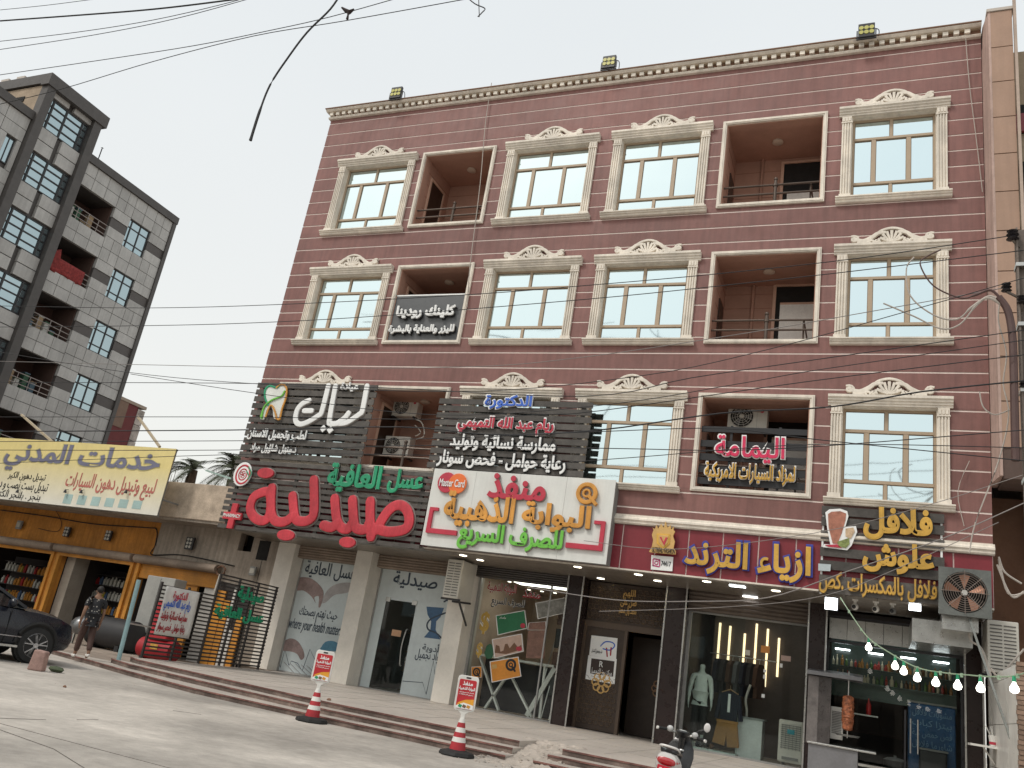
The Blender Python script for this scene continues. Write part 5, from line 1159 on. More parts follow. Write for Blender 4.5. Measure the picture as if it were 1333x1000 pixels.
# billboard
bbm = surf('billboard_vinyl', (.74,.66,.34), .5, var=.05, rnd=0, streak=.05)
t_ = bbm.node_tree
bb = thing('billboard', 'long yellow banner billboard with grey blue Arabic writing above the garage', 'billboard', (-26, .2, 4.1))
def gradmat():
    m_ = bbm.copy(); m_.name = 'billboard_print'; N = m_.node_tree.nodes; L = m_.node_tree.links
    g_ = N.new('ShaderNodeNewGeometry'); s_ = N.new('ShaderNodeSeparateXYZ'); r_ = N.new('ShaderNodeMapRange'); r_.inputs[1].default_value = 4.1; r_.inputs[2].default_value = 5.6
    L.new(g_.outputs['Position'], s_.inputs[0]); L.new(s_.outputs[2], r_.inputs[0]); mx_ = N.new('ShaderNodeMix'); mx_.data_type = 'RGBA'; mx_.inputs[6].default_value = (.72,.70,.62,1); mx_.inputs[7].default_value = (.74,.62,.27,1)
    L.new(r_.outputs[0], mx_.inputs[0])
    mm = [n_ for n_ in N if n_.type == 'MIX' and n_ is not mx_][0]; L.new(mx_.outputs[2], mm.inputs[6]); return m_
bx1 = P(230,584,y=.2).x; ob('vinyl_sheet', MB().box(-33, bx1, .19, .21, 4.09, 6.21), gradmat(), bb)
fb_ = MB(); 
for z in (4.1, 5.15, 6.18): fb_.beam((-33,.26,z),(bx1,.26,z),.05)
for x in (-31,-28.5,-26,-23.5,-21,bx1-.05): fb_.beam((x,.26,4.1),(x,.26,6.2),.05); fb_.beam((x,.26,4.6),(x,1.0,4.6),.05)
ob('support_frame', fb_, grey, bb)
gb = surf('slate_blue_print', (.17,.17,.24), .5, rnd=0); rd = surf('faded_red_print', (.50,.16,.13), .5, rnd=0); pg = surf('pale_print_edge', (.50,.45,.20), .5, rnd=0)
letter('lettering', 'خدمات المدني', bb, kk(-2,150), kk(628,80), pg, y=.185, depth=.004, bold=.08, grow=.02); letter('lettering', 'خدمات المدني', bb, kk(0,150), kk(628,80), gb, y=.18, depth=.004, bold=.045)
letter('lettering', 'لبيع وتبديل دهون السيارات', bb, kk(238,240), kk(605,188), rd, y=.185, depth=.004, bold=.025)
for s_, lb_, rt_ in (('تبديل دهون الكير', (28,188),(180,168)), ('تبديل بست نصب و دسكات', (-60,222),(190,202)), ('بنجر . بلنجر الكترو', (-30,258),(160,243))): letter('lettering', s_, bb, kk(*lb_), kk(*rt_), blackp, y=.185, depth=.004, bold=.005)
for k in range(6):
    a_, b_ = P(*kk(238+k*53, 280+k*4), y=.185), P(*kk(281+k*53, 247+k*5), y=.185); ob('printed_box', MB().box(a_.x,b_.x,.184,.188,a_.z,b_.z), surf('pale_blue_print2', (.36,.50,.48), .5), bb)
for i, (px, py) in enumerate(((249,236),(310,238),(481,238),(66,236))):
    c = P(*kk(px, py), y=.1); t = thing('billboard_lamp', ('second','third','fourth','first')[i]+' little hooded lamp from the frame edge in front of the billboard', 'lamp', tuple(c), 'small lamps in front of the billboard')
    ob('shade', MB().lathe([(.02,.08),(.05,.0),(.055,-.03)], tuple(c), 10), blackm, t, smooth=True); ob('arm', MB().tube([(c.x,c.y,c.z+.06),(c.x,.19,c.z+.1)], .008, 5), blackm, t)
for (px0, py0, px1, py1, lb_) in ((28,540,68,575,'rusty pale strut leaning behind the left of the billboard'), (180,543,208,582,'pale strut leaning behind the right end of the billboard')):
    tag(ob('strut', MB().beam(P(px0,py0,y=1.4), P(px1,py1,y=.9), .07), surf('pale_strut', (.5,.42,.30), .6)), lb_, 'strut')
tag(ob('pipe_stub', MB().beam(P(270,613,y=1.6), P(303,624,y=1.1), .14, .05), surf('pale_green_paint', (.35,.48,.44), .5)), 'pale green metal bar jutting beside the pharmacy sign', 'bar')
for i, (px, py, lb_, sz, lit) in enumerate(((87,692,'black floodlight in the middle of the ochre wall',.22,0),(141,697,'black floodlight near the right edge of the ochre wall',.22,0),(247,707,'black six lens floodlight tilted on the grey plaster wall',.26,0),(25,683,'grey floodlight at the left of the ochre wall',.2,1),(329,743,'small grey box lamp above the slatted screen',.18,1))):
    p = P(px, py, y=1.85); t = thing('wall_floodlight', lb_, 'floodlight', tuple(p))
    ob('housing', MB().box(p.x-sz*.6,p.x+sz*.6,1.82,1.9,p.z-sz*.8,p.z+sz*.7), blackm if not lit else grey, t, bevel=.01)
    if lit: ob('lens', MB().box(p.x-sz*.45,p.x+sz*.45,1.808,1.819,p.z-sz*.45,p.z+sz*.4), surf('lens_grey', (.4,.38,.33), .3), t)
    else:
        for a_ in range(2):
            for b_ in range(3): ob('lens', MB().lathe([(0,0),(.045,0),(.047,.01)], (p.x-.06+a_*.12,1.806,p.z-.12+b_*.115), 10, axis='y'), surf('lens_grey', (.4,.38,.33), .3), t)
    ob('bracket', MB().box(p.x-.02,p.x+.02,1.9,2.0,p.z-.03,p.z+.03), blackm, t)
tag(ob('wall_cable', MB().tube(curve([tuple(P(*c_, y=1.97)) for c_ in ((0,664),(60,672),(120,682),(190,687),(204,690),(202,710),(197,722),(230,722),(262,727),(305,737))], 4), .018, 6), wirem), 'black cable stapled across the ochre and plaster wall above the shutters', 'cable')
tag(ob('wall_cable', MB().tube(curve([tuple(P(*c_, y=1.96)) for c_ in ((70,660),(80,680),(74,692),(50,688))], 4), .010, 5), wirem), 'thin loose wire looping on the ochre wall', 'cable')
hn = thing('cable_coil', 'dark coil of cable on a bent pipe above the slatted screen', 'cable coil', tuple(P(288,745,y=1.8)))
p = P(288,743,y=1.8); ob('coil', MB().tube([(p.x+(.15+.02*(i%3))*math.cos(i*.6), 1.8-.01*(i%4), p.z+(.13+.02*(i%2))*math.sin(i*.6)) for i in range(32)], .022, 6), brownd, hn, smooth=True)
a_, b_ = P(287,748,y=1.75), P(278,775,y=1.75); ob('pipe', MB().cyl(a_, b_, .04, n=8), offwhite, hn, smooth=True)

# ================================================================== SLATTED SCREEN AT THE PLATFORM END
SX = -15.8
sc_ = thing('slatted_screen', 'black horizontal slat screen with green letters standing on the platform edge', 'screen', (SX, -1, .27))
scm = surf('screen_black', (.035,.03,.028), .5)
for k in range(24):
    z = .34+k*.0945; ya = -1.3 if z > 2.0 else -3.25
    ubox('slat', scm, sc_, SX-.02, SX+.02, ya, 1.13, z, z+.038)
for yy in (-3.25,-2.3,-1.3,-.5,.3,1.13): ubox('post', scm, sc_, SX-.07, SX-.021, yy-.025, yy+.025, .27, 2.55 if yy > -1.4 else 2.05)
kf = zm((140,680), 4.167)
for t_, lb, rt in (('صيدلية', (695,428), (855,372)), ('عسل العافية', (568,520), (850,488))):
    letter('lettering', t_, sc_, kf(*lb), kf(*rt), greenp, x=SX+.03, depth=.04, bold=.05)
bn = thing('banner', 'white cloth banner with red and blue doctor writing tied to the slatted screen', 'banner', (SX+.05, -2.6, .9))
mb = MB(); ny_ = 12
for i in range(ny_+1):
    for j in range(8): yy = -3.19+1.19*i/ny_; zz = .84+1.13*j/7; mb.v.append((SX+.07+.012*math.sin(i*1.1+j*.5), yy, zz))
for i in range(ny_):
    for j in range(7): a_ = i*8+j; mb.f.append((a_, a_+8, a_+9, a_+1)); mb.m.append(0)
o = ob('cloth', mb, surf('banner_white', (.62,.61,.58), .7, rnd=0), bn, smooth=True); sm = o.modifiers.new('s', 'SOLIDIFY'); sm.thickness = .006
for t_, lb, rt, m_ in (('الدكتورة', (350,425), (440,385), crimson), ('ريام عبد الله التميمي', (298,478), (458,432), bluep), ('ممارسة نسائية وتوليد', (282,532), (440,497), darkred), ('رعاية حوامل . فحص سونار', (262,592), (426,560), darkred)):
    letter('lettering', t_, bn, kf(*lb), kf(*rt), m_, x=SX+.09, depth=.006, bold=.03)
tag(ob('blue_post', MB().cyl((SX,-3.95,.15),(SX-.02,-4.02,1.98),.05,n=12), surf('pale_blue_paint', (.25,.38,.40), .5)), 'slim pale blue post at the end of the slatted screen', 'post')
tag(ob('cross_rail', MB().cyl((SX,-3.98,1.0),(SX,-3.25,.98),.018,n=8), steel), 'thin steel rail tying the pale blue post to the screen', 'rail')
cp = thing('compressor', 'red workshop compressor on the garage pavement behind the screen', 'compressor', (-18.6, -1.6, .09)); rdp = surf('red_machine_paint', (.42,.02,.03), .4, dirt=.2)
pc = P(207,850,y=-1.2)
ob('tank', MB().cyl((pc.x-.6,-1.2,.42),(pc.x+.5,-1.2,.42),.26,n=18), rdp, cp, smooth=True); ob('hood', MB().box(pc.x-.35,pc.x+.3,-1.4,-1.0,.66,.85), rdp, cp, bevel=.04); ob('column', MB().box(pc.x-.42,pc.x-.22,-1.3,-1.1,.8,1.65), rdp, cp, bevel=.03)
for q_ in (-.45,.35): ob('foot', MB().box(pc.x+q_-.05,pc.x+q_+.05,-1.35,-1.05,.09,.2), blackm, cp)
ob('gauge', MB().cyl((pc.x,-1.42,.95),(pc.x,-1.39,.95),.06,n=12), white, cp); ob('warning_plate', MB().box(pc.x-.1,pc.x+.15,-1.475,-1.462,.42,.55), yellowp, cp)
lb_m = surf('pale_cabinet', (.34,.34,.32), .5)
cb_ = thing('tool_cabinet', 'pale grey cabinet behind the banner at the garage front', 'cabinet', (-20.2, .6, .09)); pc = P(197,800,y=.6)
ob('cabinet_body', MB().box(pc.x-.55,pc.x+.55,.6,1.1,.09,2.35), lb_m, cb_, bevel=.02); ob('door_gap', MB().box(pc.x-.005,pc.x+.005,.595,.6,.2,2.3), dark, cb_); ob('handle', MB().box(pc.x+.05,pc.x+.08,.57,.6,1.1,1.3), steel, cb_)
tk = thing('oil_drum', 'black horizontal waste drum on the garage pavement behind the walking person', 'drum', (-19.4, .6, .09)); p = P(146,835,y=.2)
ob('drum_body', MB().lathe([(.0,-.85),(.28,-.85),(.42,-.78),(.44,0),(.42,.78),(.28,.85),(.0,.85)], (p.x, .2, .56), 22, axis='x'), surf('drum_black', (.03,.03,.032), .45), tk, smooth=True); ob('drum_foot', MB().box(p.x-.6,p.x-.45,-.1,.5,.09,.25), blackm, tk); ob('drum_foot', MB().box(p.x+.45,p.x+.6,-.1,.5,.09,.25), blackm, tk)
gb_ = thing('gas_bottle', 'silver round tank lying beside the black drum', 'tank', (-20, -.6, .5)); p = P(106,812,y=-.2); ob('tank_body', MB().ball((p.x,-.2,.62),.26,16,sc=(1.3,1,1)), surf('silver_tank', (.25,.26,.27), .3, metal=.7), gb_, smooth=True); ob('tank_valve', MB().cyl((p.x,-.2,.87),(p.x,-.2,.98),.035,n=8).beam((p.x-.15,-.2,.09),(p.x-.15,-.2,.5),.05).beam((p.x+.15,-.2,.09),(p.x+.15,-.2,.5),.05), steel, gb_)

# ================================================================== LEFT APARTMENT BLOCK
LX = -39.0
TWB = 1
A = thing('apartment_block', 'six storey apartment block clad in pale and charcoal panels with a glazed stair tower', 'building', (LX-6, 4, 0))
ob('wall', MB().box(LX-14, LX-2.0, 6.83, 13.4, 0, 23.5).box(LX-14, LX-.2, -14, 3.42, 0, 23.5).box(LX-2.0,LX-.2,9.4,13.4,0,23.5), darkclad, A)
ob('stair_tower', MB().box(LX-6, LX-.2, 3.42, 6.83, 0, 25.4), surf('beige_tower_render', (.42,.33,.24), .9, var=.15, dirt=.2), A)
ob('tower_roof', MB().box(LX-.19, LX+.38, 3.3, 7.05, 25.36, 26.02).box(LX-6.1, LX-.19, 3.3, 3.44, 25.45, 26.02).box(LX-6.1, LX-.19, 6.81, 7.0, 25.4, 26.02).box(LX-6.1,LX-.19,3.45,6.8,25.45,25.6), darkclad, A)
ob('tower_backing', MB().box(LX-.2,LX-.125,3.87,6.35,0,25.36), darkclad, A); ob('tower_pilaster', MB().box(LX-.2, LX+.3, 3.42, 3.87, 0, 25.36), darkclad, A); ob('tower_pilaster', MB().box(LX-.2, LX+.3, 6.35, 6.83, 0, 25.36), darkclad, A)
ob('roof_edge', MB().box(LX-.3, LX+.12, 6.84, 13.6, 23.28, 23.72), darkclad, A); ob('roof_edge', MB().box(LX-.3, LX+.12, -14, 3.41, 23.28, 23.72), darkclad, A); ob('corner_post', MB().box(LX-.21, LX+.08, 13.33, 13.57, 0, 23.28), darkclad, A)
ob('vent_slot', MB().box(LX-4.5,LX-1.2,3.38,3.42,24.55,24.85), dark, A)
for x in (LX-2,LX-3.2,LX-5): ob('roof_block', MB().box(x-.4,x+.2,3.35,3.6,26.02,26.2), surf('roof_block', (.5,.45,.4), .8), A)
def clad(y0, y1, z0, z1, m_=panelgrey, lift=.0):
    ubox('cladding_panel', m_, A, LX-.19, LX+.0+lift, y0+.014, y1-.014, z0+.014, z1-.014)
dkp = surf('charcoal_panel', (.085,.075,.07), .5, var=.08)
for k in range(7):
    Z = 21.93-3.13*k
    top = 23.28 if k == 0 else Z+3.13-1.72
    bands = [6.83,7.69,8.54,9.4,10.0,10.55,11.33,12.1,12.7,13.33]
    for a_, b_ in zip(bands, bands[1:]):
        tb = top-.0 if a_ >= 9.4 or k == 0 else Z+3.13-1.9
        zm_ = (Z+tb)/2
        clad(a_, b_, zm_, tb); clad(a_, b_, Z, zm_)
    zb_ = Z-1.72
    for a_, b_ in ((9.4,10.55),(12.1,13.33)):
        clad(a_, b_, Z-.6, Z); clad(a_, b_, Z-1.14, Z-.6, dkp, -.04); clad(a_, b_, zb_, Z-1.14)
    # window
    wf = MB(); y0, y1, z0, z1 = 10.55, 12.1, zb_, Z
    for yy in (y0, y0+.22, (y0+y1)/2+.08, y1-.06): wf.box(LX-.17, LX-.10, yy, yy+.06, z0, z1)
    for zz in (z0, z0+.36, z1-.5, z1-.06): wf.box(LX-.175, LX-.11, y0, y1, zz, zz+.06)
    wn = ob('window', wf, blackm, A)
    ys_ = [y0+.06, y0+.22, y0+.28, (y0+y1)/2+.08, (y0+y1)/2+.14, y1-.06]; zs_ = [z0+.06, z0+.36, z0+.42, z1-.5, z1-.44, z1-.06]
    for i in (0,2,4):
        for j in (0,2,4): ubox('pane', bluglass, wn, LX-.15, LX-.14, ys_[i], ys_[i+1], zs_[j], zs_[j+1])
    # balcony recess
    bz = MB(); yb0, yb1, z0, z1 = 6.85, 9.38, Z-1.9, Z
    bz.box(LX-2.0,LX-.2,yb0,yb1,z0-.15,z0)
    bal = ob('balcony', bz, darkclad, A); ob('balcony_ceiling', MB().box(LX-2,LX-.2,yb0,yb1,z1,z1+.15), darkclad, bal); ob('recess_wall', MB().box(LX-1.99,LX-1.9,yb0,yb1,z0,z1).box(LX-1.9,LX-.2,yb1-.05,yb1,z0,z1).box(LX-1.9,LX-.2,yb0,yb0+.05,z0,z1), surf('brown_recess_wall', (.085,.05,.04), .8), bal)
    rl = MB()
    for zz in (z0+.18, z0+.45, z0+.72): rl.tube([(LX-.1,yb0,zz),(LX-.1,yb1,zz)], .022, 6)
    for yy in (yb0+.6, yb0+1.3, yb0+1.95): rl.tube([(LX-.1,yy,z0),(LX-.1,yy,z0+.72)], .02, 6)
    ob('railing', rl, surf('pale_railing', (.32,.28,.26), .5), bal)
    ob('balcony_window', MB().box(LX-1.89,LX-1.86,yb0+.4,yb0+1.5,z0+.1,z0+1.5), bluglass, bal)
    if k < 5:
        # odds and ends kept on the balcony
        ml = [surf('clutter_tan', (.35,.25,.15), .8), surf('clutter_white', (.5,.5,.46), .7), surf('clutter_green', (.05,.12,.07), .8), surf('clutter_blue', (.10,.16,.20), .7)]
        for j in range(5):
            yy = yb0+.3+j*.42+random.uniform(-.08,.08); hh = random.uniform(.3,1.1)
            bx = thing('balcony_box', ['tan box','white bin','green plant tub','blue chest','tan chair back'][j]+' kept on balcony '+['at the top','second from the top','third from the top','fourth from the top','fifth from the top'][k]+' of the apartment block', 'storage', (LX-.9,yy,z0))
            ob('container', MB().box(LX-1.1,LX-.75,yy-.14,yy+.14,z0+.002,z0+hh), ml[(j+k) % 4], bx, bevel=.03); ob('lid', MB().box(LX-1.12,LX-.73,yy-.16,yy+.16,z0+hh,z0+hh+.05), ml[(j+k+1) % 4], bx)
    # stair tower window and spandrels
    zt_, z0 = Z+3.08 if False else Z+3.10, Z+1.42
    if k < 7:
        wf = MB(); y0, y1 = 3.87, 6.35; yc = [y0, y0+.3, 4.98, 5.98, y1-.08]; zc = [z0, z0+.38, z0+.85, z0+1.28, zt_-.06]
        for yy in yc: wf.box(LX-.12, LX-.03, yy, yy+.08, z0, zt_)
        for zz in zc: wf.box(LX-.125, LX-.04, y0, y1, zz, zz+.06)
        wn = ob('stair_window', wf, blackm, A)
        for i in range(4):
            for j in range(4): ubox('pane', bluglass, wn, LX-.10, LX-.09, yc[i]+.08, yc[i+1], zc[j]+.06, zc[j+1])
        if k == 0:
            clad(3.87, 4.95, zt_+.04, 25.34-.02 if False else zt_+.36, lift=.06); clad(5.25, 6.35, zt_+.04, zt_+.36, lift=.06)
        for (a_, b_) in ((3.87,4.95),(5.25,6.35)):
            clad(a_, b_, z0-.72, z0-.03, lift=.06); clad(a_, b_, z0-1.40, z0-.74, lift=.06)
    # wing left of the tower
    for a_, b_ in ((2.2,3.4),(1.0,2.2),(-.2,1.0),(-1.4,-.2),(-2.6,-1.4)):
        clad(a_, b_, (Z+top)/2, top); clad(a_, b_, Z, (Z+top)/2)
        if a_ == 2.2: clad(3.15,3.4,zb_,Z); clad(2.2,2.6,Z-1.1,Z); clad(2.2,2.6,zb_,Z-1.1,dkp)
        else: clad(a_, b_, zb_+.8, Z); clad(a_, b_, zb_, zb_+.8, dkp if a_ in (1.0,) else panelgrey)
    wn = ob('window', MB().box(LX-.18,LX-.12,2.6,2.66,zb_+.3,Z-.05).box(LX-.18,LX-.12,3.09,3.15,zb_+.3,Z-.05).box(LX-.18,LX-.12,2.66,3.09,zb_+.3,zb_+.36).box(LX-.18,LX-.12,2.66,3.09,Z-.11,Z-.05).box(LX-.18,LX-.12,2.85,2.89,zb_+.36,Z-.11), blackm, A)
    ubox('pane', bluglass, wn, LX-.16, LX-.15, 2.66, 2.85, zb_+.36, Z-.11); ubox('pane', bluglass, wn, LX-.16, LX-.15, 2.89, 3.09, zb_+.36, Z-.11)
# red patterned rug over one railing
rg = thing('rug', 'red patterned rug draped over the second highest balcony railing of the apartment block', 'rug', (LX, 8, 17.3)); mb = MB()
zr = 18.8-1.9+.76
for i in range(13):
    for j in range(6): mb.v.append((LX+.0+.04*math.sin(i*1.3)*(j/5), 6.95+i*.17, zr-j*.16-(.05*math.sin(i*.9) if j == 5 else 0)))
for i in range(12):
    for j in range(5): a_ = i*6+j; mb.f.append((a_, a_+1, a_+7, a_+6)); mb.m.append(0)
o = ob('cloth', mb, surf('red_rug', (.20,.028,.026), .9, var=.45, scale=9), rg, smooth=True); o.modifiers.new('s', 'SOLIDIFY').thickness = .02
ob('cloth_end', MB().prism([(7.0,zr+.3),(7.25,zr+.45),(7.4,zr-.2),(7.3,zr-.7),(6.98,zr-.75)], LX+.0, LX+.05, 'x'), surf('red_rug', (.20,.028,.026), .9), rg)
an = thing('roof_aerial', 'thin roof aerial standing at the edge of the apartment block beside the tower', 'aerial', (LX-.2, 7.6, 23.7)); p = P(132,196,x=LX-.1)
ob('mast', MB().cyl((LX-.1,p.y,23.7),(LX-.1,p.y,24.55),.03,n=6), blackm, an); ob('cross_bar', MB().tube([(LX-.1,p.y-.08,24.5),(LX-.1,p.y+.08,24.55)], .015, 5), blackm, an)
tag(ob('roof_rod', MB().tube([(LX-3,2.2,23.6),(LX-3,2.3,24.9)], .03, 5).tube([(LX-3.4,1.9,23.6),(LX-3.4,2.1,24.8)], .03, 5), grey), 'two steel rods sticking up from the roof left of the stair tower', 'rods')
# far red building
FRX = -57.
a_, b_, c_ = P(157,520,x=FRX), P(189,535,x=FRX), P(176,545,x=FRX)
Fb = thing('distant_building', 'distant dark red building beyond the pale apartment block', 'building', (FRX-5, 40, 0))
ob('wall', MB().box(FRX-12, FRX, a_.y-3, c_.y, 0, a_.z), surf('distant_red_wall', (.13,.03,.03), .8, var=.1), Fb); ob('roof_edge', MB().box(FRX-12.1, FRX+.1, a_.y-3, b_.y, a_.z, a_.z+.25), surf('tan_edge', (.30,.24,.19), .8), Fb)
ob('brown_panel', MB().box(FRX, FRX+.05, a_.y-3, a_.y+.9, a_.z-2.2, a_.z), surf('distant_brown', (.17,.11,.08), .8), Fb)
for k in range(9): ob('patterned_panel', MB().box(FRX-6, FRX+.04, c_.y, b_.y, a_.z-.1-(k+1)*1.35, a_.z-.15-k*1.35), surf('patterned_facing', (.32,.28,.25), .8, var=.5, scale=1.5), Fb)
# palm and bushy tree behind the garage roof
leafm = surf('dusty_palm_leaf', (.085,.095,.055), .7, var=.35, scale=3); trunkm = surf('palm_trunk', (.14,.10,.07), .9, var=.3, scale=4, bump=1, bscale=10)
def palm(px, py, y, label, n=26, L=2.3):
    c = P(px, py, y=y); t = thing('palm_tree', label, 'palm tree', (c.x, y, 0), 'palms behind the garage roof')
    ob('trunk', MB().lathe([(.32-.1*i/14+(.03 if i % 2 else 0), c.z*i/14) for i in range(15)], (c.x, y, 0), 10), trunkm, t, smooth=True)
    for k in range(n):
        a0 = random.uniform(0, 2*math.pi); el = random.uniform(-.5, 1.3); Lk = L*random.uniform(.75, 1.1); pts = []
        for i in range(9):
            s_ = i/8; r = Lk*s_*math.cos(el)*(1-.1*s_); z = Lk*(s_*math.sin(el)-.55*s_*s_)
            pts.append(Vector((c.x+r*math.cos(a0), y+r*math.sin(a0), c.z+z)))
        mb = MB(); mb.tube(pts, [.03*(1-i/10) for i in range(9)], 4)
        sd_ = Vector((-math.sin(a0), math.cos(a0), 0))
        for i in range(1, 27):
            f_ = i/27*8; j = int(f_); p0 = pts[j].lerp(pts[min(j+1, 8)], f_-j); d_ = (pts[min(j+1,8)]-pts[j]).normalized(); ll = .42*math.sin(math.pi*(.12+.8*i/27))+.06
            for sg in (-1, 1):
                tip = p0+sd_*sg*ll*.8+d_*ll*.7+Vector((0,0,-.25*ll+random.uniform(-.04,.04))); mb.add([p0, p0+d_*.05, tip], [(0,1,2)])
        ob('frond', mb, leafm, t, fix=False)
palm(252,612,14,'grey green palm crown showing over the garage roof left of the bushy one', 16, 1.9)
palm(306,612,15,'dense palm crown showing over the garage roof beside the pharmacy sign', 34, 2.2)
ree = MB()
for k in range(6): p = P(222+k*5, 622+random.uniform(-4,2), y=3); ree.tube([(p.x,3,4.3),(p.x+.02,3,p.z+random.uniform(0,.35))], .012, 4)
tag(ob('reinforcing_bars', ree, surf('rusty_rod', (.10,.07,.05), .8)), 'thin rusty bars standing up from the garage roof', 'bars', kind='stuff')
# ================================================================== RIGHT NEIGHBOUR
Nb = thing('neighbour_building', 'tan clad neighbouring building at the right edge with a projecting pilaster', 'building', (6, 2, 0))
tan = surf('tan_cladding', (.36,.235,.17), .6, var=.06, streak=.08); pink = surf('pinkish_side_plaster', (.50,.36,.31), .8, var=.12, bump=.4, streak=.25)
ob('side_face', MB().prism([(2.165,.0),(2.25,-.60),(2.30,-.60),(2.30,.4),(2.165,.4)], 6.55, 17.6, 'z'), pink, Nb); ob('side_face_top', MB().prism([(2.18,-.1),(2.25,-.60),(2.30,-.60),(2.30,.4),(2.18,.4)], 17.6, 18.22, 'z'), pink, Nb)
ob('pilaster_core', MB().box(2.305, 2.76, -.57, .4, 6.5, 18.2), surf('dark_joint', (.09,.06,.05), .8), Nb)
zt = 18.22
zz = [18.22, 17.14]+[17.14-1.0*k for k in range(1, 11)]
for a_, b_ in zip(zz, zz[1:]): ubox('cladding_panel', tan, Nb, 2.302, 2.755, -.60, -.571, b_+.012, a_-.012)
ob('pilaster_cap', MB().box(2.22, 2.80, -.63, .4, 18.22, 18.30), surf('pale_cap', (.5,.45,.40), .7), Nb)
ob('pipe', MB().box(2.78, 2.84, -.66, -.55, 6.5, 18.6), surf('pale_pipe', (.42,.33,.27), .6), Nb)
for z in (16.2,14.6,12.9,11.2,9.6,8.0): ob('window_band', MB().box(2.9, 6, .18, .22, z-1.0, z-.2), dark, Nb)
ob('main_wall', MB().box(2.86, 9, .22, 12, 3.5, 17.6), surf('tan_block', (.33,.26,.18), .8, var=.15), Nb); ob('upper_band', MB().box(2.86,9,.1,.22,15.2,15.7), fasc, Nb)
ob('under_recess', MB().box(2.2, 2.86, 1.1, 1.3, 2.9, 6.5).box(2.2,9,1.8,2.2,0,3.5), brownd, Nb)
# white tiled wall by the falafel shop
wx = 2.20; e0 = P(1322,868,x=wx); yF = e0.y
Tw = thing('tiled_wall', 'white large tiled side wall beside the falafel shop with worn brick edge', 'wall', (wx, yF, .27))
zt = P(1320,866,x=wx).z; wt = surf('white_wall_tile', (.76,.74,.69), .35, var=.06, dirt=.15)
ob('wall_core', MB().box(wx+.02, wx+.35, yF+.02, 2.3, 0, zt), surf('tile_joint', (.2,.18,.16), .8), Tw)
yy = yF+.02
while yy < 2.0:
    z = .27
    while z < zt-.05: ubox('tile', wt, Tw, wx, wx+.02, yy+.006, min(yy+1.18, 2.3), z+.006, min(z+.78, zt)); z += .785
    yy += 1.19
z = .27; i = 0
while z < zt: ubox('brick', surf('worn_brick', (.22,.15,.11), .9, var=.3, rnd=.2), Tw, wx-.0+random.uniform(-.01,.01), wx+.24+random.uniform(-.03,.03), yF-.10+random.uniform(-.01,.01), yF+.02, z, z+.068); z += .078
sf = thing('wall_shelf', 'small white shelf fixed on the white tiled wall', 'shelf', tuple(P(*k6(740,905), y=1.2)))
a_, b_ = P(*k6(665,893), y=1.1), P(*k6(830,920), y=.4); ob('shelf_plate', MB().box(a_.x, wx, .5, 1.1, a_.z-.02, a_.z+.02), white, sf); ob('bracket', MB().beam((wx-.02,.8,a_.z-.3),(a_.x+.25,.8,a_.z-.02),.03), white, sf)
cu = thing('napkin_cup', 'white cup of plastic forks standing on the small white shelf', 'cup', (a_.x+.42,.75,a_.z+.02)); ob('cup', MB().lathe([(.06,0),(.09,.2),(.085,.2)], (a_.x+.42,.75,a_.z+.022), 14), white, cu, smooth=True); ob('cup_band', MB().lathe([(.068,.03),(.075,.08)], (a_.x+.42,.75,a_.z+.022), 14), crimson, cu)
for k in range(7): aa = k*.9; ob('fork', MB().beam((a_.x+.42,.75,a_.z+.1),(a_.x+.42+.14*math.cos(aa),.75+.1*math.sin(aa),a_.z+.38),.012), white, cu)
for z0 in (4.7,4.45,4.6): pass
wl = thing('loose_cables', 'loops of pale cable hanging in the gap right of the red fascia', 'cables', tuple(P(1310,760,y=.1)))
for pts in ([(1300,725),(1308,745),(1330,760)],[(1300,728),(1312,772),(1333,772)],[(1298,735),(1310,765),(1320,778),(1333,770)],[(1290,870),(1300,880),(1318,862),(1333,845)],[(1278,770),(1268,790),(1262,830),(1278,845),(1290,880)]): ob('cable', MB().tube(curve([tuple(P(*c_, y=.05)) for c_ in pts], 5), .02, 5), wirew, wl, smooth=True)
# utility pole
PX, PYY = 1.95, -6.0
up = thing('utility_pole', 'brown steel utility pole with insulators and bent cable conduit at the right edge', 'utility pole', (PX, PYY, 0))
pm = surf('weathered_pole', (.17,.14,.12), .7, var=.2, scale=3, streak=.2)
ob('pole_shaft', MB().box(PX-.055,PX-.03,PYY-.09,PYY+.09,0,9.05).box(PX+.13,PX+.155,PYY-.09,PYY+.09,0,9.05).box(PX-.03,PX+.13,PYY-.01,PYY+.01,0,9.05), pm, up)
for (px, py, r) in ((1318,306,.09),(1310,374,.075),(1330,390,.07),(1332,500,.06)):
    p = P(px, py, y=PYY-.1); ob('insulator', MB().lathe([(.3*r,-r),(r,-r*.8),(.5*r,-r*.3),(r,0),(.5*r,r*.35),(.9*r,r*.7),(.3*r,r)], tuple(p), 14), surf('black_insulator', (.02,.018,.02), .25), up, smooth=True); ob('insulator_arm', MB().beam((p.x,p.y,p.z-r),(PX,PYY,p.z-r-.08),.03), pm, up)
for z in (8.4,7.4,6.35,5.0): ob('clamp_band', MB().box(PX-.07,PX+.17,PYY-.11,PYY+.11,z-.03,z+.03), steel, up)
cp_ = [(1322,600),(1320,500),(1318,440),(1312,405),(1300,387),(1284,378),(1262,384)]
ob('cable_conduit', MB().tube(curve([tuple(P(*c_, y=PYY-.15)) for c_ in cp_[:5]], 5), .055, 8), surf('conduit_brown', (.09,.05,.045), .5), up, smooth=True)
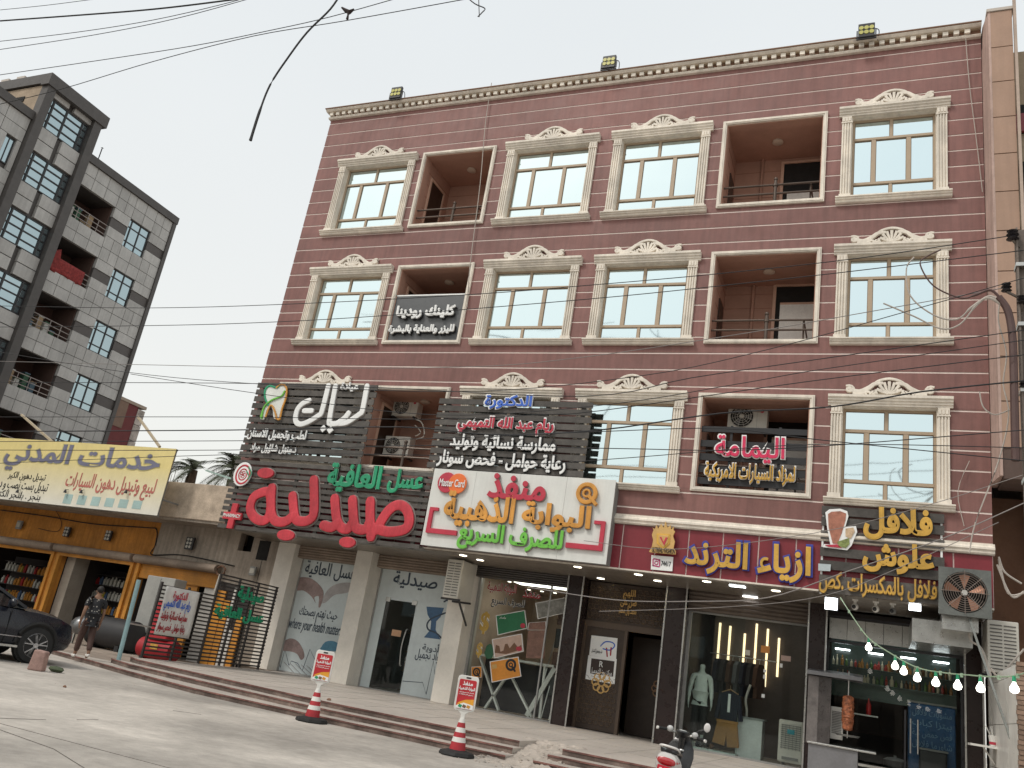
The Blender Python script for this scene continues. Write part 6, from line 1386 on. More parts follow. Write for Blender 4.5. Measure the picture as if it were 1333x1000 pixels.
for j, pts in enumerate(([(1305,392),(1290,378),(1270,384),(1250,388),(1215,372),(1198,345),(1205,335),(1225,325)],[(1303,396),(1285,388),(1265,400),(1245,416),(1215,410),(1185,385),(1180,350),(1190,335)],[(1308,398),(1290,386),(1272,396),(1250,422),(1225,428),(1190,412),(1150,395)])): ob('service_cable', MB().tube(curve([tuple(P(*c_, y=PYY-.15)) for c_ in pts], 5), [.020 if i < 12 else .012 for i in range((len(pts)-1)*5+1)], 6), surf('conduit_brown', (.09,.05,.045), .5) if False else wirew if j else surf('conduit_brown', (.09,.05,.045), .5), up, smooth=True)
ob('tied_cable', MB().tube(curve([tuple(P(*c_, y=PYY+.2)) for c_ in ((1301,395),(1300,420),(1310,460),(1306,500),(1313,540),(1300,600),(1270,680),(1262,720))], 5), .010, 5), wirew, up, smooth=True)
ob('tied_cable', MB().tube(curve([tuple(P(*c_, y=PYY+.2)) for c_ in ((1275,510),(1280,530),(1295,540),(1316,533))], 5), .010, 5), wirew, up, smooth=True)

# ================================================================== OVERHEAD CABLES (each stretched along the street)
W = [
 ('thick black cable crossing the sky in the top left corner', -9, [(-10,28),(100,20),(200,12),(300,0),(360,-9)], .019, 1),
 ('thin wire highest in the top left corner of the sky', -9, [(-10,14),(60,7),(130,-2)], .007, 1),
 ('thin wire just under the thick black cable in the sky', -9, [(-10,55),(100,42),(200,26),(300,3),(330,-8)], .008, 1),
 ('second thin wire under the thick black cable in the sky', -9, [(-10,66),(120,46),(230,24),(340,-6)], .008, 1),
 ('sky wire that crosses its neighbour beside the hanging cable', -8, [(-10,99),(120,80),(250,60),(350,40),(430,22),(530,-6)], .009, 1),
 ('long sky wire grazing the roof of the stair tower', -8.2, [(-10,138),(80,116),(200,80),(330,47),(450,27),(600,0),(640,-8)], .009, 1),
 ('wire crossing the second floor windows, ending at the top insulator', PYY-.1, [(-20,398),(195,401),(400,395),(620,383),(760,372),(930,357),(1120,336),(1316,307)], .008, 1),
 ('wire just below the one from the top insulator', PYY-.15, [(-20,426),(195,424),(340,420),(500,411),(760,390),(940,372),(1120,352),(1333,326)], .008, 1),
 ('pale wire rising over the clinic balcony to the second insulator', PYY-.1, [(-20,470),(340,478),(600,478),(760,465),(976,433),(1120,408),(1250,385),(1312,374)], .007, 0),
 ('thin wire crossing left of the dental sign at its top edge', PYY-.3, [(-20,455),(160,484),(337,500),(600,510),(830,490),(1000,455),(1193,402),(1333,362)], .007, 1),
 ('wire under the sills of the second floor at the right', PYY-.2, [(-20,498),(300,499),(500,505),(760,516),(900,492),(1050,470),(1213,447),(1333,430)], .008, 1),
 ('wire running over the doctor sign heading', PYY-.3, [(170,487),(340,513),(560,540),(780,528),(960,500),(1050,484),(1200,462),(1333,443)], .007, 1),
 ('wire crossing the tooth picture and the doctor sign', PYY-.25, [(-20,543),(300,543),(560,546),(700,540),(780,535),(1050,497),(1333,462)], .008, 1),
 ('thick dark wire sagging over the doctor sign to the pole', PYY-.2, [(-20,562),(300,560),(520,556),(640,566),(780,560),(940,538),(1080,530),(1200,510),(1333,496)], .013, 1),
 ('wire running level through the doctor sign lines', PYY-.3, [(-20,575),(300,574),(560,571),(780,562),(940,558),(1060,572),(1333,600)], .008, 1),
 ('lower wire running level below the dental writing', PYY-.35, [(-20,586),(300,586),(560,580),(800,584),(1000,585),(1333,560)], .008, 1),
 ('lowest wire over the last line of the doctor sign', PYY-.4, [(-20,604),(300,592),(560,593),(680,604),(820,596),(1050,579),(1333,583)], .007, 1),
 ('pale wire slung across the red fascia to the lamp', -3.0, [(690,765),(800,781),(900,783),(1000,778),(1100,745),(1230,700),(1333,655)], .010, 0),
 ('thin pale wire passing above the falafel sign', -2.0, [(760,704),(880,715),(1060,694),(1200,660),(1333,618)], .007, 0),
 ('pale wire slanting down from the fan toward the red fascia', -1.5, [(780,796),(950,790),(1075,775),(1180,735),(1300,680)], .007, 0),
]
for lb, yy, pts, r, dk_ in W:
    tag(ob('overhead_cable', MB().tube(curve([tuple(P(*c_, y=yy)) for c_ in pts], 5), r, 5), wirem if dk_ else surf('grey_cable', (.22,.20,.19), .6)), lb, 'cable', 'overhead cables')
tag(ob('dangling_cable', MB().tube(curve([tuple(P(*c_, y=-10)) for c_ in ((446,-12),(430,12),(400,42),(375,75),(352,110),(338,145),(326,183))], 5), [.017]*25+[.024,.024,.024,.024,.024,.028], 8), wirem), 'thick black cable end dangling in the sky', 'cable')
rgt = thing('snagged_rag', 'dark scrap of cloth snagged on two sky wires', 'rag', tuple(P(452,16,y=-8)))
ob('scrap', MB().tube([P(*c_, y=-8) for c_ in ((445,10),(450,14),(455,16),(461,12))], [.02,.045,.05,.02], 6).tube([P(*c_, y=-8.02) for c_ in ((454,15),(453,20),(452,25))], [.03,.02,.03], 6), surf('dark_rag', (.03,.02,.02), .9), rgt, smooth=True)
tag(ob('hooked_wire', MB().tube(curve([tuple(P(*c_, y=-8)) for c_ in ((605,-6),(618,5),(631,11),(628,16),(622,22))], 4), .012, 5).tube([P(623,-6,y=-8), P(624,22,y=-8)], .009, 5), wirem), 'hooked wire end hanging from the top edge of the sky', 'wire')
# festoon of bulbs
fs = thing('bulb_festoon', 'green cord of round white bulbs slung from the falafel sign to the pole', 'string lights', tuple(P(1094,780,y=-.2)))
cord = [(1094,778,-.2),(1112,806,-.8),(1131,831,-1.4),(1160,851,-2.2),(1194,869,-3.0),(1230,876,-3.8),(1262,879,-4.4),(1290,881,-4.9),(1320,880,-5.4),(1345,872,-5.8)]
c3_ = [tuple(P(a_, b_, y=y_)) for a_, b_, y_ in cord]; cc_ = curve(c3_, 6)
ob('cord', MB().tube(cc_, .011, 6), surf('green_cord', (.28,.38,.26), .6), fs)
for i, (px, py) in enumerate(((1131,838),(1164,858),(1176,866),(1194,875),(1218,881),(1245,885),(1275,889),(1319,891))):
    best = min(cc_, key=lambda c_: abs(((Vector(c_)-CAM).dot(RT)/(Vector(c_)-CAM).dot(FW))*FPX+666.5-px)); c = Vector(best); s_ = 1.15
    sk_ = ob('socket', MB().cyl((c.x,c.y,c.z),(c.x,c.y,c.z-.07*s_),.022,.028,10), greenp, fs, smooth=True)
    ob('bulb', MB().lathe([(.02,0),(.026,-.02),(.055,-.07),(.062,-.10),(.05,-.135),(.02,-.15),(.0,-.152)], (c.x,c.y,c.z-.07*s_), 16), bulbm, fs, smooth=True)
for i in range(4, len(cc_)-3, 5): c = cc_[i]; ob('cord_clip', MB().box(c[0]-.02,c[0]+.02,c[1]-.02,c[1]+.02,c[2]-.04,c[2]+.02), surf('pale_green_clip', (.30,.42,.30), .6), fs)

# ================================================================== CONE SIGNS
def cone_sign(label, px, py, yaw, tp):
    base = P(px, py, z=.0); t = thing('cone_sign', label, 'cone sign', (base.x, base.y, 0), None, yaw)
    L = lambda nm, mb, m_, **k: ob(nm, mb, m_, t, world=False, **k)
    redc = surf('cone_red', (.42,.03,.04), .5, dirt=.15); 
    L('rubber_base', MB().lathe([(.27,0),(.28,.02),(.26,.06),(.15,.085),(.13,.09)], n=8), rubber)
    hs_ = [.085,.20,.27,.34,.41,.48,.54]; rr = [.125-.085*i/6 for i in range(7)]
    for i in range(6): L('cone_band', MB().lathe([(rr[i],hs_[i]),(rr[i+1],hs_[i+1])], n=20), redc if i % 2 == 0 else white, smooth=True)
    L('neck', MB().prism([(-.03,.53),(.03,.53),(.035,.60),(.11,.66),(-.11,.66),(-.035,.60)], -.02, .02), white, bevel=.008)
    z0, z1, hw = .645, 1.17, .165
    rc = lambda a_, b_, c_, d_, r: [(a_+r,c_),(b_-r,c_),(b_-r*.3,c_+r*.3),(b_,c_+r),(b_,d_-r),(b_-r*.3,d_-r*.3),(b_-r,d_),(a_+r,d_),(a_+r*.3,d_-r*.3),(a_,d_-r),(a_,c_+r),(a_+r*.3,c_+r*.3)]
    L('board', MB().prism(rc(-hw,hw,z0,z1,.045), -.025, .025), white, bevel=.008)
    L('handle_hole', MB().prism(rc(-.04,.04,z1-.045,z1-.02,.01), -.028, -.0255), blackm)
    L('red_panel', MB().prism(rc(-hw+.03,hw-.03,z0+.03,z1-.06,.02), -.031, -.0255), surf('poster_red', (.50,.03,.04), .45, rnd=0))
    L('yellow_panel', MB().prism([(-hw+.03,z0+.05),(-hw+.06,z0+.12),(0,z0+.17),(hw-.03,z0+.19),(hw-.03,z0+.05)], -.034, -.0315), surf('poster_orange', (.75,.35,.04), .45, rnd=0))
    L('white_panel', MB().prism([(-hw+.03,z0+.035),(-hw+.03,z0+.07),(-.02,z0+.125),(hw-.03,z0+.10),(hw-.03,z0+.035)], -.037, -.0345), whitep)
    for a_, m_ in ((-.07,greenp),(-.005,brownd),(.06,orangep)): L('card_print', MB().prism([(a_-.03,z0+.06),(a_+.02,z0+.045),(a_+.035,z0+.085),(a_-.015,z0+.10)], -.040, -.0375), m_)
    for s_, za, zb, wd in (('منفذ', z1-.145, z1-.085, .08), ('البوابة الذهبية', z1-.225, z1-.165, .125), ('للصرف السريع وتحويل', z1-.262, z1-.240, .115), ('جميع البطاقات', z1-.292, z1-.272, .115)):
        v_, f_, _ = glyphs(s_, .035 if wd < .12 or za > z1-.24 else .015); xs_ = [q_[0] for q_ in v_]; ys_ = [q_[1] for q_ in v_]; mb = MB(); x0_, dx_, y0_, dy_ = min(xs_), max(xs_)-min(xs_), min(ys_), max(ys_)-min(ys_)
        mb.add([(-wd+(a_-x0_)/dx_*2*wd, -.0318-c_*.004, za+(b_-y0_)/dy_*(zb-za)) for a_, b_, c_ in v_], f_); ob('lettering', mb, whitep, t, world=False, fix=False)
    return t
cone_sign('red and white cone sign farther left, in front of the hands poster', 405, 940, R(25), 0); cone_sign('red and white cone sign nearer the rubble ramp, before the exchange office', 594, 984, R(20), 0)

# ================================================================== PEOPLE
def figure(name, joints, edges, root, mat, parent, sub=1):
    me = bpy.data.meshes.new(name); keys = list(joints); me.from_pydata([Vector(joints[k][0])-org(parent) for k in keys], [(keys.index(a_), keys.index(b_)) for a_, b_ in edges], [])
    o = bpy.data.objects.new(name, me)
    md = o.modifiers.new('skin', 'SKIN'); md.use_smooth_shade = True; s = o.modifiers.new('sub', 'SUBSURF'); s.levels = sub; s.render_levels = sub
    for i, k in enumerate(keys):
        r = joints[k][1]; me.skin_vertices[0].data[i].radius = r if isinstance(r, tuple) else (r, r); me.skin_vertices[0].data[i].use_root = (k == root)
    m2 = bake(o); bpy.data.objects.remove(o)
    m2.materials.clear()
    for m_ in (mat if isinstance(mat, (list, tuple)) else [mat]): m2.materials.append(m_)
    m2.polygons.foreach_set('use_smooth', [True]*len(m2.polygons))
    o = bpy.data.objects.new(name, m2); COL.objects.link(o); o.parent = parent; ORG[o.name] = org(parent); return o
def person(name, label, base, H, yaw, skin, shirt, trous, shoe, hair, walk=.0, mannequin=False, cat='person'):
    t = thing(name, label, cat, base); b = Vector(base); rot = Matrix.Rotation(yaw, 3, 'Z'); s = H/1.75
    T = lambda x, y, z: b+rot@Vector((x*s, y*s, z*s))          # facing local -y
    w_ = walk
    J = {'pel':(T(0,0,.95),(.10*s,.075*s)),'waist':(T(0,0,1.08),(.10*s,.075*s)),'chest':(T(0,0,1.28),(.12*s,.085*s)),'neckb':(T(0,0,1.45),(.08*s,.065*s)),'neck':(T(0,-.01,1.53),.05*s),'head':(T(0,-.03,1.62),(.075*s,.09*s)),'crown':(T(0,-.02,1.70),(.06*s,.07*s))}
    E_ = [('pel','waist'),('waist','chest'),('chest','neckb'),('neckb','neck'),('neck','head'),('head','crown')]
    for sg, n_ in ((-1,'l'),(1,'r')):
        st = w_*sg
        J.update({n_+'sh':(T(sg*.19,0,1.42),.062*s), n_+'el':(T(sg*.245,.04+st*.2,1.13),.045*s), n_+'wr':(T(sg*.26,-.04+st*.35,.88),.032*s), n_+'hd':(T(sg*.262,-.06+st*.38,.81),(.038*s,.022*s)),
                  n_+'hip':(T(sg*.09,0,.88),.07*s), n_+'kn':(T(sg*.10,-.04-st*.35,.50),.055*s), n_+'an':(T(sg*.10,.02-st*.75,.09+(.06 if st<0 else 0)),.042*s), n_+'toe':(T(sg*.11,-.13-st*.75,.035+(.0 if st<0 else 0)),.036*s)})
        E_ += [('neckb',n_+'sh'),(n_+'sh',n_+'el'),(n_+'el',n_+'wr'),(n_+'wr',n_+'hd'),('pel',n_+'hip'),(n_+'hip',n_+'kn'),(n_+'kn',n_+'an'),(n_+'an',n_+'toe')]
        for f in range(5):
            fx = sg*(.262)+(0 if f else -sg*.0); oy = (-.075+.018*f) if f else -.11; ln = (.045,.075,.085,.08,.06)[f]
            k1, k2 = n_+'f%da' % f, n_+'f%db' % f
            J[k1] = (T(fx, oy+st*.38, .77 if f else .80), .011*s); J[k2] = (T(fx-sg*.015, oy-.008+st*.38, (.77 if f else .80)-ln), .009*s); E_ += [(n_+'hd',k1),(k1,k2)]
    body = figure('body', J, E_, 'pel', skin, t, 1)
    # clothing: slightly wider shells over torso and legs
    C = {'a0':(T(0,0,.84),(.17*s,.13*s)),'a':(T(0,0,.93),(.175*s,.135*s)),'b':(T(0,0,1.08),(.155*s,.12*s)),'c':(T(0,0,1.28),(.18*s,.13*s)),'d':(T(0,0,1.43),(.12*s,.095*s)),'e':(T(0,-.005,1.48),.07*s)}; Ce = [('a0','a'),('a','b'),('b','c'),('c','d'),('d','e')]
    for sg, n_ in ((-1,'l'),(1,'r')):
        st = w_*sg; C[n_+'1'] = (T(sg*.195,0,1.42),.075*s); Ce.append(('d',n_+'1'))
        if mannequin: C[n_+'2'] = (T(sg*.245,.04,1.13),.056*s); C[n_+'3'] = (T(sg*.258,-.03,.92),.042*s); Ce += [(n_+'1',n_+'2'),(n_+'2',n_+'3')]
        else: C[n_+'2'] = (T(sg*.235,.03+st*.15,1.20),.064*s); Ce.append((n_+'1',n_+'2'))
    figure('sweater' if mannequin else 'shirt', C, Ce, 'a', shirt, t, 1)
    D = {'p':(T(0,0,.97),(.155*s,.12*s))}; De = []
    for sg, n_ in ((-1,'l'),(1,'r')):
        st = w_*sg; D[n_+'1'] = (T(sg*.09,0,.86),.105*s); D[n_+'2'] = (T(sg*.10,-.04-st*.35,.50),.085*s); D[n_+'3'] = (T(sg*.10,.015-st*.72,.13+(.06 if st<0 else 0)),.068*s); De += [('p',n_+'1'),(n_+'1',n_+'2'),(n_+'2',n_+'3')]
    figure('trousers', D, De, 'p', trous, t, 1)
    for sg in (-1,1):
        st = w_*sg; mb = MB(); c0 = Vector((sg*.105,-.05-st*.75,.0)); pr_ = [(-.14,.0,.035),(-.10,.0,.045),(.0,.0,.05),(.09,.0,.045)]
        mb.ball((0,0,0), .1, 10, sc=(.48,1.35,.5)); dz = (.06 if st < 0 else 0)
        mb.v = [tuple(T(c0.x+a_, c0.y+b_, max(.0, .045+c_)+dz)) for a_, b_, c_ in mb.v]; ob('shoe', mb, shoe, t, smooth=True)
    if hair:
        mb = MB(); mb.ball((0,0,0), .1, 14, sc=(.86,1.02,.95)); mb.v = [tuple(T(a_, -.0+b_, 1.675+c_ if c_ > -.03 or b_ > .03 else 1.675+max(c_, -.02))) for a_, b_, c_ in mb.v]; ob('hair', mb, hair, t, smooth=True)
        fc = MB(); fc.ball((0,0,0),.018,6); f2_ = MB(); 
        nose = MB(); nose.ball((0,0,0),.022,8,sc=(.7,1,1.2)); nose.v = [tuple(T(a_, -.125+b_, 1.60+c_)) for a_, b_, c_ in nose.v]; ob('nose', nose, skin, t, smooth=True)
        for sg in (-1,1):
            ey = MB(); ey.ball((0,0,0),.013,8); ey.v = [tuple(T(a_+sg*.032, -.112+b_, 1.635+c_)) for a_, b_, c_ in ey.v]; ob('eye', ey, white, t, smooth=True)
            er = MB(); er.ball((0,0,0),.028,8,sc=(.4,.7,1.1)); er.v = [tuple(T(a_+sg*.085, -.01+b_, 1.62+c_)) for a_, b_, c_ in er.v]; ob('ear', er, skin, t, smooth=True)
        mo = MB(); mo.ball((0,0,0),.025,8,sc=(1,.4,.3)); mo.v = [tuple(T(a_, -.112+b_, 1.565+c_)) for a_, b_, c_ in mo.v]; ob('mouth', mo, surf('lips', (.25,.09,.07), .5), t, smooth=True)
    return t
shirtm = surf('dark_dotted_shirt', (.025,.025,.028), .8)
nt_ = shirtm.node_tree; N = nt_.nodes; L = nt_.links; vo = N.new('ShaderNodeTexVoronoi'); vo.inputs['Scale'].default_value = 13; g_ = N.new('ShaderNodeNewGeometry'); L.new(g_.outputs['Position'], vo.inputs['Vector'])
lt = N.new('ShaderNodeMath'); lt.operation = 'LESS_THAN'; lt.inputs[1].default_value = .22; L.new(vo.outputs['Distance'], lt.inputs[0]); mm_ = N.new('ShaderNodeMix'); mm_.data_type = 'RGBA'; mm_.inputs[6].default_value = (.025,.025,.028,1); mm_.inputs[7].default_value = (.38,.36,.32,1); L.new(lt.outputs[0], mm_.inputs[0]); L.new(mm_.outputs[2], N['Principled BSDF'].inputs['Base Color'])
pf = P(104,857,z=.09)
person('person', 'person in a dark dotted shirt brown trousers and white shoes walking past the garage', (pf.x, pf.y, .088), 1.60, R(-118), surf('skin_tone', (.25,.14,.09), .6), shirtm, surf('brown_trousers', (.075,.042,.034), .8), surf('white_shoe', (.65,.63,.6), .5), surf('dark_hair', (.015,.012,.010), .6), walk=.28)
mq = at3(470,640,2.95)
person('mannequin', 'grey mannequin in a pale long sleeved sweater and black trousers in the shop window', (mq.x, 3.0, .45), 1.86, R(12), surf('mannequin_grey', (.62,.66,.62), .45), surf('pale_sweater', (.72,.76,.72), .85, bump=.3), surf('black_trousers', (.015,.013,.014), .7), blackm, None, mannequin=True, cat='mannequin')
tag(ob('mannequin_stand', MB().cyl((mq.x,3.0,.33),(mq.x,3.0,.45),.24,n=20), steel), 'round steel stand under the grey mannequin', 'stand')

# ================================================================== CAR
car = thing('parked_car', 'dark navy car with silver star rims parked at the left edge', 'car', (-16.5, -7.65, 0), None, R(75))
cpaint = surf('dark_navy_paint', (.008,.010,.017), .25, spec=.45, var=.03, rnd=0)
try: cpaint.node_tree.nodes['Principled BSDF'].inputs['Coat Weight'].default_value = .15
except Exception: pass
def cl_(nm, mb, m_, **k): return ob(nm, mb, m_, car, world=False, **k)
# stations along the length: x, sill z, shoulder z, half width; roof profile separate
st_ = [(-2.9,.45,.80,.72),(-2.8,.32,.98,.84),(-2.4,.26,1.04,.90),(-1.8,.24,1.04,.92),(-1.0,.23,1.01,.93),(0,.23,.99,.93),(.7,.24,.98,.93),(1.2,.25,.96,.92),(1.65,.26,.90,.89),(1.95,.30,.80,.80),(2.08,.36,.66,.66)]
mb = MB(); ncs = 12
for x, zs_, zh, hw in st_:
    prof = [(-hw*.9,zs_),(-hw,zs_+.12),(-hw*1.01,(zs_+zh)/2),(-hw*.985,zh-.10),(-hw*.93,zh-.01),(-hw*.5,zh+.05),(hw*.5,zh+.05),(hw*.93,zh-.01),(hw*.985,zh-.10),(hw*1.01,(zs_+zh)/2),(hw,zs_+.12),(hw*.9,zs_)]
    mb.v += [(x, a_, b_) for a_, b_ in prof]
for i in range(len(st_)-1):
    for j in range(ncs): mb.f.append((i*ncs+j, i*ncs+(j+1)%ncs, (i+1)*ncs+(j+1)%ncs, (i+1)*ncs+j)); mb.m.append(0)
mb.f += [tuple(range(ncs)), tuple((len(st_)-1)*ncs+k for k in range(ncs))]; mb.m += [0,0]
cl_('body', mb, cpaint, smooth=True, bevel=.02)
rf = [(-2.75,.98,.70),(-2.3,1.40,.62),(-1.6,1.53,.64),(-.7,1.54,.65),(.0,1.46,.64),(.45,1.25,.68),(.95,1.0,.74)]
mb = MB()
for x, z, hw in rf: mb.v += [(x,-.90 if z < 1.05 else -.86,.99),(x,-hw,z),(x,hw,z),(x,.90 if z < 1.05 else .86,.99)]
for i in range(len(rf)-1):
    for j in range(3): mb.f.append((i*4+j, i*4+j+1, (i+1)*4+j+1, (i+1)*4+j)); mb.m.append(0)
cl_('windows', mb, surf('tinted_car_glass', (.008,.010,.012), .08, spec=1, var=.02, rnd=0), smooth=True)
mb = MB()
for sg in (-1,1):
    for i in range(len(rf)-1):
        a_, b_ = rf[i], rf[i+1]; mb.beam((a_[0],sg*a_[2]*1.0,a_[1]+.012),(b_[0],sg*b_[2],b_[1]+.012),.07,.05)
for a_, b_ in ((-2.3,-.0),): mb.add([(x,y_,z+.025) for x, z, hw in rf[1:5] for y_ in (-hw, hw)], [(i*2,i*2+1,i*2+3,i*2+2) for i in range(3)])
for x in (-.75,): 
    for sg in (-1,1): mb.beam((x,sg*.66,1.52),(x-.02,sg*.91,.98),.09,.03)
cl_('roof', mb, cpaint)
for sg in (-1,1):
    cl_('door_seam', MB().box(-.74,-.73,sg*.936,sg*.945,.30,.95).box(.62,.63,sg*.930,sg*.945,.32,.93).box(-1.75,-1.74,sg*.93,sg*.945,.5,.98), dark); cl_('sill_trim', MB().box(-1.6,1.0,sg*.935,sg*.955,.27,.31), steel); cl_('sill_trim', MB().box(-1.6,.95,sg*.94,sg*.955,.46,.48), surf('chrome_strip', (.35,.35,.36), .2, metal=.9))
    m2 = MB(); m2.ball((.55,sg*1.02,1.08),.13,10,sc=(.6,.9,.7)); m2.beam((.55,sg*.88,1.0),(.55,sg*1.0,1.05),.05); cl_('wing_mirror', m2, cpaint, smooth=True)
    m2 = MB(); m2.ball((-.05,sg*.945,.82),.07,8,sc=(1.6,.35,.3)); cl_('door_handle', m2, cpaint, smooth=True)
    m2 = MB(); m2.ball((1.82,sg*.66,.74),.17,10,sc=(1,.75,.5)); cl_('headlight', m2, surf('headlight_glass', (.30,.31,.32), .1, spec=1), smooth=True)
cl_('grille', MB().box(2.02,2.09,-.45,.45,.42,.60), blackm)
rim = surf('silver_rim', (.45,.45,.46), .3, metal=.7)
for x in (-1.95,1.25):
    for sg in (-1,1):
        m2 = MB(); 
        for k in range(0, 1): m2.lathe([(.41,-.02),(.41,.02)], (x,sg*.90,.36), 26, axis='y')
        cl_('wheel_arch', MB().tube([(x+.40*math.cos(a_),sg*.935,.36+.40*math.sin(a_)) for a_ in [math.pi*i/14 for i in range(15)]], .035, 6), rubber, smooth=True)
        cl_('arch_gap', MB().cyl((x,sg*.80,.36),(x,sg*.937,.36),.39,n=26), dark)
        wh = cl_('wheel', MB().lathe([(.23,-.12),(.33,-.11),(.345,-.06),(.345,.06),(.33,.11),(.23,.12)], (x,sg*.86,.345), 28, axis='y'), rubber, smooth=True)
        mb = MB(); yo = sg*.97
        for k in range(5):
            a0 = 2*math.pi*k/5+.3
            for da in (-.22,.22): mb.beam((x+.05*math.cos(a0),yo,.345+.05*math.sin(a0)),(x+.225*math.cos(a0+da),yo,.345+.225*math.sin(a0+da)),.045,.02)
        mb.cyl((x,yo-.02,.345),(x,yo+.02,.345),.05,n=12); mb.tube([(x+.228*math.cos(t),yo-sg*.005,.345+.228*math.sin(t)) for t in [2*math.pi*i/24 for i in range(24)]], .016, 6, closed=True)
        o = ob('rim', mb, rim, wh, world=False); ob('rim_shadow', MB().cyl((x,sg*.962,.345),(x,sg*.95,.345),.225,n=20), dark, wh, world=False)
# concrete stopper stone by the car
st = P(47,873,z=0); bs = thing('bollard_stone', 'short worn pinkish concrete block standing by the front wheel of the car', 'stone block', tuple(st), None, R(30))
mb = MB().prism([(-.13,0),(.13,0),(.105,.34),(-.10,.36)], -.12, .12); ob('block', mb, surf('pink_concrete', (.34,.22,.19), .9, var=.25, scale=6, bump=.8), bs, world=False, bevel=.025)
# crushed can and scraps on the road
for (px, py, lb, m_, s_) in ((72,875,'dark green scrap lying by the concrete block', surf('scrap_green', (.07,.09,.05), .8), .14),(317,917,'small white and teal cup lying against the lowest step', white, .05),(84,895,'tiny dark pebble alone on the road left', brownd, .03),(428,912,'small dark lump on the top step edge', brownd, .04)):
    p = P(px, py, z=.0 if py != 912 else .27); mb = MB(); mb.ball((p.x,p.y,p.z+s_*.35),s_,8,sc=(1.3,.7,.4 if s_ > .1 else .8)); mb.v = [(a_+random.uniform(-.2,.2)*s_, b_, max(c_, p.z)) for a_, b_, c_ in mb.v]; tag(ob('litter_piece', mb, m_), lb, 'litter')

# ================================================================== SCOOTER
hc_ = P(879, 957, y=-6.9); sx, sy = hc_.x+.7*math.sin(R(3)), -6.9-.7*math.cos(R(3))
scx = thing('motor_scooter', 'white and red scooter with black seat parked facing the shops at the bottom edge', 'scooter', (sx, sy, 0), None, R(3)); scx.rotation_euler = (0, R(6), R(3)); scx.scale = (.86, .86, .88)
def S_(nm, mb, m_, **k): return ob(nm, mb, m_, scx, world=False, **k)
spw = surf('scooter_white', (.62,.60,.58), .25, spec=.7, var=.03); spk = surf('scooter_black', (.015,.015,.017), .3, spec=.6); spr = surf('tail_lamp_red', (.42,.01,.015), .15, spec=1)
def loft(sts, n=14, k=.8):
    """rounded tube of sections (y, z centre, half width, half height)"""
    mb = MB()
    for y, z, hw, hh in sts:
        for j in range(n):
            a_ = 2*math.pi*j/n; c_, s_ = math.cos(a_), math.sin(a_); mb.v.append((math.copysign(abs(c_)**k, c_)*hw, y, z+math.copysign(abs(s_)**k, s_)*hh))
    for i in range(len(sts)-1):
        for j in range(n): mb.f.append((i*n+j, i*n+(j+1)%n, (i+1)*n+(j+1)%n, (i+1)*n+j)); mb.m.append(0)
    mb.f += [tuple(range(n)), tuple((len(sts)-1)*n+q_ for q_ in range(n))]; mb.m += [0,0]; return mb
S_('rear_cowl', loft([(-.36,.66,.07,.04),(-.33,.66,.145,.12),(-.24,.65,.17,.15),(-.05,.62,.18,.15),(.2,.56,.175,.14),(.4,.5,.14,.10)]), spw, smooth=True)
S_('tail_light', loft([(-.375,.665,.09,.03),(-.36,.665,.125,.055),(-.30,.67,.158,.062),(-.18,.675,.175,.05)]), spr, smooth=True)
S_('seat', loft([(-.30,.80,.06,.02),(-.25,.80,.13,.045),(-.05,.80,.15,.05),(.2,.77,.15,.05),(.42,.72,.11,.05),(.47,.69,.05,.03)]), spk, smooth=True)
S_('grab_rail', MB().tube(curve([(-.13,-.05,.80),(-.14,-.28,.85),(-.08,-.36,.87),(.08,-.36,.87),(.14,-.28,.85),(.13,-.05,.80)],4), .016, 8), spw, smooth=True)
S_('number_plate', MB().box(-.10,.10,-.435,-.425,.47,.61), surf('red_plate', (.55,.02,.04), .4), bevel=.004)
letter_fake = glyphs('بغداد 74', .03); xs_ = [q_[0] for q_ in letter_fake[0]]; ys_ = [q_[1] for q_ in letter_fake[0]]; mb = MB(); x0_, dx_, y0_, dy_ = min(xs_), max(xs_)-min(xs_), min(ys_), max(ys_)-min(ys_)
mb.add([(-.08+(a_-x0_)/dx_*.16, -.4355-c_*.003, .50+(b_-y0_)/dy_*.08) for a_, b_, c_ in letter_fake[0]], letter_fake[1]); ob('plate_lettering', mb, whitep, scx, world=False, fix=False)
S_('rear_mudguard', loft([(-.43,.45,.06,.02),(-.40,.52,.08,.05),(-.30,.5,.09,.06),(-.1,.55,.08,.05)]), spk, smooth=True)
S_('floorboard', MB().box(-.16,.16,.40,.95,.30,.36), spk, bevel=.03); S_('engine_case', MB().box(-.13,.12,-.1,.45,.24,.50), grey, bevel=.04); S_('exhaust', MB().cyl((.16,-.35,.30),(.15,.25,.27),.05,.035,12), blackm, smooth=True)
S_('leg_shield', loft([(.86,.36,.10,.05),(.90,.5,.20,.16),(.98,.72,.22,.22),(1.02,.86,.15,.14),(.98,1.0,.08,.06)]), spk, smooth=True)
S_('front_panel', loft([(1.02,.45,.08,.1),(1.06,.65,.16,.24),(1.12,.70,.10,.18)]), spw, smooth=True)
S_('steering_column', MB().cyl((0,1.02,.55),(0,.86,1.02),.05,n=12), spk, smooth=True)
S_('dashboard', MB().lathe([(.0,.02),(.10,.02),(.115,.0),(.09,-.05),(.04,-.08)], (0,.84,1.06), 16), spk, smooth=True); S_('dial', MB().lathe([(.0,.012),(.055,.012),(.065,.0)], (0,.83,1.077), 14), surf('dial_pale', (.4,.42,.4), .3), smooth=True)
S_('handlebar', MB().tube(curve([(-.36,.70,1.03),(-.22,.80,1.04),(0,.86,1.02),(.22,.80,1.04),(.36,.70,1.03)],4), .018, 8), steel, smooth=True)
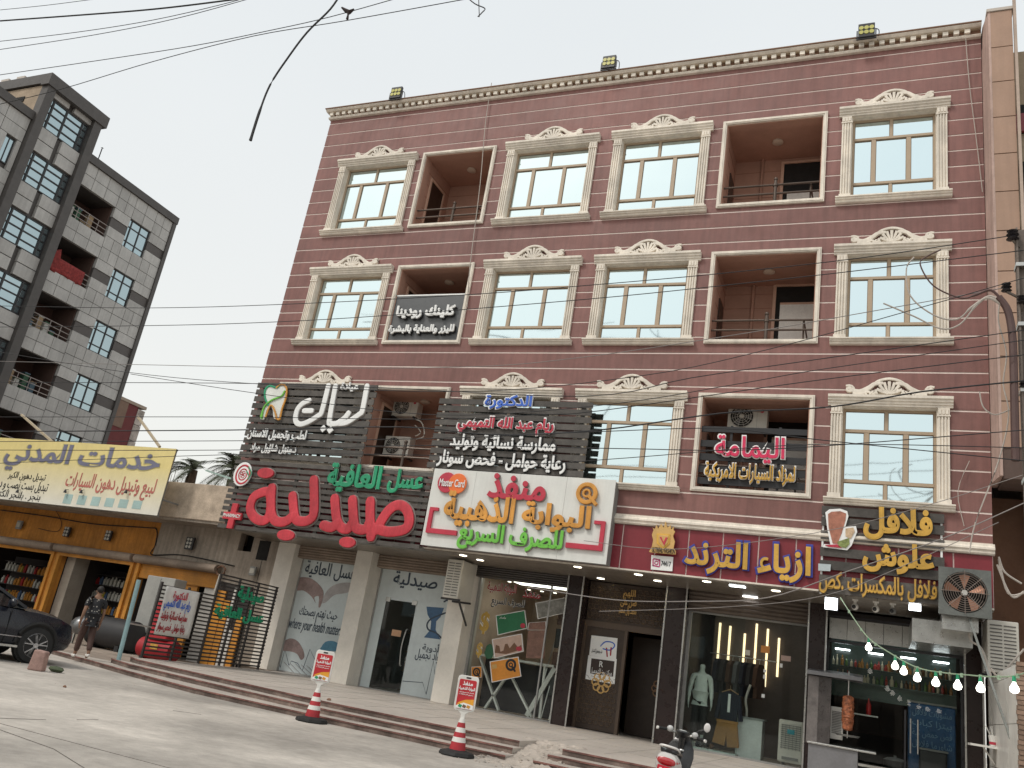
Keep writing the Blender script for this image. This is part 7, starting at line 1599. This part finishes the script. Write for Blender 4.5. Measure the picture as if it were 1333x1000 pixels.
for sg in (-1,1):
    S_('grip', MB().cyl((sg*.37,.69,1.03),(sg*.25,.78,1.04),.022,n=10), rubber, smooth=True); S_('grip_end', MB().cyl((sg*.39,.675,1.03),(sg*.37,.69,1.03),.024,n=10), white, smooth=True)
    m2 = MB(); m2.ball((sg*.20,.80,1.06),.055,10,sc=(1,.8,.9)); S_('switch_pod', m2, surf('pod_silver', (.45,.45,.44), .3), smooth=True)
    S_('brake_lever', MB().tube([(sg*.22,.84,1.05),(sg*.34,.77,1.04)], .008, 6), steel)
m2 = MB(); m2.ball((.36,.82,1.22),.07,12,sc=(.75,.25,1.0)); S_('mirror', m2, spw, smooth=True); S_('mirror_stalk', MB().tube(curve([(.2,.82,1.07),(.24,.83,1.14),(.34,.82,1.18)],4), .008, 6), blackm)
m2 = MB(); m2.ball((.10,.30,.83),.035,8,sc=(1.2,.8,.6)); S_('fuel_cap', m2, steel, smooth=True)
for y_, nm in ((-.12,'rear_wheel'),(1.22,'front_wheel')):
    wq = S_(nm, MB().lathe([(.13,-.05),(.21,-.05),(.235,-.02),(.235,.02),(.21,.05),(.13,.05)], (0,y_,.235), 22, axis='x'), rubber, smooth=True); ob('rim', MB().cyl((-.04,y_,.235),(.04,y_,.235),.13,n=16), rim, wq, world=False)
S_('front_fork', MB().cyl((-.07,1.22,.235),(-.04,1.05,.62),.02,n=8).cyl((.07,1.22,.235),(.04,1.05,.62),.02,n=8), steel, smooth=True); S_('front_mudguard', loft([(1.0,.42,.05,.03),(1.1,.50,.07,.03),(1.25,.51,.07,.03),(1.42,.42,.05,.03)]), spw, smooth=True)

# ================================================================== THE OTHER SIDE OF THE STREET (seen in the shop glass)
for i, (xa, xb, yb, hh, col_, lb) in enumerate(((-40,-22,-44,9.5,(.33,.27,.21),'tan two storey building across the street, mirrored in the shop glass'),(-21.5,-6,-42,7.6,(.26,.22,.19),'low brown building across the street, mirrored in the shop glass'),(-5.5,14,-43,10.5,(.36,.32,.27),'taller cream building across the street, mirrored in the shop glass'))):
    ob_ = thing('opposite_building', lb, 'building', ((xa+xb)/2, yb, 0)); m_ = surf('opposite_wall_%d' % i, col_, .9, var=.15, dirt=.2)
    ob('wall', MB().box(xa, xb, yb-10, yb, 0, hh), m_, ob_); ob('roof', MB().box(xa-.2, xb+.2, yb-10.2, yb+.3, hh, hh+.3), m_, ob_)
    x = xa+1.2
    while x < xb-2.4:
        ob('shutter', MB().box(x, x+2.2, yb, yb+.06, .1, 2.9), darkclad, ob_); o_ = ob('window', MB().box(x+.3, x+1.9, yb, yb+.08, 4.4, 5.9), bluglass, ob_); ob('sill', MB().box(x+.2, x+2.0, yb, yb+.16, 4.25, 4.38), m_, o_); x += 3.4
bpy.data.scenes.remove(WORK)
